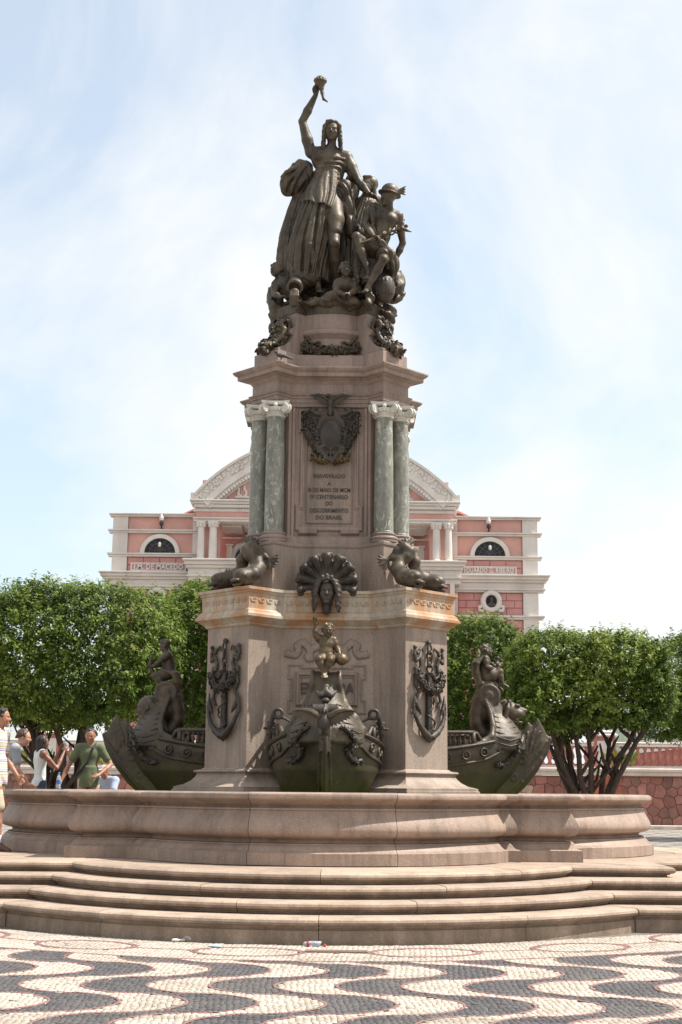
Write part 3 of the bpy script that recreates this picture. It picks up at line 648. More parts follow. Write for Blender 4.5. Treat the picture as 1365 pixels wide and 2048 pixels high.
# ================================================================= sculpting toolkit: blended distance fields meshed with surface nets
def v3(*a): return np.array(a, float)
def unit(a): a = np.asarray(a, float); return a/(np.linalg.norm(a)+1e-9)
class Sculpt:
    def __init__(s, h): s.h = h; s.ops = []
    def op(s, lo, hi, fn, k=.02, sub=False): s.ops.append((np.asarray(lo, float), np.asarray(hi, float), fn, k, sub)); return s
    def cap(s, a, b, ra, rb=None, k=.02, sub=False, flat=None):
        a = np.asarray(a, float); b = np.asarray(b, float); rb = ra if rb is None else rb; d = b-a; dd = np.dot(d, d)+1e-12; r = max(ra, rb)
        def fn(P):
            q = P-a.astype(np.float32); t = np.clip(q@d.astype(np.float32)/dd, 0, 1); return np.sqrt(((q-t[..., None]*d.astype(np.float32))**2).sum(-1))-(ra+(rb-ra)*t)
        return s.op(np.minimum(a, b)-r, np.maximum(a, b)+r, fn, k, sub)
    def chain(s, pts, rad, k=.02, sub=False):
        for i in range(len(pts)-1): s.cap(pts[i], pts[i+1], rad[i], rad[i+1], k, sub)
        return s
    def ell(s, c, r, B=None, k=.02, sub=False):
        """ellipsoid; B = rows are the local axes"""
        c = np.asarray(c, np.float32); r = np.asarray(r, np.float32); Bm = None if B is None else np.asarray(B, np.float32); R = float(max(r))
        def fn(P):
            q = P-c
            if Bm is not None: q = q@Bm.T
            k0 = np.sqrt(((q/r)**2).sum(-1)); k1 = np.sqrt(((q/(r*r))**2).sum(-1))+1e-6; return k0*(k0-1)/k1
        e = np.full(3, R) if B is not None else r
        return s.op(c-e, c+e, fn, k, sub)
    def tor(s, c, R, r, ax=(0, 0, 1), k=.01, sub=False):
        c = np.asarray(c, np.float32); ax = unit(ax).astype(np.float32)
        def fn(P):
            q = P-c; z = q@ax; rad = np.sqrt(np.maximum((q*q).sum(-1)-z*z, 0)); return np.sqrt((rad-R)**2+z*z)-r
        return s.op(c-R-r, c+R+r, fn, k, sub)
    def box(s, c, hf, B=None, rnd=.01, k=.01, sub=False):
        c = np.asarray(c, np.float32); hf = np.asarray(hf, np.float32)-rnd; Bm = None if B is None else np.asarray(B, np.float32); R = float(np.linalg.norm(hf))+rnd
        def fn(P):
            q = P-c
            if Bm is not None: q = q@Bm.T
            q = np.abs(q)-hf; return np.sqrt((np.maximum(q, 0)**2).sum(-1))+np.minimum(q.max(-1), 0)-rnd
        return s.op(c-R, c+R, fn, k, sub)
    def cyl(s, a, b, r, k=.01, rnd=.01, sub=False):
        a = np.asarray(a, np.float32); b = np.asarray(b, np.float32); ln = float(np.linalg.norm(b-a)); ax = ((b-a)/ln).astype(np.float32); m = (a+b)/2; R = sqrt(r*r+ln*ln/4)
        def fn(P):
            q = P-m; z = q@ax; rad = np.sqrt(np.maximum((q*q).sum(-1)-z*z, 0)); dx = rad-(r-rnd); dz = np.abs(z)-(ln/2-rnd)
            return np.sqrt(np.maximum(dx, 0)**2+np.maximum(dz, 0)**2)+np.minimum(np.maximum(dx, dz), 0)-rnd
        return s.op(m-R, m+R, fn, k, sub)
    def drape(s, cen, rad, n=20, shear=2.0, amp=(.015, .04), ph=0.0, asp=1.0, plane=None, k=.03, sharp=.8, horiz=0.0):
        """pleated cloth round an upright axis: centres and radii from top to bottom; plane=(point,normal) trims the hem"""
        C = np.array(cen, float); R = np.array(rad, float); o = np.argsort(C[:, 2]); C = C[o]; R = R[o]; z0, z1 = C[0, 2], C[-1, 2]
        def fn(P):
            x, y, z = P[..., 0], P[..., 1], P[..., 2]; cx = np.interp(z, C[:, 2], C[:, 0]); cy = np.interp(z, C[:, 2], C[:, 1]); r = np.interp(z, C[:, 2], R)
            dx = x-cx; dy = (y-cy)/asp; a = np.arctan2(dx, -dy); q = (z1-z)/(z1-z0+1e-6)
            w = n*.5*a+shear*q*3+ph+.9*np.sin(2.3*a+4*q+ph)+.6*np.sin(5*q+1.7*a)+horiz*z
            rid = np.abs(np.sin(w))**sharp; rid2 = np.abs(np.sin(w*2.3+1.3+2*q))
            am = amp[0]+(amp[1]-amp[0])*np.clip(q, 0, 1); d = (np.hypot(dx, dy)-r)*.8-am*(rid*.8+rid2*.3-.45)
            d = np.maximum(d, np.maximum(z-z1, z0-z))
            if plane is not None: p0, nn = plane; d = np.maximum(d, ((P-np.asarray(p0, np.float32))@np.asarray(nn, np.float32))+.012*np.sin(9*a))
            return d
        m = R.max()+max(amp); lo = C.min(0)-v3(m, m*asp, 0); hi = C.max(0)+v3(m, m*asp, 0)
        return s.op(lo, hi, fn, k)
    def ridged(s, c, r, kv, amp, k=.03, ph=0.0, B=None):
        """ellipsoid of bunched cloth with creases running across the wave vector kv"""
        c = np.asarray(c, np.float32); r = np.asarray(r, np.float32); kv = np.asarray(kv, np.float32)
        def fn(P):
            q = P-c; k0 = np.sqrt(((q/r)**2).sum(-1)); k1 = np.sqrt(((q/(r*r))**2).sum(-1))+1e-6; w = q@kv+ph
            w = w+.8*np.sin(7*q[..., 0]+5*q[..., 2]+ph)+.5*np.sin(11*q[..., 1]-6*q[..., 2]); return k0*(k0-1)/k1-amp*(np.abs(np.sin(w))**.8*.9+.3*np.abs(np.sin(2.1*w+1))-.5)
        return s.op(c-r-amp, c+r+amp, fn, k)
    def mesh(s, name, cut=None, post=None):
        h = s.h; pos = [o for o in s.ops if not o[4]]
        lo = np.min([o[0] for o in pos], 0)-3*h-.02; hi = np.max([o[1] for o in pos], 0)+3*h+.02
        n = np.ceil((hi-lo)/h).astype(int)+1; ax = [(lo[i]+h*np.arange(n[i])).astype(np.float32) for i in range(3)]
        D = np.full(n, 1.0, np.float32)
        for a, b, fn, k, sub in s.ops:
            pad = k+3*h; i0 = np.maximum(np.floor((a-pad-lo)/h).astype(int), 0); i1 = np.minimum(np.ceil((b+pad-lo)/h).astype(int)+1, n)
            if (i1 <= i0).any(): continue
            sl = tuple(slice(x, y) for x, y in zip(i0, i1))
            P = np.stack(np.meshgrid(ax[0][sl[0]], ax[1][sl[1]], ax[2][sl[2]], indexing='ij'), -1); d = fn(P).astype(np.float32); c = D[sl]
            if sub:
                d = -d; hh = np.clip(.5-.5*(c-d)/-k, 0, 1) if False else np.clip(.5-.5*(d-c)/k*-1, 0, 1); D[sl] = c+(d-c)*hh+k*hh*(1-hh)
            else:
                hh = np.clip(.5+.5*(c-d)/k, 0, 1); D[sl] = c+(d-c)*hh-k*hh*(1-hh)
        if post is not None:
            P = np.stack(np.meshgrid(*ax, indexing='ij'), -1); D = post(P, D)
        return surface_nets(name, D, lo, h)
def surface_nets(name, D, lo, h):
    S = D < 0; n = np.array(D.shape)
    c8 = [(i, j, k) for i in (0, 1) for j in (0, 1) for k in (0, 1)]
    def cs(A, o): return A[o[0]:n[0]-1+o[0], o[1]:n[1]-1+o[1], o[2]:n[2]-1+o[2]]
    cnt = np.zeros(n-1, np.uint8)
    for o in c8: cnt += cs(S, o)
    mix = (cnt > 0) & (cnt < 8); idx = np.argwhere(mix); vid = np.full(n-1, -1, np.int32); vid[mix] = np.arange(len(idx))
    acc = np.zeros((len(idx), 3)); num = np.zeros(len(idx))
    val = {o: cs(D, o)[mix] for o in c8}
    for a in c8:
        for ax in range(3):
            if a[ax] == 0:
                b = tuple(1 if i == ax else a[i] for i in range(3)); d0, d1 = val[a], val[b]; m = (d0 < 0) != (d1 < 0)
                t = np.where(m, d0/(np.where(m, d0-d1, 1)), 0); p = np.tile(np.array(a, float), (len(idx), 1)); p[:, ax] = t; acc[m] += p[m]; num[m] += 1
    V = lo+h*(idx+acc/np.maximum(num, 1)[:, None]); Q = []
    for ax in range(3):
        o1, o2 = [(1, 2), (2, 0), (0, 1)][ax]
        A = np.moveaxis(S, ax, 0)[:-1]; B = np.moveaxis(S, ax, 0)[1:]; ch = np.moveaxis(A != B, 0, ax); sg = np.moveaxis(A, 0, ax)
        e = np.argwhere(ch); ok = (e[:, o1] > 0) & (e[:, o2] > 0) & (e[:, o1] < n[o1]-1) & (e[:, o2] < n[o2]-1); e = e[ok]
        if not len(e): continue
        f = sg[tuple(e.T)]
        def g(da, db):
            q = e.copy(); q[:, o1] += da; q[:, o2] += db; return vid[tuple(q.T)]
        quad = np.stack([g(-1, -1), g(0, -1), g(0, 0), g(-1, 0)], 1); quad[~f] = quad[~f][:, ::-1]; Q.append(quad)
    Q = np.concatenate(Q); return fast_mesh(name, V, Q, True)

def wrap(c, rx, ry, a0, a1, z0, z1, n=8, sag=0.0, tilt=0.0):
    """points round an upright elliptic form; angle 0 faces -y, positive towards +x"""
    out = []
    for t in np.linspace(0, 1, n):
        a = radians(a0+(a1-a0)*t); out.append(np.asarray(c, float)+v3(rx*sin(a), -ry*cos(a), z0+(z1-z0)*t-sag*4*t*(1-t)))
    return out
def fold(S, pts, r, k=.010):
    n = len(pts); S.chain(pts, [r*(.45+.55*sin(pi*i/(n-1.))) for i in range(n)], k)
# ---------------------------------------------------------------- anatomy
def basis(f, up=(0, 0, 1)):
    f = unit(f); r = unit(np.cross(f, up)); u = np.cross(r, f); return r, f, u           # right (figure's own right is -r when f faces the viewer), forward, up
def head(S, c, f, up, u, face=True, k=None, child=False):
    """head of height u centred at c looking along f"""
    r, f, w = basis(f, up); k = k or .06*u; B = np.stack([r, f, w])
    def p(a, b, c_): return c+u*(a*r+b*f+c_*w)
    S.ell(p(0, -.04, .10), (.38*u, .42*u, .39*u), B, k)
    S.ell(p(0, .12, -.17), ((.305 if not child else .33)*u, .27*u, (.32 if not child else .28)*u), B, k*1.5)
    if face:
        for s in (-1, 1):
            S.ell(p(s*.17, .28, -.10), (.10*u, .10*u, .11*u), B, k)                  # cheek
            S.ell(p(s*.15, .425, .025), (.105*u, .10*u, .065*u), B, .02*u, True)       # socket
            S.ell(p(s*.145, .325, .015), (.06*u, .05*u, .04*u), B, .008*u)
            S.cap(p(s*.05, .385, .10), p(s*.22, .33, .105), .035*u, .03*u, .04*u)      # brow
            S.ell(p(s*.36, -.02, -.02), (.04*u, .08*u, .10*u), B, .02*u)
        S.cap(p(0, .38, .07), p(0, .465, -.10), .03*u, .052*u, .035*u)
        S.cap(p(-.05, .415, -.125), p(.05, .415, -.125), .035*u, .035*u, .03*u)
        S.cap(p(-.09, .35, -.235), p(.09, .35, -.235), .032*u, .032*u, .03*u); S.cap(p(-.075, .345, -.29), p(.075, .345, -.29), .036*u, .036*u, .02*u)
        S.cap(p(-.13, .40, -.262), p(.13, .40, -.262), .016*u, .016*u, .015*u, True)
        S.ell(p(0, .30, -.42), (.12*u, .09*u, .08*u), B, .05*u)
def hand(S, w, d, n, u, curl=.5, thumb=1, spread=.12, k=None):
    """hand from wrist w pointing along d with palm normal n; u = hand length"""
    d = unit(d); n = unit(np.asarray(n)-d*np.dot(n, d)); t = np.cross(d, n); k = k or .06*u; B = np.stack([t, d, n])
    S.ell(w+d*.27*u, (.22*u, .30*u, .12*u), B, k)
    for i, (o, ln) in enumerate(((-.17, .40), (-.06, .46), (.06, .43), (.17, .34))):
        a = w+d*.48*u+t*o*u; dd = unit(d+t*o*spread*4); c1 = curl*1.1
        b = a+(dd*cos(c1*.6)+n*sin(c1*.6))*ln*.5*u; c_ = b+(dd*cos(c1*1.6)+n*sin(c1*1.6))*ln*.32*u; e = c_+(dd*cos(c1*2.5)+n*sin(c1*2.5))*ln*.25*u
        S.chain([a-d*.1*u, b, c_, e], [.062*u, .058*u, .052*u, .042*u], k*.35)
    a = w+d*.14*u-t*.17*u*thumb; b = a+(d*.55-t*.62*thumb+n*.35)*.24*u; c_ = b+(d*.85-t*.1*thumb+n*.5)*.20*u; S.chain([a, b, c_], [.09*u, .07*u, .05*u], k*.5)
def foot(S, an, d, u, k=None, h=0.0):
    d = unit(v3(d[0], d[1], d[2])); k = k or .08*u; up = v3(0, 0, 1); s = unit(np.cross(d, up)); n = np.cross(s, d)
    S.cap(an-n*.02*u, an-n*.18*u-d*.14*u, .15*u, .15*u, k); S.cap(an-n*.05*u, an-n*.22*u+d*.45*u, .14*u, .12*u, k)
    for i in range(5):
        o = (i-2)*.075*u; S.cap(an-n*.22*u+d*.42*u+s*o, an-n*.28*u+d*(.66-.03*abs(i-1.5))*u+s*o*1.15, .062*u, .048*u, k*.3)
def limb(S, a, b, r, k, bulge=.12, n=None, off=0.0):
    """muscled limb segment"""
    a = np.asarray(a, float); b = np.asarray(b, float); m = a*.6+b*.4; nn = np.zeros(3) if n is None else unit(n)*off
    S.cap(a, m+nn, r[0], max(r)*(1+bulge) if bulge else (r[0]+r[1])/2, k); S.cap(m+nn, b, max(r)*(1+bulge) if bulge else (r[0]+r[1])/2, r[1], k)
def torso(S, J, u, k, g=0.0, female=False, child=False, f=None):
    """chest, waist and pelvis from joints; g inflates (clothes)"""
    sh = J['shL']-J['shR']; up = unit(J['neck']-J['pelvis']); r = unit(sh-up*np.dot(sh, up)); fw = unit(np.cross(r, up)); B = np.stack([r, fw, up]); c = J['chest']
    sw = np.linalg.norm(sh)/2
    S.ell(c, (sw*.86+g, .40*u+g, .62*u+g), B, k*2); S.ell(c+up*.18*u, (sw*.92+g, .34*u+g, .36*u+g), B, k*2)
    wst = J.get('waist', (J['chest']+J['pelvis'])/2)
    S.ell(wst, ((.50 if not female else .43)*u+g, (.36 if not child else .46)*u+g, .55*u+g), B, k*3)
    hp = J['hipL']-J['hipR']; rr = unit(hp-up*np.dot(hp, up)); Bp = np.stack([rr, unit(np.cross(rr, up)), up])
    S.ell(J['pelvis'], (.60*u+g, .42*u+g, .46*u+g), Bp, k*3)
    for q in ('L', 'R'):
        S.ell(J['sh'+q], (.25*u+g, .25*u+g, .25*u+g), None, k*2); S.cap(J['neck']-up*.05*u, J['sh'+q]+up*.06*u, .20*u+g, .18*u+g, k*2)
        s = 1 if q == 'L' else -1
        if female and g == 0: S.ell(c+r*s*sw*.45+fw*.30*u+up*.02*u, (.22*u, .22*u, .21*u), B, k)
        elif g == 0: S.ell(c+r*s*sw*.42+fw*.22*u+up*.10*u, (.30*u, .20*u, .22*u), B, k*1.5)
        if J['kn'+q] is not None: S.ell(J['hip'+q]*.7+J['pelvis']*.3-fw*.12*u, (.34*u+g, .36*u+g, .36*u+g), Bp, k*2)
def arm(S, J, q, u, k, fat=1.0):
    if J.get('el'+q) is None: return
    limb(S, J['sh'+q], J['el'+q], (.215*u*fat, .150*u*fat), k, .06); limb(S, J['el'+q], J['wr'+q], (.155*u*fat, .098*u*fat), k, .10)
def leg(S, J, q, u, k, fat=1.0):
    if J.get('kn'+q) is None: return
    limb(S, J['hip'+q], J['kn'+q], (.36*u*fat, .225*u*fat), k*1.5, .05)
    if J.get('an'+q) is not None:
        d = unit(J['an'+q]-J['kn'+q]); bk = J.get('calf'+q, v3(0, 1, 0)); bk = bk-d*np.dot(bk, d)
        limb(S, J['kn'+q], J['an'+q], (.21*u*fat, .125*u*fat), k, .08, bk, .05*u)
        S.ell(J['kn'+q]-unit(bk)*.05*u, (.19*u*fat,)*3, None, k)
def hairlocks(S, c, f, up, u, n=26, rad=.10, seed=1, long=0, k=None, curl=True, bald=.28):
    """curls over the skull"""
    rg = np.random.default_rng(seed); r, f, w = basis(f, up); k = k or .03*u
    for i in range(n):
        ph = rg.uniform(0, 2*pi); zz_ = rg.uniform(-.25, .98); d = v3(sqrt(max(0, 1-zz_*zz_))*cos(ph), sqrt(max(0, 1-zz_*zz_))*sin(ph), zz_)
        if d[1] > .35 and d[2] < .55: continue
        p = c+u*(d[0]*.38*r+(d[1]*.44-.04)*f+(d[2]*.42+.10)*w); q = p+u*.12*(rg.uniform(-1, 1)*r+rg.uniform(-.6, .2)*f+rg.uniform(-1.2, .2)*w)
        S.cap(p, q, rad*u*rg.uniform(.75, 1.2), rad*u*.7, k)
# ================================================================= the four ships (three in view)
def boat_to(k):
    """local boat axes: u outwards, x to the side; placed by rotating about the monument axis; k=0 front, 1 right, 3 left"""
    return (0, 0, [0, pi/2, pi, -pi/2][k])
def hull_half(u, z):
    """half breadth of the hull at distance u from the axis and height z"""
    B = np.interp(z, [.95, 1.15, 1.35, 1.6, 1.85, 2.05], [.30, .43, .555, .67, .715, .70])
    ue = np.interp(z, [.95, 1.15, 1.37, 1.61, 1.89, 2.09, 2.3], [1.95, 2.15, 2.38, 2.62, 2.78, 2.80, 2.70])
    t = np.clip((u-1.45)/np.maximum(ue-1.45, .05), 0, 1.3)
    return B*(1-np.clip(t, 0, 1.3)**2.4)
GUN = 1.93
def sheer_np(u): return GUN+.16*np.clip((u-1.35)/1.05, 0, 1)**1.6
NZ = [1.8, 1.93, 2.1, 2.25, 2.42, 2.6, 2.75]
def build_hull():
    S = Sculpt(.018)
    def fn(P):
        x, y, z = P[..., 0], -P[..., 1], P[..., 2]
        b = hull_half(y, z); top = sheer_np(y)
        d = (np.abs(x)-b)*.72
        d = np.maximum(d, (z-top)*.9); d = np.maximum(d, .95-z); d = np.maximum(d, .9-y)
        deck = np.maximum(np.maximum(np.abs(x)-b+.06, y-2.16), GUN-.10-z); d = np.maximum(d, -deck)
        return d
    S.op((-.8, -2.9, .95), (.8, -.9, 2.2), fn, .01)
    def breast(P):
        x, y, z = P[..., 0], -P[..., 1], P[..., 2]
        H = np.interp(z, NZ, [.28, .47, .46, .36, .235, .185, .175]); uf = np.interp(z, NZ, [2.56, 2.76, 2.74, 2.64, 2.52, 2.42, 2.40]); ub = np.interp(z, NZ, [2.2, 2.22, 2.24, 2.26, 2.24, 2.18, 2.14])
        t = np.clip((y-ub)/(uf-ub), 0, 1.4); hb = H*np.sqrt(np.maximum(1-t**2.2, 0)); d = np.where(t < 1, (np.abs(x)-hb)*.7, np.hypot(x, y-uf)*.8)
        return np.maximum(np.maximum(d, (ub-y)), np.maximum(z-2.62, 1.75-z))
    S.op((-.5, -2.82, 1.75), (.5, -2.1, 2.72), breast, .03)
    # gooseneck: spine plate behind the breast that carries the volute
    S.chain([v3(0, -2.34, 2.0), v3(0, -2.20, 2.12), v3(0, -2.10, 2.26), v3(0, -2.09, 2.42), v3(0, -2.14, 2.58), v3(0, -2.18, 2.68)], [.15, .12, .10, .10, .12, .13], .05)
    for s in (-.1, .1): S.chain([v3(s, -2.30, 2.05), v3(s, -2.16, 2.16), v3(s, -2.08, 2.30), v3(s, -2.08, 2.44), v3(s, -2.13, 2.6)], [.08, .08, .08, .08, .09], .03)
    for s in (-1, 1):
        S.chain([v3(s*.56, -1.90, 1.98), v3(s*.52, -2.1, 2.03), v3(s*.465, -2.24, 2.10), v3(s*.365, -2.27, 2.25), v3(s*.24, -2.25, 2.42), v3(s*.19, -2.19, 2.6)], [.03, .035, .038, .036, .034, .03], .03)
    # volute roll that carries the child
    S.cyl(v3(-.185, -2.24, 2.67), v3(.185, -2.24, 2.67), .145, .03, .03); S.cyl(v3(-.205, -2.24, 2.67), v3(.205, -2.24, 2.67), .07, .01, .02); S.chain([v3(0, -2.2, 2.45), v3(0, -2.22, 2.6)], [.16, .15], .05)
    for s in (-1, 1): S.tor(v3(s*.165, -2.24, 2.67), .135, .03, (1, 0, 0), .012)
    return S.mesh('hull')
HULL = build_hull()
def surf_half(u, z):
    H = float(np.interp(z, NZ, [.28, .47, .46, .36, .235, .185, .175])); uf = float(np.interp(z, NZ, [2.56, 2.76, 2.74, 2.64, 2.52, 2.42, 2.40])); t = (u-2.24)/(uf-2.24)
    return max(float(hull_half(u, z)) if z < 2.1 else 0, H*sqrt(max(0, 1-max(0, t)**2.2)) if z > 1.78 else 0, .05)
def side_curve(zf, u0=1.2, u1=2.62, n=26, off=.012, s=1):
    out = []
    for u in np.linspace(u0, u1, n):
        z = zf(u); out.append((s*(float(hull_half(u, z))+off), -u, z))
    return out
def sheer(u): return float(sheer_np(u))-.03
def lowline(u): return float(sheer_np(u))-.25+max(0, u-2.1)**1.5*.5
def leaf_garland(pts, r, seed, n=None, flat=None, lf=.045):
    """rope of overlapping leaves and fruit"""
    rg = np.random.default_rng(seed); pts = [np.asarray(p, float) for p in pts]; b = MB(); b.tube(pts, r*.7, 6)
    L = np.cumsum([0]+[np.linalg.norm(pts[i+1]-pts[i]) for i in range(len(pts)-1)]); n = n or int(L[-1]/lf*4.5)
    for i in range(n):
        s = rg.uniform(0, L[-1]); j = min(len(pts)-2, int(np.searchsorted(L, s)-1)); j = max(j, 0); t = (s-L[j])/(L[j+1]-L[j]+1e-9); p = pts[j]*(1-t)+pts[j+1]*t; d = unit(pts[j+1]-pts[j])
        a = unit(np.cross(d, rg.normal(size=3))); rr = r*(1-.45*abs(2*s/L[-1]-1)); c = p+a*rr*.8
        if rg.uniform() < .2: b.add(*ico(c, (lf*.42,)*3, 7, 4)); continue
        f = unit(d*rg.choice([-1, 1])*.8+a*rg.uniform(.3, .9)); w = unit(np.cross(f, a)); tip = c+f*lf*rg.uniform(.8, 1.3); mid = c+f*lf*.5+a*lf*.22
        V = [c-w*lf*.12, c+w*lf*.12, mid+w*lf*.36, tip, mid-w*lf*.36, mid+a*lf*.16]
        b.add(V, [(0, 1, 5), (1, 2, 5), (2, 3, 5), (3, 4, 5), (4, 0, 5)])
    return b
def build_boat(k, name_label):
    rz = boat_to(k); o = empty('ship_prow', (MX, MY, 1.0), 0, label=name_label, cat='ship prow', group='bronze ship prows around the pedestal'); o.rotation_euler = rz
    P = lambda me, nm, mat='bronze_ship', pr=o: ob(nm, me, M[mat], pr, (0, 0, -1.0))
    hl = P(HULL, 'hull')
    for s in (-1, 1):
        for zf, r, u1, nm in ((sheer, .026, 2.28, 'gunwale'), (lowline, .020, 2.70, 'strake')):
            b = MB().tube(side_curve(zf, 1.1, u1, 30, .008, s), r, 7)
            c = side_curve(zf, 1.1, u1, 75, .008+r*.9, s)
            for q in c: b.add(*ico(q, (r*.42,)*3, 5, 3))
            P(b.me(nm, True), nm)
        for u in (1.62, 1.87, 2.12, 2.37):
            z = sheer(u)-.115; x = float(hull_half(u, z)); du = (float(hull_half(u+.02, z))-x)/.02; a = atan2(du, 1)
            b = MB(); n = unit(v3(1, 0, 0)*1+v3(0, 1, 0)*du); t = unit(np.cross(n, (0, 0, 1)))
            cc = v3(x, -u, z)
            ring = [cc+n*.012+.052*(t*cos(q)+v3(0, 0, 1)*sin(q)) for q in np.linspace(0, 2*pi, 19)]
            b.tube(ring, .013, 6, False); b.tube([cc-n*.02, cc+n*.014], .026, 10)
            b.V = [(s*p[0], p[1], p[2]) for p in b.V]; P(b.me('porthole', True), 'porthole')
        # balustrade above the deck
        rail = empty('railing', (0, 0, 0)); rail.parent = o
        b = MB()
        top = [(s*(float(hull_half(u, GUN))-.035), -u, GUN+.20+.02*(u-1.2)) for u in np.linspace(1.12, 1.98, 12)]; bot = [(p[0], p[1], GUN+.015) for p in top]
        b.tube(top, .028, 6); b.tube(bot, .022, 6); b.tube([bot[-1], top[-1]], .035, 6); b.tube([v3(*top[-1]), v3(*top[-1])+v3(-s*.03, -.05, -.02), v3(*top[-1])+v3(-s*.06, -.10, -.10), v3(*top[-1])+v3(-s*.09, -.15, -.12), v3(*top[-1])+v3(-s*.11, -.15, -.08)], [.03, .03, .03, .026, .02], 6)
        ob('rail', b.me('rail', True), M['bronze_ship'], rail, (0, 0, -1.0))
        bp = MB().lathe([(.010, .0), (.018, .01), (.012, .03), (.026, .065), (.024, .085), (.010, .125), (.016, .145), (.014, .165)], 8).me('baluster', True)
        for u in np.linspace(1.18, 1.93, 12): ob('baluster', bp, M['bronze_ship'], rail, (s*(float(hull_half(u, GUN))-.035), -u, GUN+.02-1.0))
        # garland swag on the bow and its ribbon
        sw = []
        for t in np.linspace(0, 1, 16):
            u = 2.70-.40*t; z = 2.12-.50*t-.22*t*(1-t)*2+.10*t*t; sw.append((s*(surf_half(u, z)+.035), -u, z))
        P(leaf_garland(sw, .042, 11+k*2+s, lf=.05).me('garland'), 'garland', 'bronze_dark')
    # cut-water fin with scrolled top
    prof = [(2.30, 1.02), (2.52, 1.24), (2.74, 1.44), (2.92, 1.66), (3.06, 1.90), (3.12, 2.10), (3.05, 2.13), (3.00, 2.24), (2.93, 2.37), (2.885, 2.29), (2.85, 2.255), (2.80, 2.31), (2.765, 2.24), (2.70, 2.16), (2.62, 2.10), (2.45, 1.9), (2.2, 1.2)]
    S = Sculpt(.018)
    from functools import reduce
    pp = np.array(prof)
    def fn(Pt):
        u = -Pt[..., 1]; z = Pt[..., 2]; x = Pt[..., 0]
        inside = np.zeros(u.shape, bool); dm = np.full(u.shape, 9.0, np.float32)
        for i in range(len(pp)):
            a, c = pp[i], pp[(i+1) % len(pp)]; e = c-a; qx = u-a[0]; qz = z-a[1]; t = np.clip((qx*e[0]+qz*e[1])/(e@e), 0, 1); dm = np.minimum(dm, np.hypot(qx-e[0]*t, qz-e[1]*t))
            cond = ((a[1] > z) != (c[1] > z)) & (u < (c[0]-a[0])*(z-a[1])/(c[1]-a[1]+1e-12)+a[0]); inside ^= cond
        d2 = np.where(inside, -dm, dm); th = np.interp(z, [1.0, 1.6, 2.0, 2.3], [.055, .05, .04, .03]); th = th*np.where(inside, np.clip(.22+dm/.13, .22, 1.0), .22); w = np.abs(x)-th
        return np.minimum(np.maximum(d2, w), 0)+np.sqrt(np.maximum(d2, 0)**2+np.maximum(w, 0)**2)-.012
    S.op((-.1, -3.12, 1.0), (.1, -2.2, 2.36), fn, .02)
    for s in (-1, 1):
        for i, (ue, ze) in enumerate(((3.08, 2.08), (3.0, 2.22), (2.92, 2.33), (2.80, 2.27), (2.72, 2.15))):     # leaf ribs
            S.chain([v3(s*.055, -2.72-.02*i, 1.62+.05*i), v3(s*.062, -(2.72+(ue-2.72)*.5), 1.62+(ze-1.62)*.55), v3(s*.05, -ue+.01, ze-.015)], [.010, .015, .008], .010)
        S.chain([v3(s*.06, -2.98, 1.82), v3(s*.066, -2.84, 1.66), v3(s*.07, -2.70, 1.50), v3(s*.07, -2.56, 1.34), v3(s*.07, -2.42, 1.18)], [.012, .018, .018, .016, .010], .012)
        S.tor(v3(s*.058, -2.70, 1.80), .05, .013, (1, 0, 0), .01); S.tor(v3(s*.062, -2.58, 1.56), .04, .012, (1, 0, 0), .01)
    P(S.mesh('stem_fin'), 'stem_fin')
    # breast scales: raised chevrons on the flanks of the neck
    for s in (-1, 1):
        for i in range(6):
            z0 = 2.0+i*.075; b = MB(); pts = []
            H = float(np.interp(z0, NZ, [.28, .47, .46, .36, .235, .185, .175])); uf = float(np.interp(z0, NZ, [2.56, 2.76, 2.74, 2.64, 2.52, 2.42, 2.40])); ub = 2.24
            for t in np.linspace(.12, .9, 7): pts.append((s*(H*sqrt(max(0, 1-t**2.2))+.004), -(ub+t*(uf-ub)), z0+.07*abs(t-.5)*2-.03))
            b.tube(pts, [.004, .009, .010, .011, .010, .009, .004], 5); P(b.me('breast_rib', True), 'breast_rib')
    return o
B_front = build_boat(0, 'bronze ship prow facing the viewer below the cornice mask')
B_right = build_boat(1, 'bronze ship prow on the right side with a lion head')
B_left = build_boat(3, 'bronze ship prow on the left side with a bearded head')
def boat_part(boat, S, nm, mat='bronze_ship'): return ob(nm, S.mesh(nm), M[mat], boat, (0, 0, -1.0))
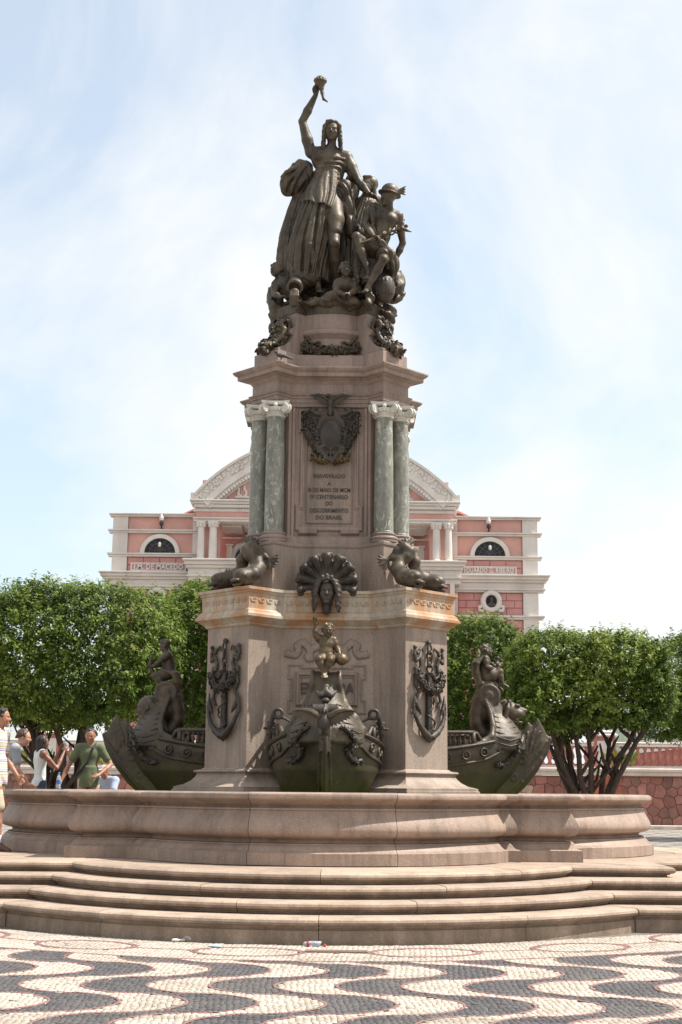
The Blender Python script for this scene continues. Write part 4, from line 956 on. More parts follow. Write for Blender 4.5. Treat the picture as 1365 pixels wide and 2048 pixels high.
def build_figureheads():
    # front: eagle with spread wings, rolled cushion and little mask
    S = Sculpt(.010)
    S.cyl(v3(-.15, -2.66, 2.31), v3(.15, -2.66, 2.31), .075, .02, .03); S.tor(v3(0, -2.66, 2.31), .075, .012, (1, 0, 0), .01)
    for s in (-1, 1): S.tor(v3(s*.145, -2.66, 2.31), .06, .018, (1, 0, 0), .01)
    S.ell(v3(0, -2.56, 2.43), (.05, .05, .04)); S.ell(v3(0, -2.47, 2.52), (.075, .05, .05)); S.ell(v3(0, -2.44, 2.60), (.05, .04, .05)); S.chain([v3(-.12, -2.44, 2.55), v3(-.06, -2.5, 2.5), v3(0, -2.48, 2.56), v3(.06, -2.5, 2.5), v3(.12, -2.44, 2.55)], [.02, .03, .03, .03, .02], .02)
    boat_part(B_front, S, 'cushion', 'bronze_dark')
    S = Sculpt(.010)
    c = v3(-.01, -3.06, 2.16); S.ell(c, (.085, .085, .125), None, .03); S.ell(c+v3(0, -.03, -.02), (.07, .07, .09), None, .03); S.ell(c+v3(.0, -.045, .125), (.048, .052, .05), None, .025); S.cap(c+v3(0, -.085, .125), c+v3(0, -.125, .10), .018, .006, .01)
    for w in (-1, 1): S.chain([c+v3(w*.035, -.03, -.09), c+v3(w*.045, -.05, -.15)], [.03, .022], .015)
    S.chain([c+v3(0, .02, -.08), c+v3(0, .0, -.19)], [.05, .035], .02)
    boat_part(B_front, S, 'eagle', 'bronze_dark')
    for s in (-1, 1):
        b = MB(); n = 9; base = c+v3(s*.05, -.05, .05); tip = c+v3(s*.34, -.08, .125)
        for i in range(n):
            t = i/(n-1.); root = base+(c+v3(s*.26, -.08, .125)-base)*t*.8; d = unit(v3(s*(.35+.9*t), .02, -.75+.70*t)); ln = .13+.08*t-.04*t*t; q = root+d*ln; w = v3(s*.032, 0, .02)
            V = [root-w*.6, root+w*.6, root+d*ln*.6+w*.9, q, root+d*ln*.6-w*.9]; V = V+[v+v3(0, .02-.012*i/n, 0) for v in V]
            b.add(V, [(0, 1, 2, 3, 4), (9, 8, 7, 6, 5), (0, 5, 6, 1), (1, 6, 7, 2), (2, 7, 8, 3), (3, 8, 9, 4), (4, 9, 5, 0)])
        b.tube([base, c+v3(s*.15, -.065, .11), c+v3(s*.25, -.075, .13), tip], [.036, .034, .024, .010], 7)
        b.build('eagle_wing', M['bronze'], B_front, False, (0, 0, -1.0))
    for s in (-1, 1):                                      # scroll ends on the deck corners
        S = Sculpt(.011); x = s*.60
        S.tor(v3(x, -2.0, 2.30), .055, .022, (0, 1, 0), .01); S.chain([v3(x+s*.06, -1.98, 2.28), v3(x+s*.10, -1.95, 2.15), v3(x+s*.10, -1.93, 2.02)], [.03, .028, .03], .02)
        for i in range(6):
            a = i*pi/3; S.cap(v3(x+s*.085, -1.95, 2.12), v3(x+s*.085+.085*cos(a), -1.95, 2.12+.085*sin(a)), .012, .018, .01)
        S.cap(v3(x-s*.04, -2.0, 2.26), v3(x-s*.16, -2.02, 2.20), .02, .014, .02)
        boat_part(B_front, S, 'deck_scroll', 'bronze_dark')
    # left: bearded head under the child;  boat axes: u outward = -y
    S = Sculpt(.010); hc = v3(0, -2.50, 2.46); head(S, hc, (0, -1, -.08), (0, 0, 1), .36)
    for i in range(46):
        rg = np.random.default_rng(500+i); a = rg.uniform(-1, 1); p = hc+v3(a*.12, -.02-.06*rg.uniform(), -.12-.03*rg.uniform()); q = p+v3(a*.05, .04*rg.uniform(-1, 1), -.16-.14*rg.uniform()); S.chain([p, (p+q)/2+v3(rg.uniform(-.03, .03), -.01, 0), q], [.03, .026, .012], .012)
    for s in (-1, 1):
        for i in range(12):
            p = hc+v3(s*.10, .02+.012*i, .13-.008*i); q = p+v3(s*(.07+.004*i), .08+.006*i, -.20-.015*i); S.chain([p, p+v3(s*.06, .03, -.06), q, q+v3(-s*.02, -.06, -.05)], [.026, .028, .026, .012], .012)
    boat_part(B_left, S, 'bearded_head')
    # right: lion head
    S = Sculpt(.010); hc = v3(0, -2.52, 2.46)
    S.ell(hc, (.145, .15, .15), None, .04); S.ell(hc+v3(0, -.13, -.03), (.085, .11, .075), None, .04); S.cap(hc+v3(0, -.08, .06), hc+v3(0, -.22, .015), .045, .04, .03); S.ell(hc+v3(0, -.245, .015), (.04, .025, .025), None, .01)
    S.ell(hc+v3(0, -.11, -.145), (.065, .10, .03), None, .02); S.ell(hc+v3(0, -.16, -.10), (.055, .10, .035), None, .015, True)
    for s in (-1, 1):
        S.ell(hc+v3(s*.07, -.135, .055), (.028, .025, .02), None, .01, True); S.cap(hc+v3(s*.03, -.15, .085), hc+v3(s*.10, -.11, .085), .022, .02, .015); S.ell(hc+v3(s*.12, -.01, .12), (.035, .03, .045), None, .02)
        for i in range(15):
            a = i/14.; p = hc+v3(s*.11, .0+.06*a, .13-.20*a); q = p+v3(s*.08, .10-.05*a, -.26-.06*a); S.chain([p, p+v3(s*.07, .02, -.09), q, q+v3(-s*.015, -.05, -.10)], [.026, .026, .022, .010], .010)
    for i in range(8): S.chain([hc+v3(-.05+.014*i, .05, .14), hc+v3(-.07+.02*i, .16, .10), hc+v3(-.10+.028*i, .20, -.15), hc+v3(-.10+.028*i, .14, -.40)], [.03, .03, .03, .012], .012)
    boat_part(B_right, S, 'lion_head')
build_figureheads()

# ---------------------------------------------------------------- children (putti)
def putto(name, label, loc, rz, pose, u=.215, mat='bronze', h=.0095, seed=1, scale=.75):
    """pose: joints in local metres (x right, -y forward, seat at origin)"""
    o = empty(name, loc, rz, label=label, cat='statue', group='bronze child figures')
    J = {k: (None if v is None else np.asarray(v, float)) for k, v in pose.items() if k not in ('face', 'up', 'handL', 'handR', 'toeL', 'toeR', 'curlL', 'curlR')}
    S = Sculpt(h); k = .03
    torso(S, J, u, k, 0, False, True)
    up = pose.get('up', (0, 0, 1)); f = pose['face']
    S.cap(J['neck']-v3(0, 0, .02), J['head']-unit(up)*.2*u, .21*u, .20*u, k)
    head(S, J['head'], f, up, u, True, None, True); hairlocks(S, J['head'], f, up, u, 46, .10, seed)
    S.ell(J['waist']+.1*u*unit(np.asarray(f)), (.40*u, .40*u, .45*u), None, .04)
    for q in 'LR':
        arm(S, J, q, u*1.15, k*.6, 1.05); leg(S, J, q, u*1.12, k*.6, 1.0)
        if pose.get('hand'+q) is not None: hand(S, J['wr'+q], pose['hand'+q][0], pose['hand'+q][1], .72*u, pose.get('curl'+q, .5), 1 if q == 'L' else -1)
        if pose.get('toe'+q) is not None and J.get('an'+q) is not None: foot(S, J['an'+q], pose['toe'+q], .85*u)
    ob('body', S.mesh('body'), M[mat], o); o.scale = (scale,)*3
    return o
def boat_pt(k, x, u, z):
    a = boat_to(k)[2]; X, Y = x, -u; return (MX+X*cos(a)-Y*sin(a), MY+X*sin(a)+Y*cos(a), z)
def build_putti():
    # front child: right arm raised, globe under the left hand
    o = putto('child_statue', 'gilded bronze child seated on the front prow raising one arm', boat_pt(0, 0, 2.28, 2.895), 0, dict(
        pelvis=(0, 0, .08), waist=(0, .01, .19), chest=(.005, .01, .31), neck=(.01, .0, .44), head=(.02, -.03, .56), shL=(.115, .01, .40), shR=(-.105, .01, .41), elL=(.175, .0, .27), wrL=(.215, -.09, .19),
        elR=(-.185, -.03, .475), wrR=(-.195, -.04, .63), hipL=(.07, -.02, .07), hipR=(-.07, -.02, .07), knL=(.065, -.23, .06), knR=(-.12, -.23, .07), anL=(-.005, -.22, -.13), anR=(-.05, -.24, -.13),
        face=(.1, -1, -.12), handL=((.2, -.6, -.6), (0, .3, -1)), handR=((.0, -.1, 1), (0, -1, 0)), curlR=.35, toeL=(-.05, -1, -.6), toeR=(.15, -1, -.6), calfL=v3(0, 1, 0), calfR=v3(0, 1, 0)), .235, 'bronze_gold', .0095, 3)
    S = Sculpt(.010); S.ell(v3(.255, -.13, .075), (.10, .10, .10)); S.tor(v3(.255, -.13, .075), .099, .007, (.3, .2, 1), .006); S.tor(v3(.255, -.13, .075), .099, .006, (1, .2, .1), .006); ob('globe', S.mesh('globe'), M['bronze_gold'], o)
    # left child: sits side-on reading the horn he holds, cloth over the lap
    o = putto('child_statue', 'bronze child with a horn seated on the left prow', boat_pt(3, 0, 2.22, 2.89), boat_to(3)[2], dict(
        pelvis=(0, 0, .08), waist=(0, -.01, .20), chest=(0, -.03, .33), neck=(0, -.055, .46), head=(.0, -.10, .575), shL=(.12, -.03, .41), shR=(-.12, -.03, .41), elL=(.15, -.16, .29), wrL=(.06, -.29, .19),
        elR=(-.16, -.13, .28), wrR=(-.07, -.27, .20), hipL=(.08, -.02, .06), hipR=(-.08, -.02, .06), knL=(.14, -.25, .03), knR=(-.15, -.24, -.0), anL=(.13, -.10, -.16), anR=(-.14, -.12, -.18),
        face=(.0, -1, -.45), handL=((-.4, -.8, .2), (0, 0, -1)), handR=((.4, -.8, .2), (0, 0, -1)), toeL=(.2, -.5, -.8), toeR=(-.2, .2, -.9), calfL=v3(0, 1, .3), calfR=v3(0, 1, .3)), .235, 'bronze', .0095, 5)
    S = Sculpt(.010); S.chain([v3(0, -.26, .02), v3(0, -.33, .12), v3(0, -.37, .24), v3(-.01, -.345, .37), v3(-.02, -.325, .44)], [.045, .042, .035, .024, .008], .02); ob('horn', S.mesh('horn'), M['bronze'], o)
    S = Sculpt(.012)
    for i in range(16):
        a = -1.2+i*.16; S.chain([v3(.14*sin(a*1.3), -.10-.03*cos(a), .12), v3(.17*sin(a*1.3), .06+.10*abs(cos(a)), .06), v3(.18*sin(a), .16+.03*cos(a*7), -.10), v3(.16*sin(a), .17+.03*sin(i*2.), -.25)], [.04, .045, .04, .025], .02)
    ob('lap_cloth', S.mesh('lap_cloth'), M['bronze'], o)
    # right child: cape behind, bunch of flowers in the arms, one leg lifted
    o = putto('child_statue', 'bronze child holding flowers seated on the right prow', boat_pt(1, 0, 2.22, 2.86), boat_to(1)[2], dict(
        pelvis=(0, .02, .10), waist=(0, .02, .22), chest=(0, .02, .35), neck=(0, .01, .48), head=(.0, -.02, .60), shL=(.12, .02, .43), shR=(-.12, .02, .43), elL=(.16, -.02, .28), wrL=(.07, -.17, .27),
        elR=(-.17, .0, .28), wrR=(-.08, -.15, .25), hipL=(.08, -.02, .09), hipR=(-.08, -.02, .09), knL=(.09, -.27, .17), knR=(-.10, -.25, .20), anL=(.08, -.24, -.05), anR=(-.09, -.30, -.02),
        face=(-.25, -1, .05), handL=((-.5, -.7, .1), (0, 0, 1)), handR=((.5, -.7, .1), (0, 0, 1)), toeL=(.1, -1, -.4), toeR=(-.1, -1, -.1), calfL=v3(0, 1, .1), calfR=v3(0, 1, .1)), .235, 'bronze', .0095, 8)
    S = Sculpt(.010); rg = np.random.default_rng(4)
    for i in range(26): S.ell(v3(0, -.21, .36)+rg.normal(size=3)*v3(.055, .05, .06), (.035, .035, .03), None, .012)
    S.cap(v3(0, -.16, .22), v3(0, -.20, .34), .03, .06, .02); ob('flowers', S.mesh('flowers'), M['bronze'], o)
    S = Sculpt(.012)
    for i in range(13):
        a = -1.3+i*.216; S.chain([v3(.12*sin(a), .06, .46), v3(.16*sin(a), .16+.05*cos(a)+.02*(i % 2), .34), v3(.16*sin(a), .18+.04*cos(a)-.03*(i % 2), .16), v3(.15*sin(a), .11+.03*(i % 2), -.02), v3(.12*sin(a), .03, -.16)], [.03, .045, .05, .045, .04], .022)
    S.ell(v3(0, -.02, -.06), (.2, .2, .13), None, .05)
    ob('cape', S.mesh('cape'), M['bronze'], o)
build_putti()
# ================================================================= bronze ornaments on the pedestal
def mlocal(name, label, cat, group=None, z0=4.0, loc=None):
    o = empty(name, (MX, MY, z0), label=label, cat=cat, group=group); return o
def mpart(o, me, nm, mat): return ob(nm, me, M[mat] if isinstance(mat, str) else mat, o, (0, 0, -o.location.z))
def mirr(pts, s): return [v3(p[0]*s, p[1], p[2]) for p in pts]
def build_dolphins():
    for s, wh in ((1, 'left'), (-1, 'right')):
        for which, path, rad, hd, lab in (
            (0, [(487, 1158, 1.52), (505, 1150, 1.45), (517, 1136, 1.32), (514, 1120, 1.27), (500, 1111, 1.26), (494, 1100, 1.24), (505, 1091, 1.24), (520, 1099, 1.25), (530, 1112, 1.27), (538, 1118, 1.28)], [.095, .112, .095, .080, .075, .070, .058, .044, .032, .022], (-1, -.9, -.25), 'inner bronze dolphin coiled on the %s corner of the cornice'),
            (1, [(443, 1166, .98), (462, 1158, .95), (478, 1150, 1.0), (487, 1135, 1.08), (484, 1120, 1.12), (492, 1106, 1.14), (496, 1096, 1.12), (499, 1088, 1.08)], [.095, .112, .10, .082, .072, .058, .042, .028], (-1, -.55, -.25), 'outer bronze dolphin coiled on the %s corner of the cornice')):
            o = mlocal('dolphin', lab % wh, 'statue', 'bronze dolphins', 4.0)
            pts = [mp(x, r, d) for x, r, d in path]; pts[0][2] = max(pts[0][2], 4.055); pts[1][2] = max(pts[1][2], 4.075)
            S = Sculpt(.012); S.chain(pts, rad, .04)
            f = unit(hd); a = pts[0]; r_, f_, u_ = basis(f)
            S.ell(a-f*.02+u_*.03, (.125, .15, .115), np.stack([r_, f_, u_]), .03); S.ell(a+f*.05+u_*.065, (.08, .08, .06), np.stack([r_, f_, u_]), .04)
            S.ell(a+f*.135-u_*.005, (.075, .065, .030), np.stack([r_, f_, u_]), .015); S.ell(a+f*.115-u_*.065, (.062, .060, .028), np.stack([r_, f_, u_]), .012)
            S.ell(a+f*.17-u_*.036, (.09, .08, .010), np.stack([r_, f_, u_]), .006, True)
            for q in (-1, 1):
                S.ell(a+r_*q*.105+f*.045+u_*.045, (.022, .022, .020), None, .004); S.tor(a+r_*q*.102+f*.045+u_*.045, .028, .010, r_, .006)
                S.chain([a+r_*q*.10-f*.06+u_*.05, a+r_*q*.125-f*.07-u_*.02, a+r_*q*.11-f*.05-u_*.07], [.010, .012, .008], .008, True)
            for i in range(5): S.cap(pts[1]+u_*.10+f*(.06-.035*i), pts[1]+u_*(.15-.012*i)+f*(.03-.04*i), .016, .008, .012)
            e = pts[-1]; d = unit(pts[-1]-pts[-2]); sd_ = unit(np.cross(d, (0, 1, 0)))
            for i in range(7):
                t = (i-3)/3.; S.cap(e, e+(d*cos(t*1.1)+sd_*sin(t*1.1))*.13+v3(0, -.02*(i % 2), 0), .022, .016, .012)
            for i in range(1, len(pts)-1):                      # scale rings
                dd = unit(pts[i+1]-pts[i-1]); S.tor(pts[i], rad[i]*.99, .008, dd, .008)
            me = S.mesh('dolphin_body')
            if s < 0: me.transform(Matrix.Diagonal((-1, 1, 1, 1))); me.flip_normals()
            mpart(o, me, 'dolphin_body', 'bronze')
build_dolphins()
def build_mask():
    o = mlocal('mask', 'dark bronze female mask in a scallop shell above the front prow', 'mask', None, 3.7)
    c = mp(654, 1183, 1.40); cs = v3(c[0], -1.20, 4.02)
    S = Sculpt(.010); S.ell(cs+v3(0, .03, .09), (.40, .05, .36), None, .03)
    for i in range(9):
        a = pi*(-.05+1.10*i/8.); d = v3(cos(a), 0, sin(a)); ln = .36+.045*sin(a)
        S.chain([cs+d*.06, cs+d*ln*.5+v3(0, .015, 0), cs+d*ln*.82+v3(0, -.03, 0), cs+d*ln+v3(0, -.09, 0)], [.03, .055, .070, .05], .014)
        for w in (-1, 1):
            aa = a+w*.085; dd = v3(cos(aa), 0, sin(aa)); S.tor(cs+dd*(ln+.005)+v3(0, -.085, 0), .034, .018, (0, 1, .0), .008)
    for i in range(8):
        a = pi*(-.05+1.10*(i+.5)/8.); d = v3(cos(a), 0, sin(a)); S.chain([cs+d*.12+v3(0, -.03, 0), cs+d*.30+v3(0, -.06, 0), cs+d*.42+v3(0, -.12, 0)], [.008, .02, .026], .008, True)
    mpart(o, S.mesh('shell'), 'shell', 'bronze_dark')
    S = Sculpt(.008); u = .33; hc = v3(c[0], -1.40, float(c[2])); head(S, hc, (0, -1, -.10), (0, 0, 1), u); S.cap(hc+v3(0, .05, -.1), hc+v3(0, .05, -.24), .08, .06, .03)
    mpart(o, S.mesh('face'), 'face', 'bronze_dark')
    S = Sculpt(.009); rg = np.random.default_rng(3)
    for s in (-1, 1):
        for i in range(24):
            t = i/23.; p = hc+v3(s*(.01+.09*t), -.14+.10*t, .150-.02*t); pts = [p]; ll = rg.uniform(.7, 1.15)
            for j in range(1, 8):
                w = j/7.; pts.append(hc+v3(s*(.005+.135*sin(min(1, w/.45)*1.65)+.03*t+.016*sin(j*1.9+i)), -.12+.12*t+.012*cos(j*2.3+i*1.7)+.03*w, .0+.155*cos(min(1, w/.45)*1.7)-.42*max(0, w-.45)*ll))
            S.chain(pts, [.016, .02, .022, .022, .02, .019, .016, .008], .006)
    S.chain([hc+v3(x, -.13+abs(x)*.5, .155-abs(x)*.2) for x in (-.14, -.07, 0, .07, .14)], [.02, .024, .026, .024, .02], .01)
    for s in (-1, 0, 1): S.ell(hc+v3(s*.06, -.13, .19-.02*abs(s)), (.03, .025, .035), None, .01)
    mpart(o, S.mesh('hair'), 'hair', 'bronze_dark')
build_mask()
def build_arms():
    o = mlocal('coat_of_arms', 'dark bronze coat of arms with eagle, oval shield and anchor above the inscription', 'relief', None, 5.7)
    y = -.86
    c = mp(662, 872, .88); X = float(c[0]); Z = float(c[2])
    S = Sculpt(.010)
    pl = [(-.36, .33), (.36, .33), (.37, .12), (.31, -.18), (.22, -.26), (-.22, -.26), (-.31, -.18), (-.37, .12)]
    def q(x, z, d=0): return v3(X+x, y-d, Z+z)
    for i in range(9):
        t = (i-4)/4.; S.cap(q(t*.20, -.20), q(t*.31, .30-.03*abs(t)), .05, .07, .03)
    S.ell(q(0, 0, .05), (.195, .07, .255), None, .02); S.ell(q(0, .0, .09), (.155, .05, .215), None, .005)
    for i in range(28):
        a = 2*pi*i/28; b_ = 2*pi*(i+1)/28; S.cap(q(.195*cos(a), .258*sin(a), .07), q(.195*cos(b_), .258*sin(b_), .07), .024, .024, .01)
    for s in (-1, 1):
        S.chain([q(s*.06, .34, .07), q(s*.12, .30, .08), q(s*.20, .31, .07), q(s*.27, .345, .06), q(s*.24, .38, .06), q(s*.20, .365, .05)], [.035, .04, .035, .03, .024, .02], .02)
        S.chain([q(s*.03, .36, .06), q(s*.07, .28, .07), q(s*.15, .20, .07), q(s*.21, .05, .06), q(s*.20, -.14, .06), q(s*.12, -.24, .08), q(s*.06, -.30, .08)], [.04, .035, .03, .028, .028, .03, .03], .02)
        S.chain([q(s*.12, -.17, .09), q(s*.17, -.19, .09), q(s*.17, -.24, .08), q(s*.11, -.26, .09), q(s*.05, -.33, .09)], [.028, .03, .028, .03, .03], .02)
        S.chain([q(0, -.36, .09), q(s*.07, -.335, .09), q(s*.105, -.275, .09)], [.026, .026, .014], .015); S.cap(q(s*.105, -.27, .09), q(s*.075, -.285, .09), .02, .012, .01)
    S.cap(q(0, -.14, .10), q(0, -.36, .09), .016, .02, .01); S.cap(q(-.045, -.16, .10), q(.045, -.16, .10), .012, .012, .01)
    mpart(o, S.mesh('shield'), 'shield', 'bronze_dark')
    for s in (-1, 1):
        for j in range(6):
            t = j/5.; g = leaf_garland([q(s*(.06+.10*t), -.24, .05), q(s*(.15+.13*t), -.10, .06), q(s*(.17+.19*t), .10, .055), q(s*(.16+.20*t), .30+.01*j, .05)], .035, 60+j+s, 70, lf=.055); mpart(o, g.me('laurel'), 'laurel', 'bronze_dark')
        g = leaf_garland([q(s*.04, -.36, .05), q(s*.14, -.335, .06), q(s*.25, -.315, .05)], .05, 90+s, 70, lf=.065); mpart(o, g.me('acanthus'), 'acanthus', 'bronze_gold')
    # eagle
    S = Sculpt(.008); e = q(-.01, .47, .12)
    S.ell(e+v3(0, 0, -.02), (.045, .055, .075), None, .02); S.ell(e+v3(-.03, -.045, .07), (.03, .034, .03), None, .02); S.cap(e+v3(-.045, -.07, .07), e+v3(-.055, -.095, .055), .014, .005, .008); S.cap(e+v3(0, .01, -.08), e+v3(.0, .0, -.18), .04, .03, .02)
    mpart(o, S.mesh('eagle'), 'eagle', 'bronze_dark')
    for s in (-1, 1):
        b = MB(); n = 8; base = e+v3(s*.03, .0, .02)
        for i in range(n):
            t = i/(n-1.); root = base+v3(s*.13*t, -.02*t, .065*t); d = unit(v3(s*(.5+.75*t), 0, -.8+.72*t)); ln = .085+.05*t; w = v3(s*.018, 0, .012); qq = root+d*ln
            V = [root-w, root+w, root+d*ln*.6+w, qq, root+d*ln*.6-w]; V = V+[v+v3(0, .014, 0) for v in V]; b.add(V, [(0, 1, 2, 3, 4), (9, 8, 7, 6, 5), (0, 5, 6, 1), (1, 6, 7, 2), (2, 7, 8, 3), (3, 8, 9, 4), (4, 9, 5, 0)])
        b.tube([base, base+v3(s*.07, -.01, .045), base+v3(s*.14, -.02, .068), base+v3(s*.20, -.02, .06)], [.026, .024, .02, .008], 6)
        mpart(o, b.me('wing'), 'wing', 'bronze_dark')
build_arms()
def build_anchors():
    for s, wh in ((-1, 'left'), (1, 'right')):
        o = empty('anchor_relief', (MX, MY, 2.0), 0, label='bronze anchor with chain, ribbons and garland on the %s pier' % wh, cat='relief', group='anchor reliefs on the piers')
        n = v3(s*.7071, -.7071, 0); t = v3(.7071, s*.7071, 0) ; c0 = n*1.847
        def q(a, z, d=.03): return c0+t*a+n*d+v3(0, 0, z)
        A = lambda me, nm, mat='bronze_dark': ob(nm, me, M[mat], o, (0, 0, -2.0))
        S = Sculpt(.009)
        S.cap(q(-.0, 2.12, .03), q(0, 2.86, .03), .042, .034, .01); S.cap(q(-.026, 2.12, .055), q(-.020, 2.8, .05), .018, .016, .006); S.cap(q(.028, 2.12, .055), q(.022, 2.8, .05), .018, .016, .006)
        for w in (-1, 1):
            S.chain([q(0, 1.98, .04), q(w*.035, 2.05, .06), q(w*.13, 2.11, .07), q(w*.22, 2.20, .07), q(w*.275, 2.30, .06), q(w*.285, 2.38, .05)], [.010, .050, .042, .032, .026, .020], .010)
            S.chain([q(w*.195, 2.34, .075), q(w*.235, 2.40, .07), q(w*.275, 2.48, .06), q(w*.295, 2.60, .045)], [.012, .028, .027, .005], .008); S.chain([q(w*.315, 2.34, .05), q(w*.305, 2.44, .05), q(w*.295, 2.60, .045)], [.016, .020, .005], .008)
        A(S.mesh('anchor'), 'anchor')
        b = MB(); rp = []
        for i in range(40):
            a = i/39.; rp.append(q(.08*sin(a*9.2)*(1-.3*a), 2.13+.42*a, .06+.05*abs(cos(a*9.2)))) 
        b.tube(rp, .013, 6); A(b.me('rope', True), 'rope'); b = MB().tube([q(-.05, 2.865, .09), q(0, 2.88, .11), q(.05, 2.90, .08)], .014, 6); A(b.me('rope_turn', True), 'rope_turn')
        for i in range(4):
            z = 2.93+i*.085; b = MB(); R = .036; nn = (t, n) if i % 2 else (t*.35+n*.65, n)
            ring = [q(0, z, .055)+unit(nn[0])*R*cos(a)+v3(0, 0, .062*sin(a)) for a in np.linspace(0, 2*pi, 17)]; b.tube(ring, .0145, 6, False); A(b.me('chain_link', True), 'chain_link')
        for w, zq, rq in ((0, 3.27, .038), (-1, 3.20, .028), (1, 3.20, .028)): b = MB(); b.add(*ico(q(w*.27, zq, .04), (rq,)*3, 10, 7)); A(b.me('stud', True), 'stud')
        for w in (-1, 1):
            S = Sculpt(.009)
            S.chain([q(w*.27, 3.19, .03), q(w*.275, 3.10, .04), q(w*.26, 3.02, .05), q(w*.19, 3.07, .045), q(w*.155, 2.98, .04), q(w*.18, 2.90, .04), q(w*.24, 2.92, .04)], [.016, .022, .024, .021, .022, .022, .016], .01)
            S.chain([q(w*.26, 3.17, .03), q(w*.21, 3.12, .035), q(w*.17, 3.17, .035), q(w*.125, 3.20, .03), q(w*.095, 3.14, .03)], [.013, .019, .019, .017, .008], .008)
            S.chain([q(w*.25, 2.93, .03), q(w*.25, 2.80, .045), q(w*.26, 2.72, .04), q(w*.20, 2.62, .035), q(w*.24, 2.52, .03), q(w*.20, 2.46, .025), q(w*.17, 2.43, .02)], [.020, .025, .023, .019, .020, .016, .007], .01)
            S.chain([q(w*.2, 2.84, .04), q(w*.13, 2.80, .03), q(w*.09, 2.86, .03), q(w*.07, 2.84, .03)], [.02, .022, .022, .014], .01)
            A(S.mesh('ribbon'), 'ribbon')
        sw = [q(-.25, 2.86, .06), q(-.20, 2.76, .08), q(-.12, 2.68, .10), q(0, 2.645, .11), q(.12, 2.68, .10), q(.20, 2.76, .08), q(.25, 2.86, .06)]
        g = leaf_garland(sw, .055, 33+s, 230, lf=.05); A(g.me('garland'), 'garland')
build_anchors()
def build_upper_ornaments():
    o = mlocal('garland_swag', 'bronze leaf swag with ribbons on the front of the drum', 'garland', None, 7.4)
    def cy(a, z, r=.745): return v3(r*sin(a), -r*cos(a), z)
    zc = float(mp(664, 703, .76)[2]); pts = [cy(a, zc+.14*(a/.72)**2+.0, .765) for a in np.linspace(-.80, .80, 17)]
    mpart(o, leaf_garland(pts, .075, 5, 330, lf=.065).me('leaves'), 'leaves', 'bronze')
    for s in (-1, 1):
        S = Sculpt(.010)
        S.chain([cy(s*.80, zc+.20), cy(s*.86, zc+.12), cy(s*.83, zc+.02), cy(s*.78, zc-.02)], [.03, .04, .035, .015], .02); S.tor(cy(s*.76, zc+.235, .76), .05, .018, (s*.7, -.7, 0), .01)
        S.chain([cy(s*.72, zc+.22), cy(s*.58, zc+.26), cy(s*.46, zc+.24), cy(s*.42, zc+.17), cy(s*.35, zc+.13), cy(s*.25, zc+.155), cy(s*.19, zc+.135)], [.018, .022, .022, .02, .02, .018, .008], .012)
        S.chain([cy(s*.46, zc+.24), cy(s*.52, zc+.17), cy(s*.46, zc+.14)], [.018, .018, .01], .012)
        mpart(o, S.mesh('ribbon'), 'ribbon', 'bronze')
    for k, s, wh in ((0, -1, 'left'), (1, 1, 'right')):
        o = mlocal('corner_foliage', 'bronze leaf cascade on the %s front console under the statues' % wh, 'garland', 'leaf cascades on the consoles', 7.4)
        def dg(e, z, t=0.0): return v3(s*e*.7071+t*.7071, -e*.7071+s*t*.7071*1, z)
        path = [dg(.95, 7.90), dg(1.03, 7.82), dg(1.05, 7.72), dg(1.02, 7.62), dg(1.08, 7.53), dg(1.18, 7.47), dg(1.29, 7.44), dg(1.35, 7.36)]
        mpart(o, leaf_garland(path, .12, 21+k, 330, lf=.085).me('leaves'), 'leaves', 'bronze')
        S = Sculpt(.011)
        for w in (-1, 1): S.tor(dg(1.03, 7.80, w*.12), .075, .028, (s*.7071*-1, -.7071*-1, .0) if False else (.7071*w, s*.7071*w, 0), .015); S.chain([dg(1.05, 7.74, w*.13), dg(1.10, 7.6, w*.12), dg(1.2, 7.5, w*.09), dg(1.33, 7.4, w*.05)], [.03, .035, .03, .015], .02)
        mpart(o, S.mesh('scroll'), 'scroll', 'bronze')
    p = mp(563, 714, 1.33); o = empty('pigeon', (MX+p[0], MY+p[1], 7.13), .4, label='small dark pigeon perched on the upper cornice', cat='bird'); S = Sculpt(.006)
    S.ell(v3(0, 0, .06), (.075, .035, .032), None, .01); S.ell(v3(-.075, 0, .095), (.024, .02, .022), None, .012); S.cap(v3(-.095, 0, .095), v3(-.115, 0, .088), .008, .003, .004); S.cap(v3(.06, 0, .055), v3(.16, 0, .03), .022, .012, .01); S.cap(v3(0, .012, .03), v3(0, .012, 0), .006, .006, .004); S.cap(v3(0, -.012, .03), v3(0, -.012, 0), .006, .006, .004)
    ob('pigeon_body', S.mesh('pigeon_body'), mat_plain('pigeon_feathers', (.05, .045, .05), .6, .4, 20), o)
build_upper_ornaments()
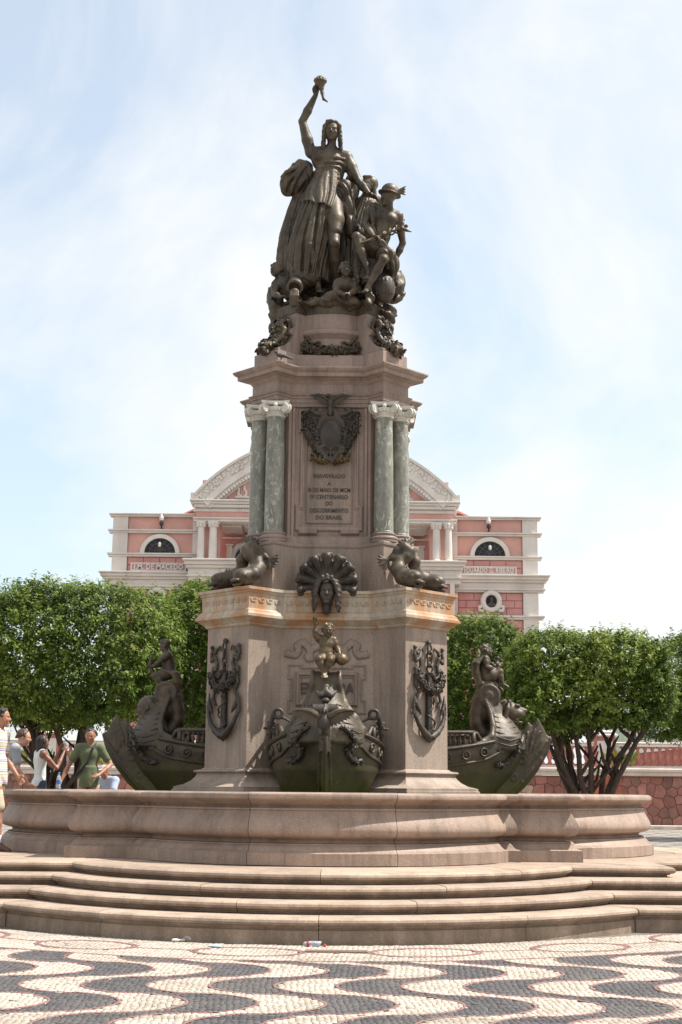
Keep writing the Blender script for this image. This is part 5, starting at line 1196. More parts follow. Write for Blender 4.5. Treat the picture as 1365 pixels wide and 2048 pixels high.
# ================================================================= the crowning group
PXM = 1/145.
def grp(name, label, z0, cat='statue', g='bronze figures on top of the monument'): return mlocal(name, label, cat, g, z0)
def jset(**k): return {a: (None if b is None else (mp(*b) if len(b) == 3 and abs(b[0]) > 20 else np.asarray(b, float))) for a, b in k.items()}
def rocky(P, D):
    x, y, z = P[..., 0], P[..., 1], P[..., 2]
    return D+.045*np.abs(np.sin(12*x+3*np.sin(7*z)+4*y))-.02+.022*np.sin(11*x+2.1*np.sin(7*z+1))*np.sin(8*y+1.7*np.sin(6*x))+.010*np.sin(41*x+4*np.sin(17*z))*np.sin(37*y+3*np.sin(23*x))+.018*np.sin(23*x+3*np.sin(13*y))*np.sin(19*z+2*np.sin(13*x))
def build_group():
    # --- rock base
    o = grp('rock_mound', 'rough bronze rock base under the crowning figures', 8.15, 'statue base'); S = Sculpt(.020)
    S.cyl(v3(0, 0, 8.10), v3(0, 0, 8.25), .80, .05, .04)
    for i in range(16):
        a = 2*pi*i/16; S.ell(v3(.72*cos(a), .72*sin(a), 8.19+.03*sin(i*2.7)), (.17, .17, .09+.03*sin(i*1.7)), None, .05)
    S.ell(v3(.05, .12, 8.35), (.60, .48, .35), None, .08); S.ell(mp(752, 560, .25), (.33, .38, .42), None, .08); S.ell(mp(700, 540, .0), (.3, .3, .5), None, .08); S.ell(mp(610, 565, .1), (.3, .3, .3), None, .08)
    S.ell(mp(795, 575, .15), (.13, .16, .28), None, .05); S.chain([mp(553, 590, .35), mp(551, 620, .4), mp(556, 645, .42)], [.13, .12, .06], .05); S.ell(mp(556, 628, .35), (.10, .14, .22), None, .05)
    S.ell(mp(776, 628, .55), (.13, .13, .14), None, .03); S.chain([mp(735, 592, .8), mp(738, 605, .83), mp(736, 620, .8)], [.06, .06, .03], .03)
    mpart(o, S.mesh('rock', post=rocky), 'rock', 'bronze')
    S = Sculpt(.014); c = mp(769, 577, .72); S.ell(c, (.155, .15, .215), None, .02)
    for a in np.linspace(-.9, .9, 6): S.cap(c+v3(.145*sin(a), -.14*cos(a), .12), c+v3(.145*sin(a), -.14*cos(a), -.13), .008, .008, .008)
    o2 = grp('globe', 'dark bronze globe wedged beside the seated man with the helmet', float(c[2])-.2, 'globe', None); mpart(o2, S.mesh('globe_body'), 'globe_body', 'bronze_dark')

    # --- woman with the torch
    o = grp('woman_statue', 'tall bronze woman in flowing robe raising a torch', 8.3)
    u = .315
    J = jset(head=(664.5, 264, .36), neck=(663, 298, .30), chest=(655, 322, .28), waist=(652, 356, .27), pelvis=(643, 396, .27), shR=(622, 305, .28), elR=(605, 243, .33), wrR=(632, 190, .40), shL=(694, 315, .28), elL=(718, 364, .36), wrL=(738, 387, .42),
             hipR=(620, 408, .30), hipL=(666, 404, .32), knR=(619, 492, .60), anR=(638, 576, .48), knL=(669, 486, .66), anL=(676, 572, .30))
    S = Sculpt(.012); k = .035
    torso(S, J, u, k, 0, True); f = unit(v3(-.08, -1, -.10)); S.cap(J['neck']-v3(0, 0, .05), J['head']-v3(0, 0, .1), .07, .062, .03)
    head(S, J['head'], f, (0.04, 0, 1), u)
    for q in 'LR': arm(S, J, q, u, k*.6, 1.18); leg(S, J, q, u, k*.6, 1.08)
    hand(S, J['wrR'], unit(v3(.10, -.15, 1)), v3(.6, -.7, 0), .24, 1.0, 1); hand(S, J['wrL'], unit(v3(.8, -.2, -.5)), v3(-.3, -.2, -1), .22, .35, 1)
    foot(S, J['anR'], v3(.25, -1, -.25), .27)
    mpart(o, S.mesh('body'), 'body', 'bronze')
    S = Sculpt(.011); rg = np.random.default_rng(12); h = J['head']
    S.ell(h+v3(0, .05, .05), (.118, .118, .11), None, .02)
    for i in range(54):
        s = 1 if i % 2 else -1; t = rg.uniform(); ll = rg.uniform(.8, 1.25); pts = []; ph = rg.uniform(0, 6)
        for j in range(9):
            w = j/8.; pts.append(h+v3(s*(.004+.116*sin(min(1, w/.38)*1.7)+.05*max(0, w-.5)+.015*sin(j*1.7+ph)), -.105+.15*t+.09*w+.014*cos(j*1.9+ph), .005+.140*cos(min(1, w/.38)*1.75)-.02*t-.50*max(0, w-.38)*ll+.010*sin(j*1.3+ph)))
        S.chain(pts, [.012, .017, .019, .020, .021, .021, .019, .015, .006], .005)
    for i in range(6): e = h+v3(-.14-.03*i, .10, -.28-.015*i); S.cap(e, e+v3(-.03, .02, -.02), .022-.003*i, .02-.003*i, .02)
    mpart(o, S.mesh('hair'), 'hair', 'bronze')
    # robe: pleated skirt, overfold and bodice
    S = Sculpt(.0105)
    cl = [mp(654, 360, .27), mp(644, 395, .29), mp(636, 430, .34), mp(629, 462, .36), mp(620, 500, .35), mp(614, 535, .32), mp(612, 566, .30)]; cr = [.17, .245, .265, .275, .28, .28, .285]
    S.drape(cl, cr, 17, .75, (.03, .085), .4, 1.0, None, .03, .75)
    S.drape([mp(690, 385, .22), mp(696, 430, .26), mp(698, 490, .22), mp(694, 560, .15)], [.10, .12, .13, .15], 13, .4, (.02, .04), 1.1, 1.0, None, .03, .7)
    S.ell(mp(655, 545, .10), (.20, .12, .40), None, .05); S.ell(mp(704, 376, .18), (.12, .10, .24), None, .05); S.ell(mp(607, 348, .16), (.09, .09, .15), None, .05)
    # thigh pushing through the cloth
    S.chain([mp(664, 402, .36), mp(671, 440, .54), mp(671, 462, .61)], [.17, .125, .095], .05)
    # overfold with a slanting hem
    pc = mp(646, 412, .5); S.drape([mp(659, 342, .27), mp(653, 366, .27), mp(645, 396, .29), mp(640, 425, .33), mp(636, 445, .34)], [.175, .225, .278, .312, .325], 11, 1.9, (.02, .055), 2.2, 1.0, (pc, -unit(v3(.30, -.2, 1.0))), .014, .7, 6.0)
    # bodice: drawn folds across the ribs, one breast bare
    pb = mp(658, 318, .5); S.drape([mp(661, 306, .27), mp(659, 322, .28), mp(658, 340, .27), mp(656, 362, .27)], [.215, .238, .222, .205], 4, .2, (.026, .030), .0, .86, (pb, unit(v3(-.45, 0, 1.0))), .012, .7, 34.0)
    S.chain(wrap(mp(655, 362, .27), .205, .195, -100, 100, -.03, .06, 11, .05), [.026]*11, .014)
    # gathered roll from the shoulder to the hip on the right, falling in a tail
    S.ridged(mp(690, 380, .38), (.10, .12, .16), (26, 8, 20), .022, .03); S.ridged(mp(697, 415, .36), (.09, .11, .20), (24, 8, 10), .022, .03, 1.0); S.ridged(mp(702, 452, .42), (.08, .10, .17), (26, 6, 8), .02, .03, 2.0)
    S.cap(mp(694, 318, .28), mp(708, 352, .30), .088, .082, .04)
    # train on the left and hem swirling round the foot
    S.drape([mp(596, 405, .16), mp(584, 450, .16), mp(575, 500, .17), mp(574, 545, .22), mp(582, 575, .28)], [.08, .11, .135, .14, .15], 13, .5, (.02, .04), .7, 1.0, None, .04, .7)
    S.ridged(mp(612, 560, .50), (.20, .13, .10), (10, 6, 40), .028, .04); S.ridged(mp(592, 556, .46), (.12, .12, .15), (30, 6, 16), .028, .04, 1.0)
    mpart(o, S.mesh('robe'), 'robe', 'bronze')
    # billowing cloak on the left
    S = Sculpt(.011)
    S.ridged(mp(590, 362, .21), (.19, .14, .215), (9, 5, -11), .045, .05, .3); S.ridged(mp(605, 335, .22), (.15, .10, .11), (14, 4, 17), .03, .05, .6); S.ridged(mp(575, 370, .20), (.10, .12, .15), (-12, 6, 9), .035, .05, 1.5); S.ridged(mp(612, 352, .20), (.12, .10, .20), (16, 5, 8), .025, .05)
    c0 = mp(590, 362, .21)
    for i in range(4):                                          # deep creases fanning from the shoulder
        a = radians((-165, -118, -88, 150)[i]); st = mp(612, 330, .33); e = c0+v3(.21*cos(a), -.06, .235*sin(a)); md = (st+e)/2+v3(-.02, -.085, .0); S.chain([st, (st+md)/2+v3(0, -.045, .01), md, (md+e)/2+v3(-.01, -.035, 0), e], [.008, .020, .028, .030, .034], .018, True)
    for i in range(3):                                          # rolled edges between them
        a = radians((-140, -104, 172)[i]); st = mp(613, 332, .32); e = c0+v3(.19*cos(a), -.07, .215*sin(a)); md = (st+e)/2+v3(-.02, -.075, .0); S.chain([st, (st+md)/2+v3(0, -.04, .01), md, (md+e)/2+v3(-.01, -.03, 0), e], [.012, .022, .030, .032, .026], .012)
    S.ell(mp(566, 384, .36), (.06, .12, .07), None, .02, True); S.ell(mp(590, 400, .40), (.10, .12, .04), None, .02, True)
    S.drape([mp(606, 380, .10), mp(594, 420, .12), mp(582, 470, .12), mp(576, 520, .14)], [.10, .13, .15, .15], 12, .4, (.02, .035), 2.0, 1.0, None, .04, .7)
    mpart(o, S.mesh('cloak'), 'cloak', 'bronze')
    # torch
    S = Sculpt(.008); c = mp(641, 164, .46)
    S.chain([mp(656, 204, .50), mp(648, 198, .48), mp(645, 186, .46), mp(643, 174, .46)], [.010, .022, .026, .030], .015)
    S.chain([mp(643, 176, .46), c], [.04, .085], .02); S.tor(c+v3(0, 0, .012), .082, .018, (.05, -.1, 1), .01); S.ell(c+v3(0, 0, .04), (.075, .075, .055), None, .01)
    for i in range(12):
        a = 2*pi*i/12; S.cap(c+v3(.05*cos(a), .05*sin(a), -.06), c+v3(.088*cos(a), .088*sin(a), .03), .012, .014, .008)
    mpart(o, S.mesh('torch'), 'torch', 'bronze')

    # --- seated man with winged helmet
    o = grp('helmeted_man_statue', 'bronze seated man in winged helmet holding a winged staff', 8.4); u = .275
    J = jset(head=(777, 394, .62), neck=(776, 419, .52), chest=(768, 441, .50), waist=(763, 472, .48), pelvis=(758, 502, .46), shR=(741, 411, .50), elR=(729, 449, .62), wrR=(748, 473, .84), shL=(797, 433, .48), elL=(806, 486, .36), wrL=(790, 522, .34),
             hipR=(744, 504, .52), hipL=(772, 508, .54), knR=(713, 473, .88), anR=(738, 548, .86), knL=(767, 519, 1.02), anL=(736, 574, .98))
    S = Sculpt(.0115); torso(S, J, u, .03, 0, False); f = unit(v3(-.75, -.65, -.12)); S.cap(J['neck']-v3(0, 0, .04), J['head']-v3(0, 0, .08), .075, .07, .03)
    head(S, J['head'], f, (.10, 0, 1), u)
    for q in 'LR': arm(S, J, q, u, .02, 1.08); leg(S, J, q, u, .025, 1.02)
    hand(S, J['wrR'], unit(v3(.6, -.4, -.35)), v3(-.2, -.2, -1), .21, .9, -1); hand(S, J['wrL'], unit(v3(-.4, -.2, -.9)), v3(-.5, 0, .4), .2, .5, 1); foot(S, J['anL'], v3(-.45, -1, -.35), .26); foot(S, J['anR'], v3(-.2, -1, -.3), .25)
    for i in range(4): S.cap(J['waist']+v3(-.05, -.09-.004*i, .08-.05*i), J['waist']+v3(.05, -.09-.004*i, .08-.05*i), .035, .035, .015)
    mpart(o, S.mesh('body'), 'body', 'bronze')
    S = Sculpt(.010); h = J['head']+v3(.02, 0, .05); ax = unit(v3(.16, -.05, 1)); fr = unit(np.cross(np.cross(ax, f), ax)); sd_ = np.cross(ax, fr); B = np.stack([sd_, fr, ax])
    S.ell(h+ax*.035, (.125, .135, .12), B, .02); S.ell(h-ax*.005, (.155, .19, .020), B, .012); S.ell(h-ax*.09+fr*.04, (.105, .13, .09), B, .01, True)
    for w in (-1, 1):
        for i in range(4): S.cap(h+sd_*w*.12+ax*.02-fr*.02, h+sd_*w*(.16+.01*i)+ax*(.02+.035*i)-fr*(.16-.015*i), .024, .010, .012)
    mpart(o, S.mesh('winged_helmet'), 'winged_helmet', 'bronze')
    S = Sculpt(.008); a = mp(725, 485, .92); b_ = mp(813, 452, .76); S.cap(a, b_, .016, .014, .01); d = unit(b_-a); n1 = unit(np.cross(d, (0, 1, 0))); n2 = np.cross(d, n1); ln = np.linalg.norm(b_-a)
    for ph in (0, pi):
        S.chain([a+d*ln*(.45+.42*t)+(n1*sin(ph+t*9)+n2*cos(ph+t*9))*.055*(.5+t*.6) for t in np.linspace(0, 1, 22)], [.012]*22, .008)
    for w in (-1, 1): S.chain([b_-d*.08, b_-d*.03+n1*w*.06, b_+d*.03+n1*w*.11], [.02, .022, .008], .012)
    S.ell(b_, (.028,)*3, None, .01); mpart(o, S.mesh('winged_staff'), 'winged_staff', 'bronze_gold')
    S = Sculpt(.011)
    S.ridged(mp(752, 497, .62), (.16, .20, .13), (14, 10, 30), .028, .03); S.ridged(mp(772, 512, .78), (.13, .20, .10), (26, 12, 16), .028, .03, 1.2); S.ridged(mp(785, 530, .66), (.09, .16, .17), (34, 8, 8), .026, .03, .4)
    S.ridged(mp(745, 432, .56), (.055, .08, .20), (36, 8, 10), .02, .02); S.ridged(mp(742, 468, .62), (.07, .10, .14), (34, 8, 14), .022, .02, 1.)
    mpart(o, S.mesh('drapery'), 'drapery', 'bronze')
    # --- woman seated behind
    o = grp('veiled_woman_statue', 'bronze veiled woman half hidden behind the helmeted man', 8.5); u = .265
    J = jset(head=(736, 372, .16), neck=(734, 392, .08), chest=(738, 424, .06), waist=(740, 458, .05), pelvis=(742, 490, .05), shR=(716, 408, .10), elR=(714, 446, .30), wrR=(722, 470, .44), shL=(760, 405, .02), elL=None, wrL=None, hipR=(728, 492, .1), hipL=(758, 492, .05), knR=(715, 505, .55), anR=(714, 568, .5), knL=None, anL=None)
    S = Sculpt(.0125); torso(S, J, u, .03, .01, True); f = unit(v3(-.6, -.6, .0)); S.cap(J['neck'], J['head'], .065, .06, .03); head(S, J['head'], f, (0, 0, 1), u); arm(S, J, 'R', u, .02, 1.1); leg(S, J, 'R', u, .03, 1.15)
    mpart(o, S.mesh('body'), 'body', 'bronze')
    S = Sculpt(.012); h = J['head']; S.ell(h+v3(.03, .04, .05), (.13, .13, .12), None, .02)
    for i in range(10): S.chain([h+v3(-.06+.012*i, -.06, .12), h+v3(.09, -.03+.02*i, .02), h+v3(.10, .02+.02*i, -.14), h+v3(.14, .02+.02*i, -.34)], [.022, .03, .035, .03], .015)
    S.drape([mp(734, 402, .12), mp(728, 440, .16), mp(722, 490, .22), mp(716, 545, .26)], [.13, .19, .22, .24], 17, .5, (.015, .04), .9, 1.0, None, .02, .7)
    mpart(o, S.mesh('veil'), 'veil', 'bronze')

    # --- children on the rock
    o = grp('child_statue', 'bronze child at the left foot of the group beside an urn', 8.2, 'statue', 'bronze child figures')
    u = .215; S = Sculpt(.010)
    J = jset(head=(553, 541, .52), neck=(560, 560, .48), chest=(566, 571, .46), waist=(576, 582, .44), pelvis=(586, 590, .40), shR=(552, 570, .52), elR=(549, 588, .62), wrR=(562, 594, .74), shL=(575, 560, .42), elL=(588, 566, .50), wrL=(600, 578, .6), hipR=(585, 592, .42), hipL=(592, 590, .34), knR=None, knL=None)
    torso(S, J, u, .03, 0, False, True); head(S, J['head'], v3(-.6, -.8, -.05), (-.1, 0, 1), u, True, None, True); hairlocks(S, J['head'], v3(-.6, -.8, 0), (-.1, 0, 1), u, 50, .10, 21); S.cap(J['neck'], J['head'], .05, .05, .02)
    for q in 'LR': arm(S, J, q, u*1.15, .02, 1.05)
    hand(S, J['wrR'], v3(.6, -.5, 0), v3(0, 0, -1), .15, .6, -1)
    mpart(o, S.mesh('body'), 'body', 'bronze')
    o = grp('urn', 'bronze urn lying on the rock with water pouring from its mouth', 8.2, 'urn', None); S = Sculpt(.010); c = mp(590, 575, .80); b_ = mp(594, 568, .50)
    S.cap(b_, c, .14, .09, .03); S.tor(c, .095, .024, c-b_, .012); S.cyl(c+(c-b_)*.4, c-(c-b_)*.25, .078, .01, .01, True)
    S.chain([c+v3(0, .06, -.05), c+v3(0, -.03, -.08), c+v3(-.005, -.05, -.17), c+v3(-.01, -.02, -.24)], [.05, .055, .06, .06], .02)
    for i in range(5): S.chain([c+v3(-.05+.025*i, -.07, -.07), c+v3(-.055+.027*i, -.10, -.16), c+v3(-.06+.03*i, -.07, -.24)], [.012, .014, .010], .01)
    mpart(o, S.mesh('urn_body'), 'urn_body', 'bronze')
    o = grp('child_statue', 'bronze child leaning on the rock between the woman and the helmeted man', 8.2, 'statue', 'bronze child figures'); S = Sculpt(.010)
    J = jset(head=(692, 540, .84), neck=(691, 559, .78), chest=(689, 572, .74), waist=(685, 584, .66), pelvis=(680, 592, .58), shR=(675, 567, .78), elR=(672, 584, .84), wrR=(688, 588, .92), shL=(705, 566, .74), elL=(712, 580, .84), wrL=(698, 588, .94), hipR=(678, 594, .55), hipL=(690, 592, .55), knR=None, knL=None)
    torso(S, J, u, .03, 0, False, True); head(S, J['head'], v3(.15, -1, -.10), (0, 0, 1), u, True, None, True); hairlocks(S, J['head'], v3(.15, -1, 0), (0, 0, 1), u, 50, .10, 31); S.cap(J['neck'], J['head'], .05, .05, .02)
    for q in 'LR': arm(S, J, q, u*1.15, .02, 1.05)
    hand(S, J['wrR'], v3(.8, -.4, -.1), v3(0, 0, -1), .14, .5, -1); hand(S, J['wrL'], v3(-.6, -.6, -.1), v3(0, 0, -1), .14, .5, 1)
    rg = np.random.default_rng(9)
    for i in range(16): S.ell(mp(714, 572, .78)+rg.normal(size=3)*v3(.05, .03, .05), (.035, .03, .035), None, .012)
    mpart(o, S.mesh('body'), 'body', 'bronze')
build_group()
# ================================================================= background: trees, stone wall, balustrade
M['bark'] = mat_plain('dark_bark', (.060, .042, .032), .9, .3, 12, (.10, .085, .07), .4, .6, 30)
M['leaf'] = mat_leaf('leaves', (.040, .073, .013), (.118, .175, .028), (.27, .32, .060))
def vnoise(P, seed, f):
    """smooth value noise from a few random waves"""
    rg = np.random.default_rng(seed); out = np.zeros(len(P))
    for i in range(9):
        k = rg.normal(size=3)*f; out += np.sin(P@k+rg.uniform(0, 6.3))
    return out/3.0
def make_tree(label, c, hx, hy, z0, z1, nleaf, seed, lf=.105, stems=7, base=None, spread=.55):
    """clipped fig tree: c = crown centre on the ground, half sizes hx, hy, crown from z0 to z1"""
    rg = np.random.default_rng(seed); o = empty('tree', (c[0], c[1], 0), label=label, cat='tree', group='clipped fig trees behind the fountain')
    hz = (z1-z0)/2; zc = (z0+z1)/2; per = 17; nc = nleaf//per
    d = rg.normal(size=(nc, 3)); d /= np.linalg.norm(d, axis=1)[:, None]
    p = 3.8; r = (np.abs(d[:, 0])**p+np.abs(d[:, 1])**p+np.abs(d[:, 2])**p)**(-1/p)
    D = d*r[:, None]; Q = D*np.array((hx, hy, hz))
    lump = vnoise(Q, seed+1, 1.4)*.10+vnoise(Q, seed+2, 3.8)*.055
    depth = 1-np.abs(rg.normal(size=nc))*.07-(rg.uniform(size=nc) < .16)*rg.uniform(0, .45, nc)
    s = depth*(1+lump/np.maximum(.8, np.minimum(hx, hz)))
    hole = vnoise(Q, seed+3, 2.8); s = np.where(hole > .9, s*.84, s)
    C = Q*s[:, None]; C[:, 2] += zc
    spr = (rg.uniform(size=nc) < .09) & (D[:, 2] > .55); C[:, 2] += np.where(spr, rg.uniform(.0, .28, nc), 0)
    C[:, 2] = np.where(D[:, 2] < -.7, C[:, 2]+vnoise(Q, seed+4, 2.5)*.14, C[:, 2])
    # a tuft: a short twig with leaves fanning off it, tip hanging a little
    ax = d*1.0+rg.normal(size=(nc, 3))*.5; ax[:, 2] += .25+np.where(spr, 1.6, 0); ax /= np.linalg.norm(ax, axis=1)[:, None]
    n = nc*per; ci = np.repeat(np.arange(nc), per); tt = np.tile(np.linspace(-1, 1, per), nc)+rg.uniform(-.1, .1, n)
    ln = (.17*rg.uniform(.6, 1.4, nc))[ci]*lf/.10
    side = rg.normal(size=(n, 3)); side -= ax[ci]*(side*ax[ci]).sum(1)[:, None]; side /= np.linalg.norm(side, axis=1)[:, None]+1e-9
    t = ax[ci]*.55+side*.9; t[:, 2] -= .35; t /= np.linalg.norm(t, axis=1)[:, None]
    Pp = C[ci]+ax[ci]*(tt*ln)[:, None]+side*(.07*rg.uniform(.2, 1.3, n))[:, None]
    nn = np.cross(t, np.cross(ax[ci]+np.array((0, 0, .6)), t)); nn += rg.normal(size=(n, 3))*.30; nn -= t*(nn*t).sum(1)[:, None]; nn /= np.linalg.norm(nn, axis=1)[:, None]+1e-9; b = np.cross(nn, t)
    L = (lf*1.05*rg.uniform(.65, 1.3, n))[:, None]; Wd = L*.25
    V = np.stack([Pp-t*L*.5, Pp+b*Wd-nn*L*.05, Pp+t*L*.5-nn*L*.12, Pp-b*Wd-nn*L*.05], 1).reshape(-1, 3)
    F = np.arange(n*4).reshape(-1, 4)
    me = fast_mesh('leaves', V, F, False)
    tone = np.clip(.40+.16*vnoise(C, seed+5, 1.6)[ci]+.14*rg.normal(size=nc)[ci]+.14*np.maximum(0, tt)+rg.normal(size=n)*.08+np.where(spr, .25, 0)[ci], 0, 1)
    at_ = me.attributes.new('tone', 'FLOAT', 'POINT'); at_.data.foreach_set('value', np.repeat(tone, 4).astype(np.float32))
    cr = ob('crown', me, M['leaf'], o); tag(cr, kind='stuff') if False else None
    b0 = (0, 0) if base is None else base
    tr = MB(); nb = stems
    for i in range(nb):
        a = 2*pi*i/nb+rg.uniform(-.3, .3); rr = rg.uniform(.4, 1.0)*spread; top = np.array((cos(a)*hx*rr*1.25, sin(a)*hy*rr, z0+hz*.45)); st = np.array((b0[0]+.10*cos(a), b0[1]+.10*sin(a), 0.0))
        pts = []; m = 9
        for j in range(m):
            q = j/(m-1.); e = q**1.35; x = st*(1-e)+top*e; x[2] = top[2]*q; x[:2] += rg.normal(size=2)*.05*q; pts.append(x)
        r0 = rg.uniform(.085, .13); tr.tube(pts, [r0*(1-.62*j/(m-1.)) for j in range(m)], 7)
        for q in range(3):
            j = rg.integers(3, 7); e = pts[j]+np.array((rg.uniform(-1, 1)*.7, rg.uniform(-1, 1)*.5, rg.uniform(.5, 1.0))); mid = (pts[j]+e)/2+rg.normal(size=3)*.08
            tr.tube([pts[j], mid, e], [r0*.5, r0*.4, r0*.18], 6)
    tr.lathe([(.32, -.1), (.26, .15), (.22, .4), (.20, .55)], 12, (b0[0], b0[1], 0))
    tr.build('trunk', M['bark'], o, True)
    return o
def place_tree(label, x0, x1, r0, r1, Y, seed, nleaf, hy=1.7, base=None, **k):
    a = at(x0, (r0+r1)/2, Y); b = at(x1, (r0+r1)/2, Y); zt = float(at((x0+x1)/2, r0, Y-.5)[2]); zb = float(at((x0+x1)/2, r1, Y)[2]); cx = (a[0]+b[0])/2; hx = (b[0]-a[0])/2
    bs = None
    if base: q = at(base, 1590, Y); bs = (float(q[0]-cx), 0)
    return make_tree(label, (cx, Y), hx, hy, zb, zt, nleaf, seed, base=bs, **k)
place_tree('wide clipped fig tree filling the left edge behind the people', -115, 345, 1172, 1447, 31, 11, 90000, 1.9, 135, stems=9, lf=.088)
place_tree('clipped fig tree half hidden between the left prow and the pedestal', 318, 520, 1170, 1435, 34, 22, 46000, 1.8, 420, stems=6, lf=.092)
place_tree('clipped fig tree close to the right side of the pedestal', 800, 1045, 1238, 1478, 42, 33, 48000, 2.0, 900, stems=6, lf=.11)
place_tree('many-stemmed clipped fig tree behind the right end of the basin', 1010, 1330, 1264, 1462, 38, 44, 62000, 1.9, 1180, stems=10, lf=.105, spread=.75)
place_tree('dark clipped fig tree cut off by the right edge of the photo', 1298, 1560, 1268, 1478, 43, 55, 42000, 2.0, 1440, stems=8, lf=.11)

# ---------------------------------------------------------------- retaining wall of irregular red stones
M['mortar_pink'] = mat_plain('wall_mortar', (.36, .25, .20), .9, .2, 5, (.16, .12, .1), .4, .4)
def redstone(name, c): return mat_plain(name, c, .8, .22, 4, tuple(v*.5 for v in c), .4, .5, 18, objvar=.22)
WSTONE = [redstone('red_sandstone', (.29, .125, .10)), redstone('brown_red_sandstone', (.24, .125, .10)), redstone('pale_sandstone', (.38, .26, .20)), redstone('rose_sandstone', (.33, .155, .125))]
M['coping'] = mat_plain('painted_coping', (.60, .52, .46), .7, .12, 3, (.36, .27, .22), .45, .3)
M['pinkpaint'] = mat_plain('pink_paint', (.40, .155, .125), .7, .14, 3, (.26, .10, .085), .45, .25)
M['whitepaint'] = mat_plain('white_paint', (.68, .64, .60), .6, .08, 2, (.42, .38, .35), .4, .2)
def clip_poly(poly, a, b, c):
    """keep a*x+b*y<=c"""
    out = []; n = len(poly)
    for i in range(n):
        p, q = poly[i], poly[(i+1) % n]; dp = a*p[0]+b*p[1]-c; dq = a*q[0]+b*q[1]-c
        if dp <= 0: out.append(p)
        if (dp < 0 < dq) or (dq < 0 < dp): t = dp/(dp-dq); out.append((p[0]+(q[0]-p[0])*t, p[1]+(q[1]-p[1])*t))
    return out
WY_ = 55.0
def build_wall(label, x0, x1, zt, seed, y=WY_):
    rg = np.random.default_rng(seed); o = empty('stone_wall', ((x0+x1)/2, y, 0), label=label, cat='wall', group='red stone retaining walls')
    ox, oy = (x0+x1)/2, y
    MB().box((x0-ox, .03, -.1), (x1-ox, .6, zt)).build('wall_core', M['mortar_pink'], o)
    st = .40; pts = []
    for i in range(int((x1-x0)/st)+1):
        for j in range(int(zt/st)+1): pts.append((x0-ox+(i+.5+.5*(j % 2)-.25)*st+rg.uniform(-.15, .15), (j+.5)*st*1.0+rg.uniform(-.13, .13)))
    P = np.array(pts)
    for i, p in enumerate(P):
        poly = [(x0-ox, .02), (x1-ox, .02), (x1-ox, zt-.02), (x0-ox, zt-.02)]; dd = np.hypot(*(P-p).T); nb = np.argsort(dd)[1:16]
        for j in nb:
            q = P[j]; m = (p+q)/2; n = q-p; poly = clip_poly(poly, n[0], n[1], n@m)
            if len(poly) < 3: break
        if len(poly) < 3: continue
        c = np.mean(poly, 0); a = [(c[0]+(x-c[0])*.955, c[1]+(z-c[1])*.955) for x, z in poly]; b = [(c[0]+(x-c[0])*.88, c[1]+(z-c[1])*.88) for x, z in poly]; n = len(a); f = rg.uniform(.012, .035)
        V = [(x-c[0], .05, z-c[1]) for x, z in a]+[(x-c[0], -f*.4, z-c[1]) for x, z in a]+[(x-c[0], -f+rg.uniform(-.004, .004), z-c[1]) for x, z in b]
        F = [(k, k+n, (k+1) % n+n, (k+1) % n) for k in range(n)]+[(k+n, k+2*n, (k+1) % n+2*n, (k+1) % n+n) for k in range(n)]+[tuple(range(2*n, 3*n))]
        F = [tuple(reversed(f_)) for f_ in F]
        ob('wall_stone', mesh('wall_stone', V, F), WSTONE[rg.choice(4, p=[.42, .25, .07, .26])], o, (c[0], 0, c[1]))
    b = MB(); b.box((x0-ox-.05, -.14, zt+.02), (x1-ox+.05, .7, zt+.16)); b.box((x0-ox-.05, -.22, zt+.162), (x1-ox+.05, .7, zt+.30), .03); b.box((x0-ox-.05, -.16, zt+.302), (x1-ox+.05, .7, zt+.36)); b.build('coping', M['coping'], o)
    b = MB(); b.box((x0-ox-.5, -.9, 0), (x1-ox+.5, -.55, .14), .02); b.build('kerb', M['coping'], o)
    return o
zt_r = float(at(1300, 1553, WY_)[2])
def build_walls():
    xr0 = float(at(1030, 1600, WY_)[0]); build_wall('red stone retaining wall with white coping beyond the right tree', xr0-.6, xr0+9.2, zt_r, 5)
    xl1 = float(at(430, 1600, WY_)[0]); build_wall('red stone retaining wall with white coping behind the people', xl1-9.5, xl1, zt_r-.12, 6)
    # brick-like pilaster in the right wall
    o = empty('wall_pier', (float(at(1210, 1600, WY_)[0]), WY_-.06, 0), label='orange red squared stone pier in the wall behind the right tree', cat='pier')
    rg = np.random.default_rng(2)
    for r in range(6):
        for c in range(2):
            MB().box((-.66+c*.66+.012, -.06, r*.40+.012), (-.66+(c+1)*.66-.012, .04, (r+1)*.40-.012), .02).build('stone_block', redstone('orange_sandstone', (.34, .10, .06)) if r+c == 0 else bpy.data.materials['orange_sandstone'], o)
    MB().box((-.66, .0, 0), (.66, .06, 2.4)).build('pier_core', M['mortar_pink'], o)
build_walls()
def baluster_mesh():
    b = MB(); b.box((-.13, -.13, 0), (.13, .13, .06)); b.lathe([(.09, .06), (.10, .09), (.06, .13), (.075, .20), (.12, .32), (.115, .38), (.07, .52), (.05, .60), (.085, .64), (.085, .68)], 10); b.box((-.12, -.12, .68), (.12, .12, .74)); return b.me('baluster', True)
BAL = baluster_mesh(); finish(BAL, 40)
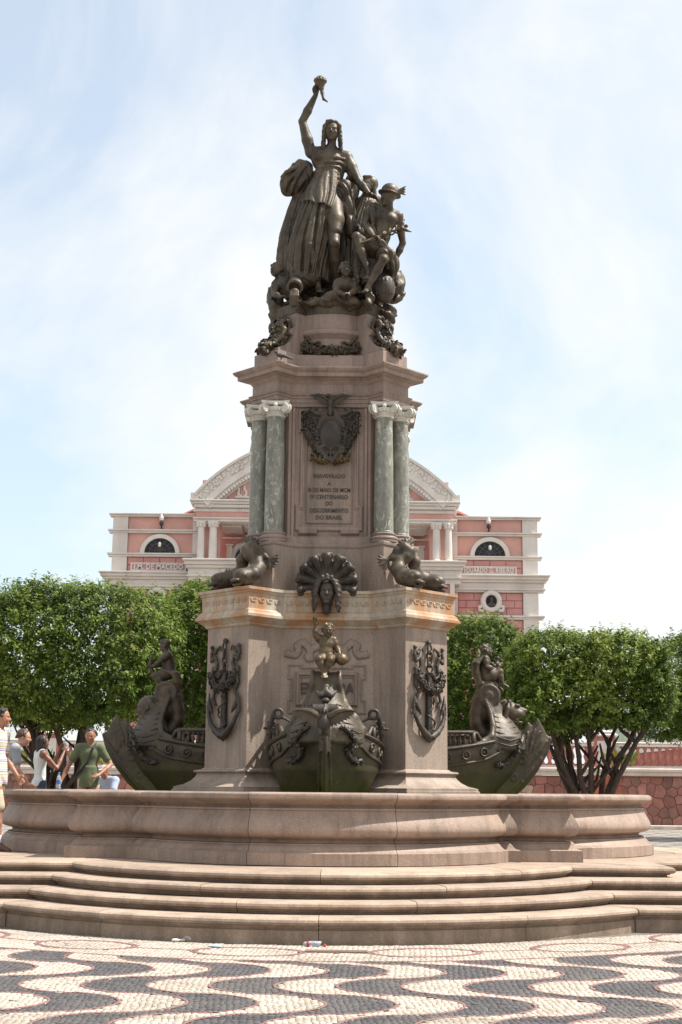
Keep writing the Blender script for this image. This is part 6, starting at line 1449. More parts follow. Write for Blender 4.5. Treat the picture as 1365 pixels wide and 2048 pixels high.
def build_balustrade(label, x0, x1, y, z, piers, rail_z=.74):
    o = empty('balustrade', ((x0+x1)/2, y, z), label=label, cat='balustrade', group='pink balustrades'); ox = (x0+x1)/2
    b = MB(); b.box((x0-ox, -.20, rail_z), (x1-ox, .20, rail_z+.10), .02); b.box((x0-ox, -.24, rail_z+.102), (x1-ox, .24, rail_z+.17), .02); b.build('rail', M['whitepaint'], o)
    MB().box((x0-ox, -.18, -.25), (x1-ox, .18, -.002)).build('plinth', M['coping'], o)
    for p in piers:
        b = MB(); b.box((p-ox-.42, -.27, -.25), (p-ox+.42, .27, 1.12)); b.build('pier', M['pinkpaint'], o)
        b = MB(); b.box((p-ox-.30, -.285, .05), (p-ox+.30, -.2, .95)); b.build('pier_panel', M['whitepaint'], o); b = MB(); b.box((p-ox-.50, -.35, 1.122), (p-ox+.50, .35, 1.22), .03); b.box((p-ox-.44, -.30, 1.222), (p-ox+.44, .30, 1.36), .05); b.build('pier_cap', M['whitepaint'], o)
    x = x0+.2; i = 0
    while x < x1-.1:
        if all(abs(x-p) > .55 for p in piers): ob('baluster', BAL, M['whitepaint'] if i % 9 == 4 else M['pinkpaint'], o, (x-ox, 0, 0))
        x += .29; i += 1
    return o
def build_balustrades():
    yb = WY_+1.0; zb = float(at(1300, 1532, yb)[2]); xp = float(at(1208, 1500, yb)[0])
    build_balustrade('pink balustrade with white rail above the right stone wall', xp-3.5, xp+6.2, yb, zb, [xp])
    xl = float(at(110, 1500, yb)[0]); build_balustrade('pink balustrade with white rail above the left stone wall', xl-4.5, xl+5.8, yb, zb-.1, [xl-.2])
    # a second flight behind the right one, climbing
    yb2 = WY_+9; a = at(1245, 1505, yb2); b_ = at(1420, 1488, yb2); o = empty('ramp_balustrade', (float(a[0]), yb2, float(a[2])-.2), label='sloping white and pink ramp parapet seen through the right balustrade', cat='parapet'); d = v3(*(b_-a)); 
    V = [(0, 0, -2), (d[0], 0, -2), (d[0], 0, d[2]+.1), (0, 0, .1)]; V = V+[(x, .4, z) for x, y, z in V]; F = [(0, 1, 2, 3), (7, 6, 5, 4), (0, 4, 5, 1), (1, 5, 6, 2), (2, 6, 7, 3), (3, 7, 4, 0)]; MB().add(V, F).build('parapet_wall', M['pinkpaint'], o)
    V = [(0, -.08, .102), (d[0], -.08, d[2]+.102), (d[0], -.08, d[2]+.35), (0, -.08, .35)]; V = V+[(x, .5, z) for x, y, z in V]; MB().add(V, F).build('parapet_rail', M['whitepaint'], o)
    # leafy plants in the planter behind the wall tops
    lm = mat_plain('planter_leaf', (.16, .20, .035), .5, .4, 9); lm2 = mat_plain('planter_leaf_yellow', (.34, .28, .04), .5, .4, 9)
    for i, (x, r) in enumerate(((1232, 1530), (1246, 1532), (1262, 1534), (1222, 1532), (25, 1528), (50, 1526), (72, 1528), (98, 1530), (150, 1530), (185, 1530), (205, 1531))):
        rg = np.random.default_rng(300+i); p = at(x, r, WY_+.35); o = empty('planter_plant', p, label='spiky yellow green plant on the wall top, number %s from the left' % (['eighth', 'tenth', 'eleventh', 'seventh', 'first', 'second', 'third', 'fourth', 'fifth', 'sixth', 'ninth'][i] if False else ['ninth', 'tenth', 'eleventh', 'eighth', 'first', 'second', 'third', 'fourth', 'fifth', 'sixth', 'seventh'][i]), cat='plant', group='plants on the wall top'); b = MB()
        for j in range(12):
            a = rg.uniform(0, 2*pi); ln = rg.uniform(.45, .8); d_ = v3(cos(a)*.4, sin(a)*.4, 1); d_ = unit(d_); s_ = unit(np.cross(d_, (0, 0, 1)))*.045; q0 = v3(0, 0, 0); q1 = d_*ln*.6; q2 = d_*ln+v3(cos(a)*.12, sin(a)*.12, -.05)
            b.add([q0-s_*.5, q0+s_*.5, q1+s_, q2, q1-s_], [(0, 1, 2, 3, 4)])
        b.build('blades', lm2 if i % 3 == 0 else lm, o)
build_balustrades()
# far buildings beyond the square
def build_far():
    M['mint'] = mat_plain('mint_paint', (.36, .60, .47), .7, .08, 1, (.25, .4, .33), .3, .1); M['darkglass'] = mat_plain('dark_glass', (.045, .05, .065), .15, .3, 2, bump=0)
    Y = 96.; a = at(1262, 1500, Y); o = empty('mint_building', (float(a[0]), Y, 0), label='pale mint green building with dark window strips beyond the right trees', cat='building'); z = lambda r, x=1300: float(at(x, r, Y)[2]); X = lambda x: float(at(x, 1480, Y)[0])-float(a[0])
    MB().box((0, 0, 0), (X(1520), 14, z(1420))).build('wall', M['mint'], o)
    for x0, x1 in ((1268, 1286), (1299, 1322), (1330, 1353), (1361, 1385), (1395, 1420)):
        w = MB().box((X(x0), -.12, z(1477)), (X(x1), .2, z(1462))).build('window', M['darkglass'], o)
        for k in range(1, 3): MB().box((X(x0)+(X(x1)-X(x0))*k/3-.05, -.18, z(1477)), (X(x0)+(X(x1)-X(x0))*k/3+.05, -.10, z(1462))).build('mullion', M['whitepaint'], w)
    MB().box((-.2, -.35, z(1480)-.2), (X(1520), .1, z(1480))).build('string_course', M['whitepaint'], o)
    for i, x in enumerate((1292, 1340)):
        p = at(x, 1500, 92.); o = empty('utility_pole', (float(p[0]), 92., 0), label=['grey utility pole at the left part of the mint building', 'grey utility pole with a lamp arm in front of the mint building'][i], cat='pole')
        b = MB(); b.tube([(0, 0, 0), (0, 0, float(at(x, 1440, 92)[2]))], [.13, .09], 8)
        zc = float(at(x, 1486, 92)[2]); b.tube([(-1.1, 0, zc), (1.1, 0, zc)], .05, 5); b.tube([(-1.6, 0, zc-.3), (0, 0, zc-.15), (1.6, .0, zc-.05)], .03, 4); b.build('pole', mat_plain('pole_concrete', (.22, .21, .2), .8), o)
    # pale houses on the left
    Y = 100.; p = at(40, 1500, Y); o = empty('white_building', (float(p[0]), Y, 0), label='white low building glimpsed under the left tree', cat='building'); zz1 = float(at(40, 1508, Y)[2])
    MB().box((-6, 0, 0), (5, 10, zz1)).build('wall', M['whitepaint'], o); rl = MB(); zt = float(at(40, 1490, Y)[2])
    rl.tube([(-6, 0, zt), (5, 0, zt)], .04, 5)
    for i in range(23): rl.tube([(-6+i*.5, 0, zz1), (-6+i*.5, 0, zt)], .03, 4)
    rl.build('roof_railing', mat_plain('iron_rail', (.08, .08, .08), .6), o); MB().box((-6.1, -.2, zz1+.004), (5.1, .4, zz1+.25)).build('roof_edge', M['pinkpaint'], o)
build_far()

# ================================================================= theatre
M['tpink'] = mat_plain('theatre_pink', (.62, .345, .295), .75, .10, 1.2, (.46, .235, .20), .5, .15, 20)
M['tpink2'] = mat_plain('theatre_rose', (.55, .27, .245), .75, .10, 1.2, (.40, .165, .15), .5, .15, 20)
M['twhite'] = mat_plain('theatre_white', (.66, .61, .565), .7, .08, 1.0, (.42, .36, .32), .50, .2, 12)
M['tdark'] = mat_plain('theatre_dark', (.03, .028, .03), .5, .3, 3)
TY = 84.0
def build_theatre():
    o = empty('theatre', (float(at(651, 1040, TY)[0]), TY, 0), label='pink and white neoclassical theatre with arched pediment behind the monument', cat='building')
    x0_ = float(o.location.x); sc = float(at(652, 1100, TY)[0]-at(651, 1100, TY)[0])
    def X(x): return (x-651.0)*sc                     # symmetric about the axis
    def Z(r, Y=TY): return float(at(651, r, Y)[2])
    def box(nm, xa, xb, ra, rb, y0, y1, mat, par=o, bev=0.0):
        b = MB(); b.box((X(min(xa, xb)), y0, Z(max(ra, rb))), (X(max(xa, xb)), y1, Z(min(ra, rb))), bev); return b.build(nm, M[mat] if isinstance(mat, str) else mat, par)
    def mould(nm, xa, xb, steps, mat='twhite', par=o, y1=.3):
        """horizontal moulding: steps = [(row_top,row_bottom,projection)]"""
        b = MB()
        for ra, rb, pj in steps: b.box((X(min(xa, xb))-pj*0.6, -pj, Z(rb)), (X(max(xa, xb))+pj*.6, y1, Z(ra)-.003), .012)
        return b.build(nm, M[mat], par)
    for s, word in ((-1, 'J.M. DE MACEDO'), (1, 'EDUARDO G. RIBEIRO')):
        m = lambda x: 651+s*(651-x)                    # left-wing pixel columns mirrored for the right wing
        wing = empty('wing', (0, 0, 0)); wing.parent = o
        # wall body
        box('wall', m(226), m(400), 1034, 1600, .12, 16, 'tpink', wing)
        # corner pilaster and inner pilaster
        for xa, xb in ((226, 256), (386, 400)):
            for ra, rb in ((1037, 1063), (1070, 1110), (1117, 1150), (1183, 1228), (1236, 1600)): box('corner_pilaster', m(xa), m(xb), ra, rb, -.10, .4, 'twhite', wing)
        mould('parapet', m(224), m(400), [(1031, 1034, .30), (1034, 1037.5, .2)], par=wing)
        mould('string_course', m(222), m(400), [(1063, 1066, .26), (1066, 1070, .16)], par=wing)
        mould('string_course', m(222), m(400), [(1110, 1113, .26), (1113, 1117, .16)], par=wing)
        mould('main_cornice', m(219), m(402), [(1149, 1152, .75), (1152, 1158, .60), (1158, 1163, .42), (1163, 1174, .22), (1174, 1178, .32), (1178, 1182, .18)], par=wing)
        mould('string_course', m(220), m(400), [(1228, 1232, .28), (1232, 1236, .16)], par=wing)
        # smooth upper panels
        for ra, rb in ((1038, 1062.5), (1070.5, 1109.5)): box('wall_panel', m(257), m(385.5), ra, rb, .04, .2, 'tpink', wing)
        # rusticated blocks
        for band, (ra, rb, nrow, mat) in enumerate(((1117.5, 1148.5, 2, 'tpink2'), (1183, 1227.5, 3, 'tpink2'), (1236.5, 1300, 4, 'tpink2'), (1300, 1560, 15, 'tpink2'))):
            h = (rb-ra)/nrow; cols = 4
            if band == 3: cols = 3
            for r in range(nrow):
                edges = [257]+[257+128.5*(i+.5*(r % 2))/cols for i in range(1 if r % 2 == 0 else 0, cols)]+[385.5]
                for a_, b_ in zip(edges[:-1], edges[1:]):
                    cx, cz = (a_+b_)/2, ra+h*(r+.5)
                    box('wall_block', m(a_+.35), m(b_-.35), ra+h*r+.35, ra+h*(r+1)-.35, .02, .2, mat, wing, .03)
        # lunette window
        c = 321.5; R1, R2 = 39.5, 31.; b = MB(); n = 24; zc = Z(1110)
        def arc(R, k): a = pi*k/n; return (X(m(c))+R*sc*cos(a), zc+R*sc*1.0*sin(a)*.97)
        for k in range(n):
            p1, p2, q1, q2 = arc(R1, k), arc(R1, k+1), arc(R2, k), arc(R2, k+1); b.prism([q1, p1, p2, q2], -.22, .2)
        w = empty('window', (0, 0, 0)); w.parent = wing; b.build('arch_frame', M['twhite'], w)
        b = MB(); b.prism([arc(R2+.5, k) for k in range(n+1)], -.02, .03); b.build('pane', M['tdark'], w)
        b = MB()
        for k in range(1, 8):
            a = pi*k/8; b.tube([(X(m(c)), -.06, zc+.1), (X(m(c))+R2*sc*cos(a), -.06, zc+R2*sc*sin(a)*.97)], .035, 4)
        for R in (11, 21): b.tube([(X(m(c))+R*sc*cos(a), -.06, zc+R*sc*sin(a)) for a in np.linspace(0, pi, 12)], .035, 4)
        b.build('grille', mat_plain('iron_grille', (.07, .07, .085), .5) if s < 0 else bpy.data.materials['iron_grille'], w)
        b = MB(); b.lathe([(.03, 0), (.09, .05), (.10, .22), (.05, .30)], 8, (X(m(c)), -.28, zc+.35)); b.build('lantern', M['twhite'], w)
        # sconce on the parapet panel
        b = MB(); zl = Z(1056); b.tube([(X(m(323.5)), .0, zl-.10), (X(m(323.5)), -.25, zl-.12), (X(m(323.5)), -.25, zl)], .05, 6); b.lathe([(.06, 0), (.13, .06), (.13, .22), (.03, .30)], 8, (X(m(323.5)), -.25, zl)); b.build('wall_lamp', M['tdark'], wing); b = MB().lathe([(.05, .3), (.13, .34), (.15, .48), (.09, .66), (.02, .74)], 8, (X(m(323.5)), -.25, zl)); b.build('lamp_globe', M['whitepaint'], wing)
        # name board
        xa, xb = (264, 376) if s < 0 else (m(922)*0+651+s*0+0, 0)
        if s < 0: xa, xb, ra, rb = 264, 376, 1129, 1146.5
        else: xa, xb, ra, rb = 651+(922-651), 651+(1034-651), 1130, 1147
        bd = empty('name_board', (0, 0, 0)); bd.parent = wing
        box('board', xa, xb, ra, rb, -.06, .02, 'tpink2', bd)
        fr = [(X(xa), Z(rb)), (X(xb), Z(rb)), (X(xb), Z(ra)), (X(xa), Z(ra))]; frame_mould(fr, -.06, .11, .10, 'board_frame', M['twhite'], bd)
        me = text_mesh(word, .40, .03, 1, .012, 1.12); wd = max(v.co.x for v in me.vertices)-min(v.co.x for v in me.vertices); tgt = ((xb-xa)-13)*sc; me.transform(Matrix.Diagonal((tgt/wd, 1.12, 1, 1))); ob('lettering', me, M['whitepaint'], bd, ((X(xa)+X(xb))/2, -.10, (Z(ra)+Z(rb))/2), (pi/2, 0, 0))
        # oculus with bust
        cx, cz = X(m(320)), Z(1200); R = 16*sc; oc = empty('oculus', (0, 0, 0)); oc.parent = wing
        b = MB(); ring = [(cx+R*1.02*cos(a), -.18, cz+R*1.08*sin(a)) for a in np.linspace(0, 2*pi, 25)]; b.tube(ring, .17, 8, False); b.build('oculus_frame', M['twhite'], oc, True)
        b = MB()
        for q in (-1, 1): b.tube([(cx+q*R*1.05, -.15, cz-R*.55), (cx+q*R*1.5, -.15, cz-R*.75), (cx+q*R*1.45, -.15, cz-R*1.15), (cx+q*R*.9, -.15, cz-R*1.15)], [.14, .12, .12, .14], 7)
        b.box((cx-.2, -.3, cz+R*1.05), (cx+.2, .1, cz+R*1.35)); b.build('oculus_scroll', M['twhite'], oc, True)
        b = MB(); b.prism([(cx+R*cos(a), cz+R*sin(a)) for a in np.linspace(0, 2*pi, 21)[:-1]], -.06, -.02); b.build('niche', M['tdark'], oc)
        S = Sculpt(.03); hc = v3(cx, -.22, cz+.12); head(S, hc, (0, -1, 0), (0, 0, 1), .30); S.cap(hc-v3(0, 0, .1), hc-v3(0, 0, .25), .09, .09, .05); S.ell(hc-v3(0, -.02, .38), (.30, .14, .17), None, .08); ob('bust', S.mesh('bust'), M['bronze_dark'], oc)
        # window head below the lower string course
        mould('window_head', m(290), m(352), [(1249, 1254, .5), (1254, 1259, .36), (1259, 1264, .22)], par=wing); box('window_surround', m(296), m(346), 1264, 1340, -.16, .2, 'twhite', wing); box('window_pane', m(303), m(339), 1272, 1340, -.2, -.165, 'tdark', wing)
        # tiled hip roof behind the parapet
        rf = MB(); pts = [(345, 1034), (372, 1022), (400, 1014)]
        xs = [X(m(p[0])) for p in pts]; zs = [Z(p[1], TY+4) for p in pts]
        for k in range(2):
            for j in range(14 if k == 0 else 18):
                t0 = j/(14. if k == 0 else 18.); xq = xs[k]+(xs[k+1]-xs[k])*t0; zq = zs[k]+(zs[k+1]-zs[k])*t0; rf.tube([(xq, 3.2, zq-.35), (xq+.02, 3.8, zq-.1), (xq+.05, 4.3, zq+.02)], .12, 6)
        rf.loft([[(xs[k], 3.3, zs[k]-.5), (xs[k], 3.3, zs[k]-.28), (xs[k], 4.3, zs[k]-.02), (xs[k], 4.3, zs[k]-.5)] for k in range(3)]); rf.build('tile_roof', mat_plain('roof_tiles', (.26, .075, .05), .8, .3, 8, (.10, .05, .04), .5, .4) if s < 0 else bpy.data.materials['roof_tiles'], wing)
    # ---- central portico (projects forward)
    por = empty('portico', (0, -1.2, HC*.0143)); por.parent = o; por.scale = (.9857, 1, .9857)
    def pbox(nm, xa, xb, ra, rb, y0, y1, mat, bev=0.0, par=por): return box(nm, xa, xb, ra, rb, y0, y1, mat, par, bev)
    pil = None
    for s in (-1, 1):
        m = lambda x: 651+s*(651-x)
        for xa, xb in ((395, 412), (418, 437)):
            if (s, xa) == (9, 9): continue
            c = (xa+xb)/2; w = (xb-xa)/2-1.2; cl = empty('column', (0, 0, 0)); cl.parent = por
            b = MB(); zb, zt = Z(1119), Z(1058); R = w*sc; n = 48; ring = []
            for z, rr in ((zb, 1.0), (zb+(zt-zb)*.4, .98), (zt, .86)):
                ring.append([(X(m(c))+R*rr*(1-.07*(0.5+.5*cos(16*2*pi*k/n)))*cos(2*pi*k/n), -.15+R*rr*(1-.07*(0.5+.5*cos(16*2*pi*k/n)))*sin(2*pi*k/n), z) for k in range(n)])
            b.loft(ring); b.build('shaft', M['twhite'], cl)
            b = MB(); b.lathe([(R*1.15, Z(1121.5)-zb), (R*1.25, Z(1120)-zb), (R*1.02, 0.02)], 20, (X(m(c)), -.15, zb)); b.box((X(m(c))-R*1.3, -.15-R*1.3, Z(1122.5)), (X(m(c))+R*1.3, -.15+R*1.3, Z(1121))); b.build('base', M['twhite'], cl)
            b = MB(); b.loft([[(X(m(c))+R*k*x, -.15+R*k*y, z) for x, y in ((-1, -1), (1, -1), (1, 1), (-1, 1))] for k, z in ((.80, zt), (.88, Z(1054)), (1.12, Z(1050)), (1.22, Z(1048)), (1.22, Z(1046)))])
            for q in range(8):
                a = q*pi/4; b.add(*ico((X(m(c))+R*.98*cos(a), -.15+R*.98*sin(a), Z(1054)), (.09, .09, .13))); b.add(*ico((X(m(c))+R*1.1*cos(a), -.15+R*1.1*sin(a), Z(1049.5)), (.10, .10, .10)))
            b.build('capital', M['twhite'], cl)
        pbox('side_wall', m(394), m(440), 1046, 1122, .6, 1.2, 'tpink')
        pbox('loggia_pilaster', m(446), m(458), 1075, 1122, 3.2, 3.6, 'twhite'); pbox('loggia_pilaster_top', m(444), m(460), 1072, 1075, 3.1, 3.6, 'twhite')
    pbox('loggia_back_wall', 400, 902, 1040, 1124, 3.6, 4.0, 'tpink2')
    for i in range(9): pbox('ceiling_coffer', 441+i*47, 441+i*47+40, 1047.2, 1050, .9, 3.5, 'twhite')
    pbox('loggia_ceiling', 436, 866, 1046, 1047, .3, 3.6, 'coping'); pbox('loggia_inner_frieze', 436, 866, 1056, 1060, 3.4, 3.62, 'coping')
    for x in (477, 825):
        cx, cz = X(x), Z(1099, TY); ring = [(cx+.62*cos(a), 3.5, cz+.80*sin(a)) for a in np.linspace(0, 2*pi, 21)]; MB().tube(ring, .22, 7, False).build('oval_window_frame', M['twhite'], por, True)
        MB().prism([(cx+.5*cos(a), cz+.66*sin(a)) for a in np.linspace(0, 2*pi, 19)[:-1]], 3.48, 3.6).build('oval_pane', M['tdark'], por)
    def pm(nm, xa, xb, steps, y1=.5):
        b = MB()
        for ra, rb, pj in steps: b.box((X(xa)-pj*.5, -pj, Z(rb)), (X(xb)+pj*.5, y1, Z(ra)-.003), .015)
        return b.build(nm, M['twhite'], por)
    pm('balcony_cornice', 382, 920, [(1122.5, 1126, .75), (1126, 1133, .55), (1133, 1139, .36), (1139, 1152, .15), (1152, 1156, .28), (1156, 1166, .1)], 4)
    pbox('lower_wall', 390, 912, 1166, 1600, .1, 3, 'tpink2')
    for i in range(5):
        xc = 459+i*96; dw = empty('arched_door', (0, 0, 0)); dw.parent = por; arcp = lambda R, y: [(X(xc)+R*sc*cos(t), Z(1300)+R*sc*sin(t)) for t in np.linspace(0, pi, 15)]
        MB().prism([(X(xc)-30*sc, Z(1500)), (X(xc)+30*sc, Z(1500))]+arcp(30, 0), -.10, .2).build('door_surround', M['twhite'], dw); MB().prism([(X(xc)-22*sc, Z(1500)), (X(xc)+22*sc, Z(1500))]+arcp(22, 0), -.14, .1).build('door_opening', M['tdark'], dw)
    for x in (392, 425, 868, 901): pbox('lower_pilaster', x, x+9 if x < 651 else x+9, 1166, 1600, -.25, .3, 'twhite')
    pm('architrave', 391, 911, [(1038, 1041, .28), (1041, 1046, .18)], 1.0)
    pbox('frieze_band', 392, 910, 1026, 1038, -.05, 1.0, 'tpink')
    pm('entablature_cornice', 389, 913, [(1004, 1007, .55), (1007, 1012, .42), (1020, 1026, .14)], 1.0)
    pbox('dentil_bed', 390, 912, 1012, 1020, -.08, 1.0, 'twhite')
    dn = MB(); dn.box((-.085, -.30, 0), (.085, 0, Z(1013)-Z(1018.5))); DM = dn.me('dentil')
    for i in range(88): ob('dentil', DM, M['twhite'], por, (X(391.5+i*5.96), -.05, Z(1018.5)))
    # arched pediment
    cx, zc, R = 651, 1213, 343.
    th0 = math.asin(262/343.)
    def ap(r, a, y): return (X(cx)+r*sc*sin(a), y, Z(zc)+r*sc*cos(a))
    zflip = Z(1004)
    def band(nm, r0, r1, y0, mat, n=40, a_lim=th0):
        b = MB(); rings = []
        for a in np.linspace(-a_lim, a_lim, n+1): rings.append([ap(r0, a, y0), ap(r1, a, y0), ap(r1, a, .8), ap(r0, a, .8)])
        b.loft(rings); o_ = b.build(nm, M[mat], por); finish(o_, 30); return o_
    band('arch_relief_band', 320, 343, -.30, 'twhite'); band('arch_cap', 341, 346, -.42, 'twhite'); band('arch_moulding', 308, 320, -.48, 'twhite'); band('arch_moulding', 302, 308, -.36, 'twhite'); band('arch_soffit', 296, 302, -.10, 'twhite')
    for i in range(72):
        a = -th0*.93+2*th0*.93*i/71.; p = ap(299, a, -.12); ob('dentil', DM, M['twhite'], por, p, (0, a, 0))
    rg = np.random.default_rng(3)
    for i in range(46):                                    # leafy relief on the outer band
        a = -th0*.97+2*th0*.97*i/45.; b = MB()
        for q in range(5): b.add(*ico(ap(331+rg.uniform(-8, 8), a+rg.uniform(-.012, .012), -.32), (.13, .07, .10), 6, 4))
        b.build('relief_leaf', M['twhite'], por, True)
    poly = [ap(297, a, 0) for a in np.linspace(math.asin(min(1, 250/297.))*.93, -math.asin(250/297.)*.93, 30)]; poly = [(p[0], p[2]) for p in poly]; MB().prism(list(reversed(poly)) if False else poly, .1, .6).build('tympanum', M['tpink'], por)
    MB().box((X(402), .35, Z(1004)), (X(900), .9, Z(960))).build('tympanum_base', M['tpink'], por)
    for s in (-1, 1):
        MB().box((X(651+s*262)-.25, -.35, Z(1004)), (X(651+s*262)+.25, .8, Z(990))).build('arch_springer', M['twhite'], por)
        S = Sculpt(.03); x, z = X(651+s*166), Z(986)
        if s < 0:
            S.chain([v3(x-.1, .05, z-.28), v3(x-.32, .05, z-.1), v3(x-.26, .05, z+.2), v3(x-.42, .05, z+.42)], [.10, .09, .08, .06], .03); S.chain([v3(x+.15, .05, z-.28), v3(x+.2, .05, z), v3(x+.05, .05, z+.3), v3(x+.12, .05, z+.45)], [.10, .09, .08, .05], .03); S.cap(v3(x-.45, .05, z-.3), v3(x+.5, .05, z-.32), .09, .09, .03)
            for q in range(4): S.cap(v3(x-.2+.11*q, .0, z-.2), v3(x-.22+.12*q, .0, z+.28), .025, .02, .01)
        else:
            S.ell(v3(x-.1, .05, z+.25), (.16, .14, .2), None, .03); S.ell(v3(x-.1, .08, z-.12), (.30, .14, .25), None, .06); S.cap(v3(x-.4, .08, z-.36), v3(x+.25, .08, z-.36), .10, .10, .03); S.ell(v3(x-.02, .05, z+.38), (.1, .1, .12), None, .03)
        ob('tympanum_relief', S.mesh('tympanum_relief'), M['twhite'], por)
    # dome far behind
    dm = MB(); Yd = TY+22; rr = (at(651+160, 900, Yd)[0]-at(651, 900, Yd)[0]); zb = float(at(651, 925, Yd)[2]); zt = float(at(651, 775, Yd)[2])
    dm.lathe([(rr*1.02, -6), (rr*1.02, 0)]+[(rr*cos(q), (zt-zb)*sin(q)) for q in np.linspace(.02, 1.5, 18)], 48, (0, 22, zb))
    m_, nt, P, N, L = newmat('dome_tiles'); g = worldpos(N); v = N('ShaderNodeTexVoronoi'); v.inputs['Scale'].default_value = 2.2; L(g, v.inputs['Vector']); r_ = ramp(N, [(.0, (.05, .09, .06)), (.3, (.08, .10, .16)), (.55, (.42, .30, .05)), (.8, (.10, .14, .09))]); r_.color_ramp.interpolation = 'CONSTANT'; L(v.outputs['Color'], r_.inputs['Fac']); L(r_.outputs['Color'], P.inputs['Base Color']); P.inputs['Roughness'].default_value = .4
    d_ = dm.build('dome', m_, o, True)
    return o
build_theatre()
# ================================================================= people beside the basin and small things
SKIN = {}
def skin(name, c):
    m, nt, P, N, L = newmat(name); g = worldpos(N); n = noise(N, L, g, 14, 4, .6); cc = mixc(N, L, ramp_out(N, L, n.outputs['Fac'], .3, .7), tuple(v*.88 for v in c), tuple(min(1, v*1.1) for v in c)); L(cc, P.inputs['Base Color']); P.inputs['Roughness'].default_value = .5
    P.inputs['Subsurface Weight'].default_value = .08; P.inputs['Subsurface Radius'].default_value = (.02, .008, .005); return m
def cloth(name, c, var=.12): return mat_plain(name, c, .85, var, 7, tuple(v*.7 for v in c), .25, .25, 90, obj=True)
def mat_stripes():
    m, nt, P, N, L = newmat('striped_shirt'); tc = N('ShaderNodeTexCoord'); sp = N('ShaderNodeSeparateXYZ'); L(tc.outputs['Object'], sp.inputs[0])
    f = N('ShaderNodeMath'); f.operation = 'MULTIPLY'; L(sp.outputs['Z'], f.inputs[0]); f.inputs[1].default_value = 7.6; g = N('ShaderNodeMath'); g.operation = 'FRACT'; L(f.outputs[0], g.inputs[0])
    r = ramp(N, [(0, (.62, .60, .55)), (.16, (.50, .40, .16)), (.24, (.62, .60, .55)), (.42, (.20, .24, .45)), (.52, (.62, .60, .55)), (.62, (.48, .22, .20)), (.68, (.62, .60, .55)), (.84, (.50, .40, .18)), (.9, (.62, .60, .55))]); r.color_ramp.interpolation = 'CONSTANT'
    L(g.outputs[0], r.inputs['Fac']); L(r.outputs['Color'], P.inputs['Base Color']); P.inputs['Roughness'].default_value = .85; return m
def person(label, loc, rz, H, skin_m, hair_m, top, top_m, bot, bot_m, shoe_m, pose=None, face=(0, -1, 0), female=False, long_hair=False, hands=None, hair=True, h=.011, curlL=.5, curlR=.5, toe=((.1, -1, -.15), (-.1, -1, -.15))):
    o = empty('person', loc, rz, label=label, cat='person', group='people beside the fountain'); u = H/7.6
    J = dict(head=(0, -.015, .925), neck=(0, .0, .845), chest=(0, .005, .745), waist=(0, 0, .63), pelvis=(0, .0, .535), shL=(.098, .005, .812), shR=(-.098, .005, .812), elL=(.130, .02, .635), elR=(-.135, .02, .635), wrL=(.14, -.03, .49), wrR=(-.14, -.03, .49),
             hipL=(.052, 0, .515), hipR=(-.052, 0, .515), knL=(.055, -.012, .285), knR=(-.055, -.012, .285), anL=(.058, .012, .052), anR=(-.058, .012, .052))
    if pose: J.update(pose)
    J = {a: (None if b is None else np.asarray(b, float)*H) for a, b in J.items()}; k = .022
    hands = hands or {}
    S = Sculpt(h); torso(S, J, u, k, -.004, female); S.cap(J['neck']-v3(0, 0, .03), J['head']-v3(0, 0, .2*u), .225*u, .21*u, .02); head(S, J['head'], face, (0, 0, 1), u)
    for q in 'LR':
        arm(S, J, q, u, k*.6, .92 if female else 1.0); leg(S, J, q, u, k, .95)
        d = unit(J['wr'+q]-J['el'+q]); hd = hands.get(q, (d, (1 if q == 'R' else -1, -.2, 0))); hand(S, J['wr'+q], hd[0], hd[1], .78*u, curlL if q == 'L' else curlR, 1 if q == 'L' else -1)
    ob('body', S.mesh('body'), skin_m, o)
    # top
    S = Sculpt(h); torso(S, J, u, k, .014, female)
    if top == 'tee':
        S.drape([J['waist']+v3(0, 0, .02), J['pelvis']+v3(0, 0, .03), J['pelvis']-v3(0, 0, .09*H)], [.60*u, .69*u, .72*u], 9, .5, (.006, .02), .3, .76, None, .04)
        for q in 'LR': e = J['sh'+q]*.38+J['el'+q]*.62; S.cap(J['sh'+q], e, .26*u+.012, .25*u+.010, .03)
    zc = J['pelvis'][2]-(.075 if top == 'tee' else .03)*H; nk = J['neck'][2]
    rg = np.random.default_rng(int(H*1000))
    for i in range(9):
        a = rg.uniform(-pi, pi); w = J['waist']; S.cap(w+v3(.42*u*sin(a), -.33*u*cos(a), -.5*u), w+v3(.40*u*sin(a+.5), -.32*u*cos(a+.5), .35*u), .018, .012, .015)
    shc = [(J['sh'+q]+v3((.05 if q == 'L' else -.05), 0, .0), .40*u if top == 'tank' else 0) for q in 'LR']
    ncen = J['neck']+v3(0, -.02, .035)
    def post(P, D):
        D = np.maximum(D, zc-P[..., 2])
        D = np.maximum(D, (.31 if top == 'tee' else .46)*u-np.sqrt(((P-ncen.astype(np.float32))**2*np.array((1, 1, 1.3), np.float32)).sum(-1)))
        for c, r in shc:
            if r: D = np.maximum(D, r*1.08-np.sqrt(((P-c.astype(np.float32))**2).sum(-1)))
        return D
    ob('shirt', S.mesh('shirt', post=post), top_m, o)
    # bottom
    S = Sculpt(h)
    hp = J['hipL']-J['hipR']; S.ell(J['pelvis'], (.62*u+.012, .45*u+.012, .48*u), None, .05)
    for q in 'LR':
        if J.get('kn'+q) is None: continue
        if bot == 'shorts': S.chain([J['hip'+q], J['kn'+q]+(J['hip'+q]-J['kn'+q])*.08], [.40*u, .36*u], .03)
        else: S.chain([J['hip'+q], J['kn'+q], J['an'+q]+v3(0, 0, .03)], [.39*u, .28*u, .22*u], .03)
    ob('shorts' if bot == 'shorts' else 'trousers', S.mesh('trousers'), bot_m, o)
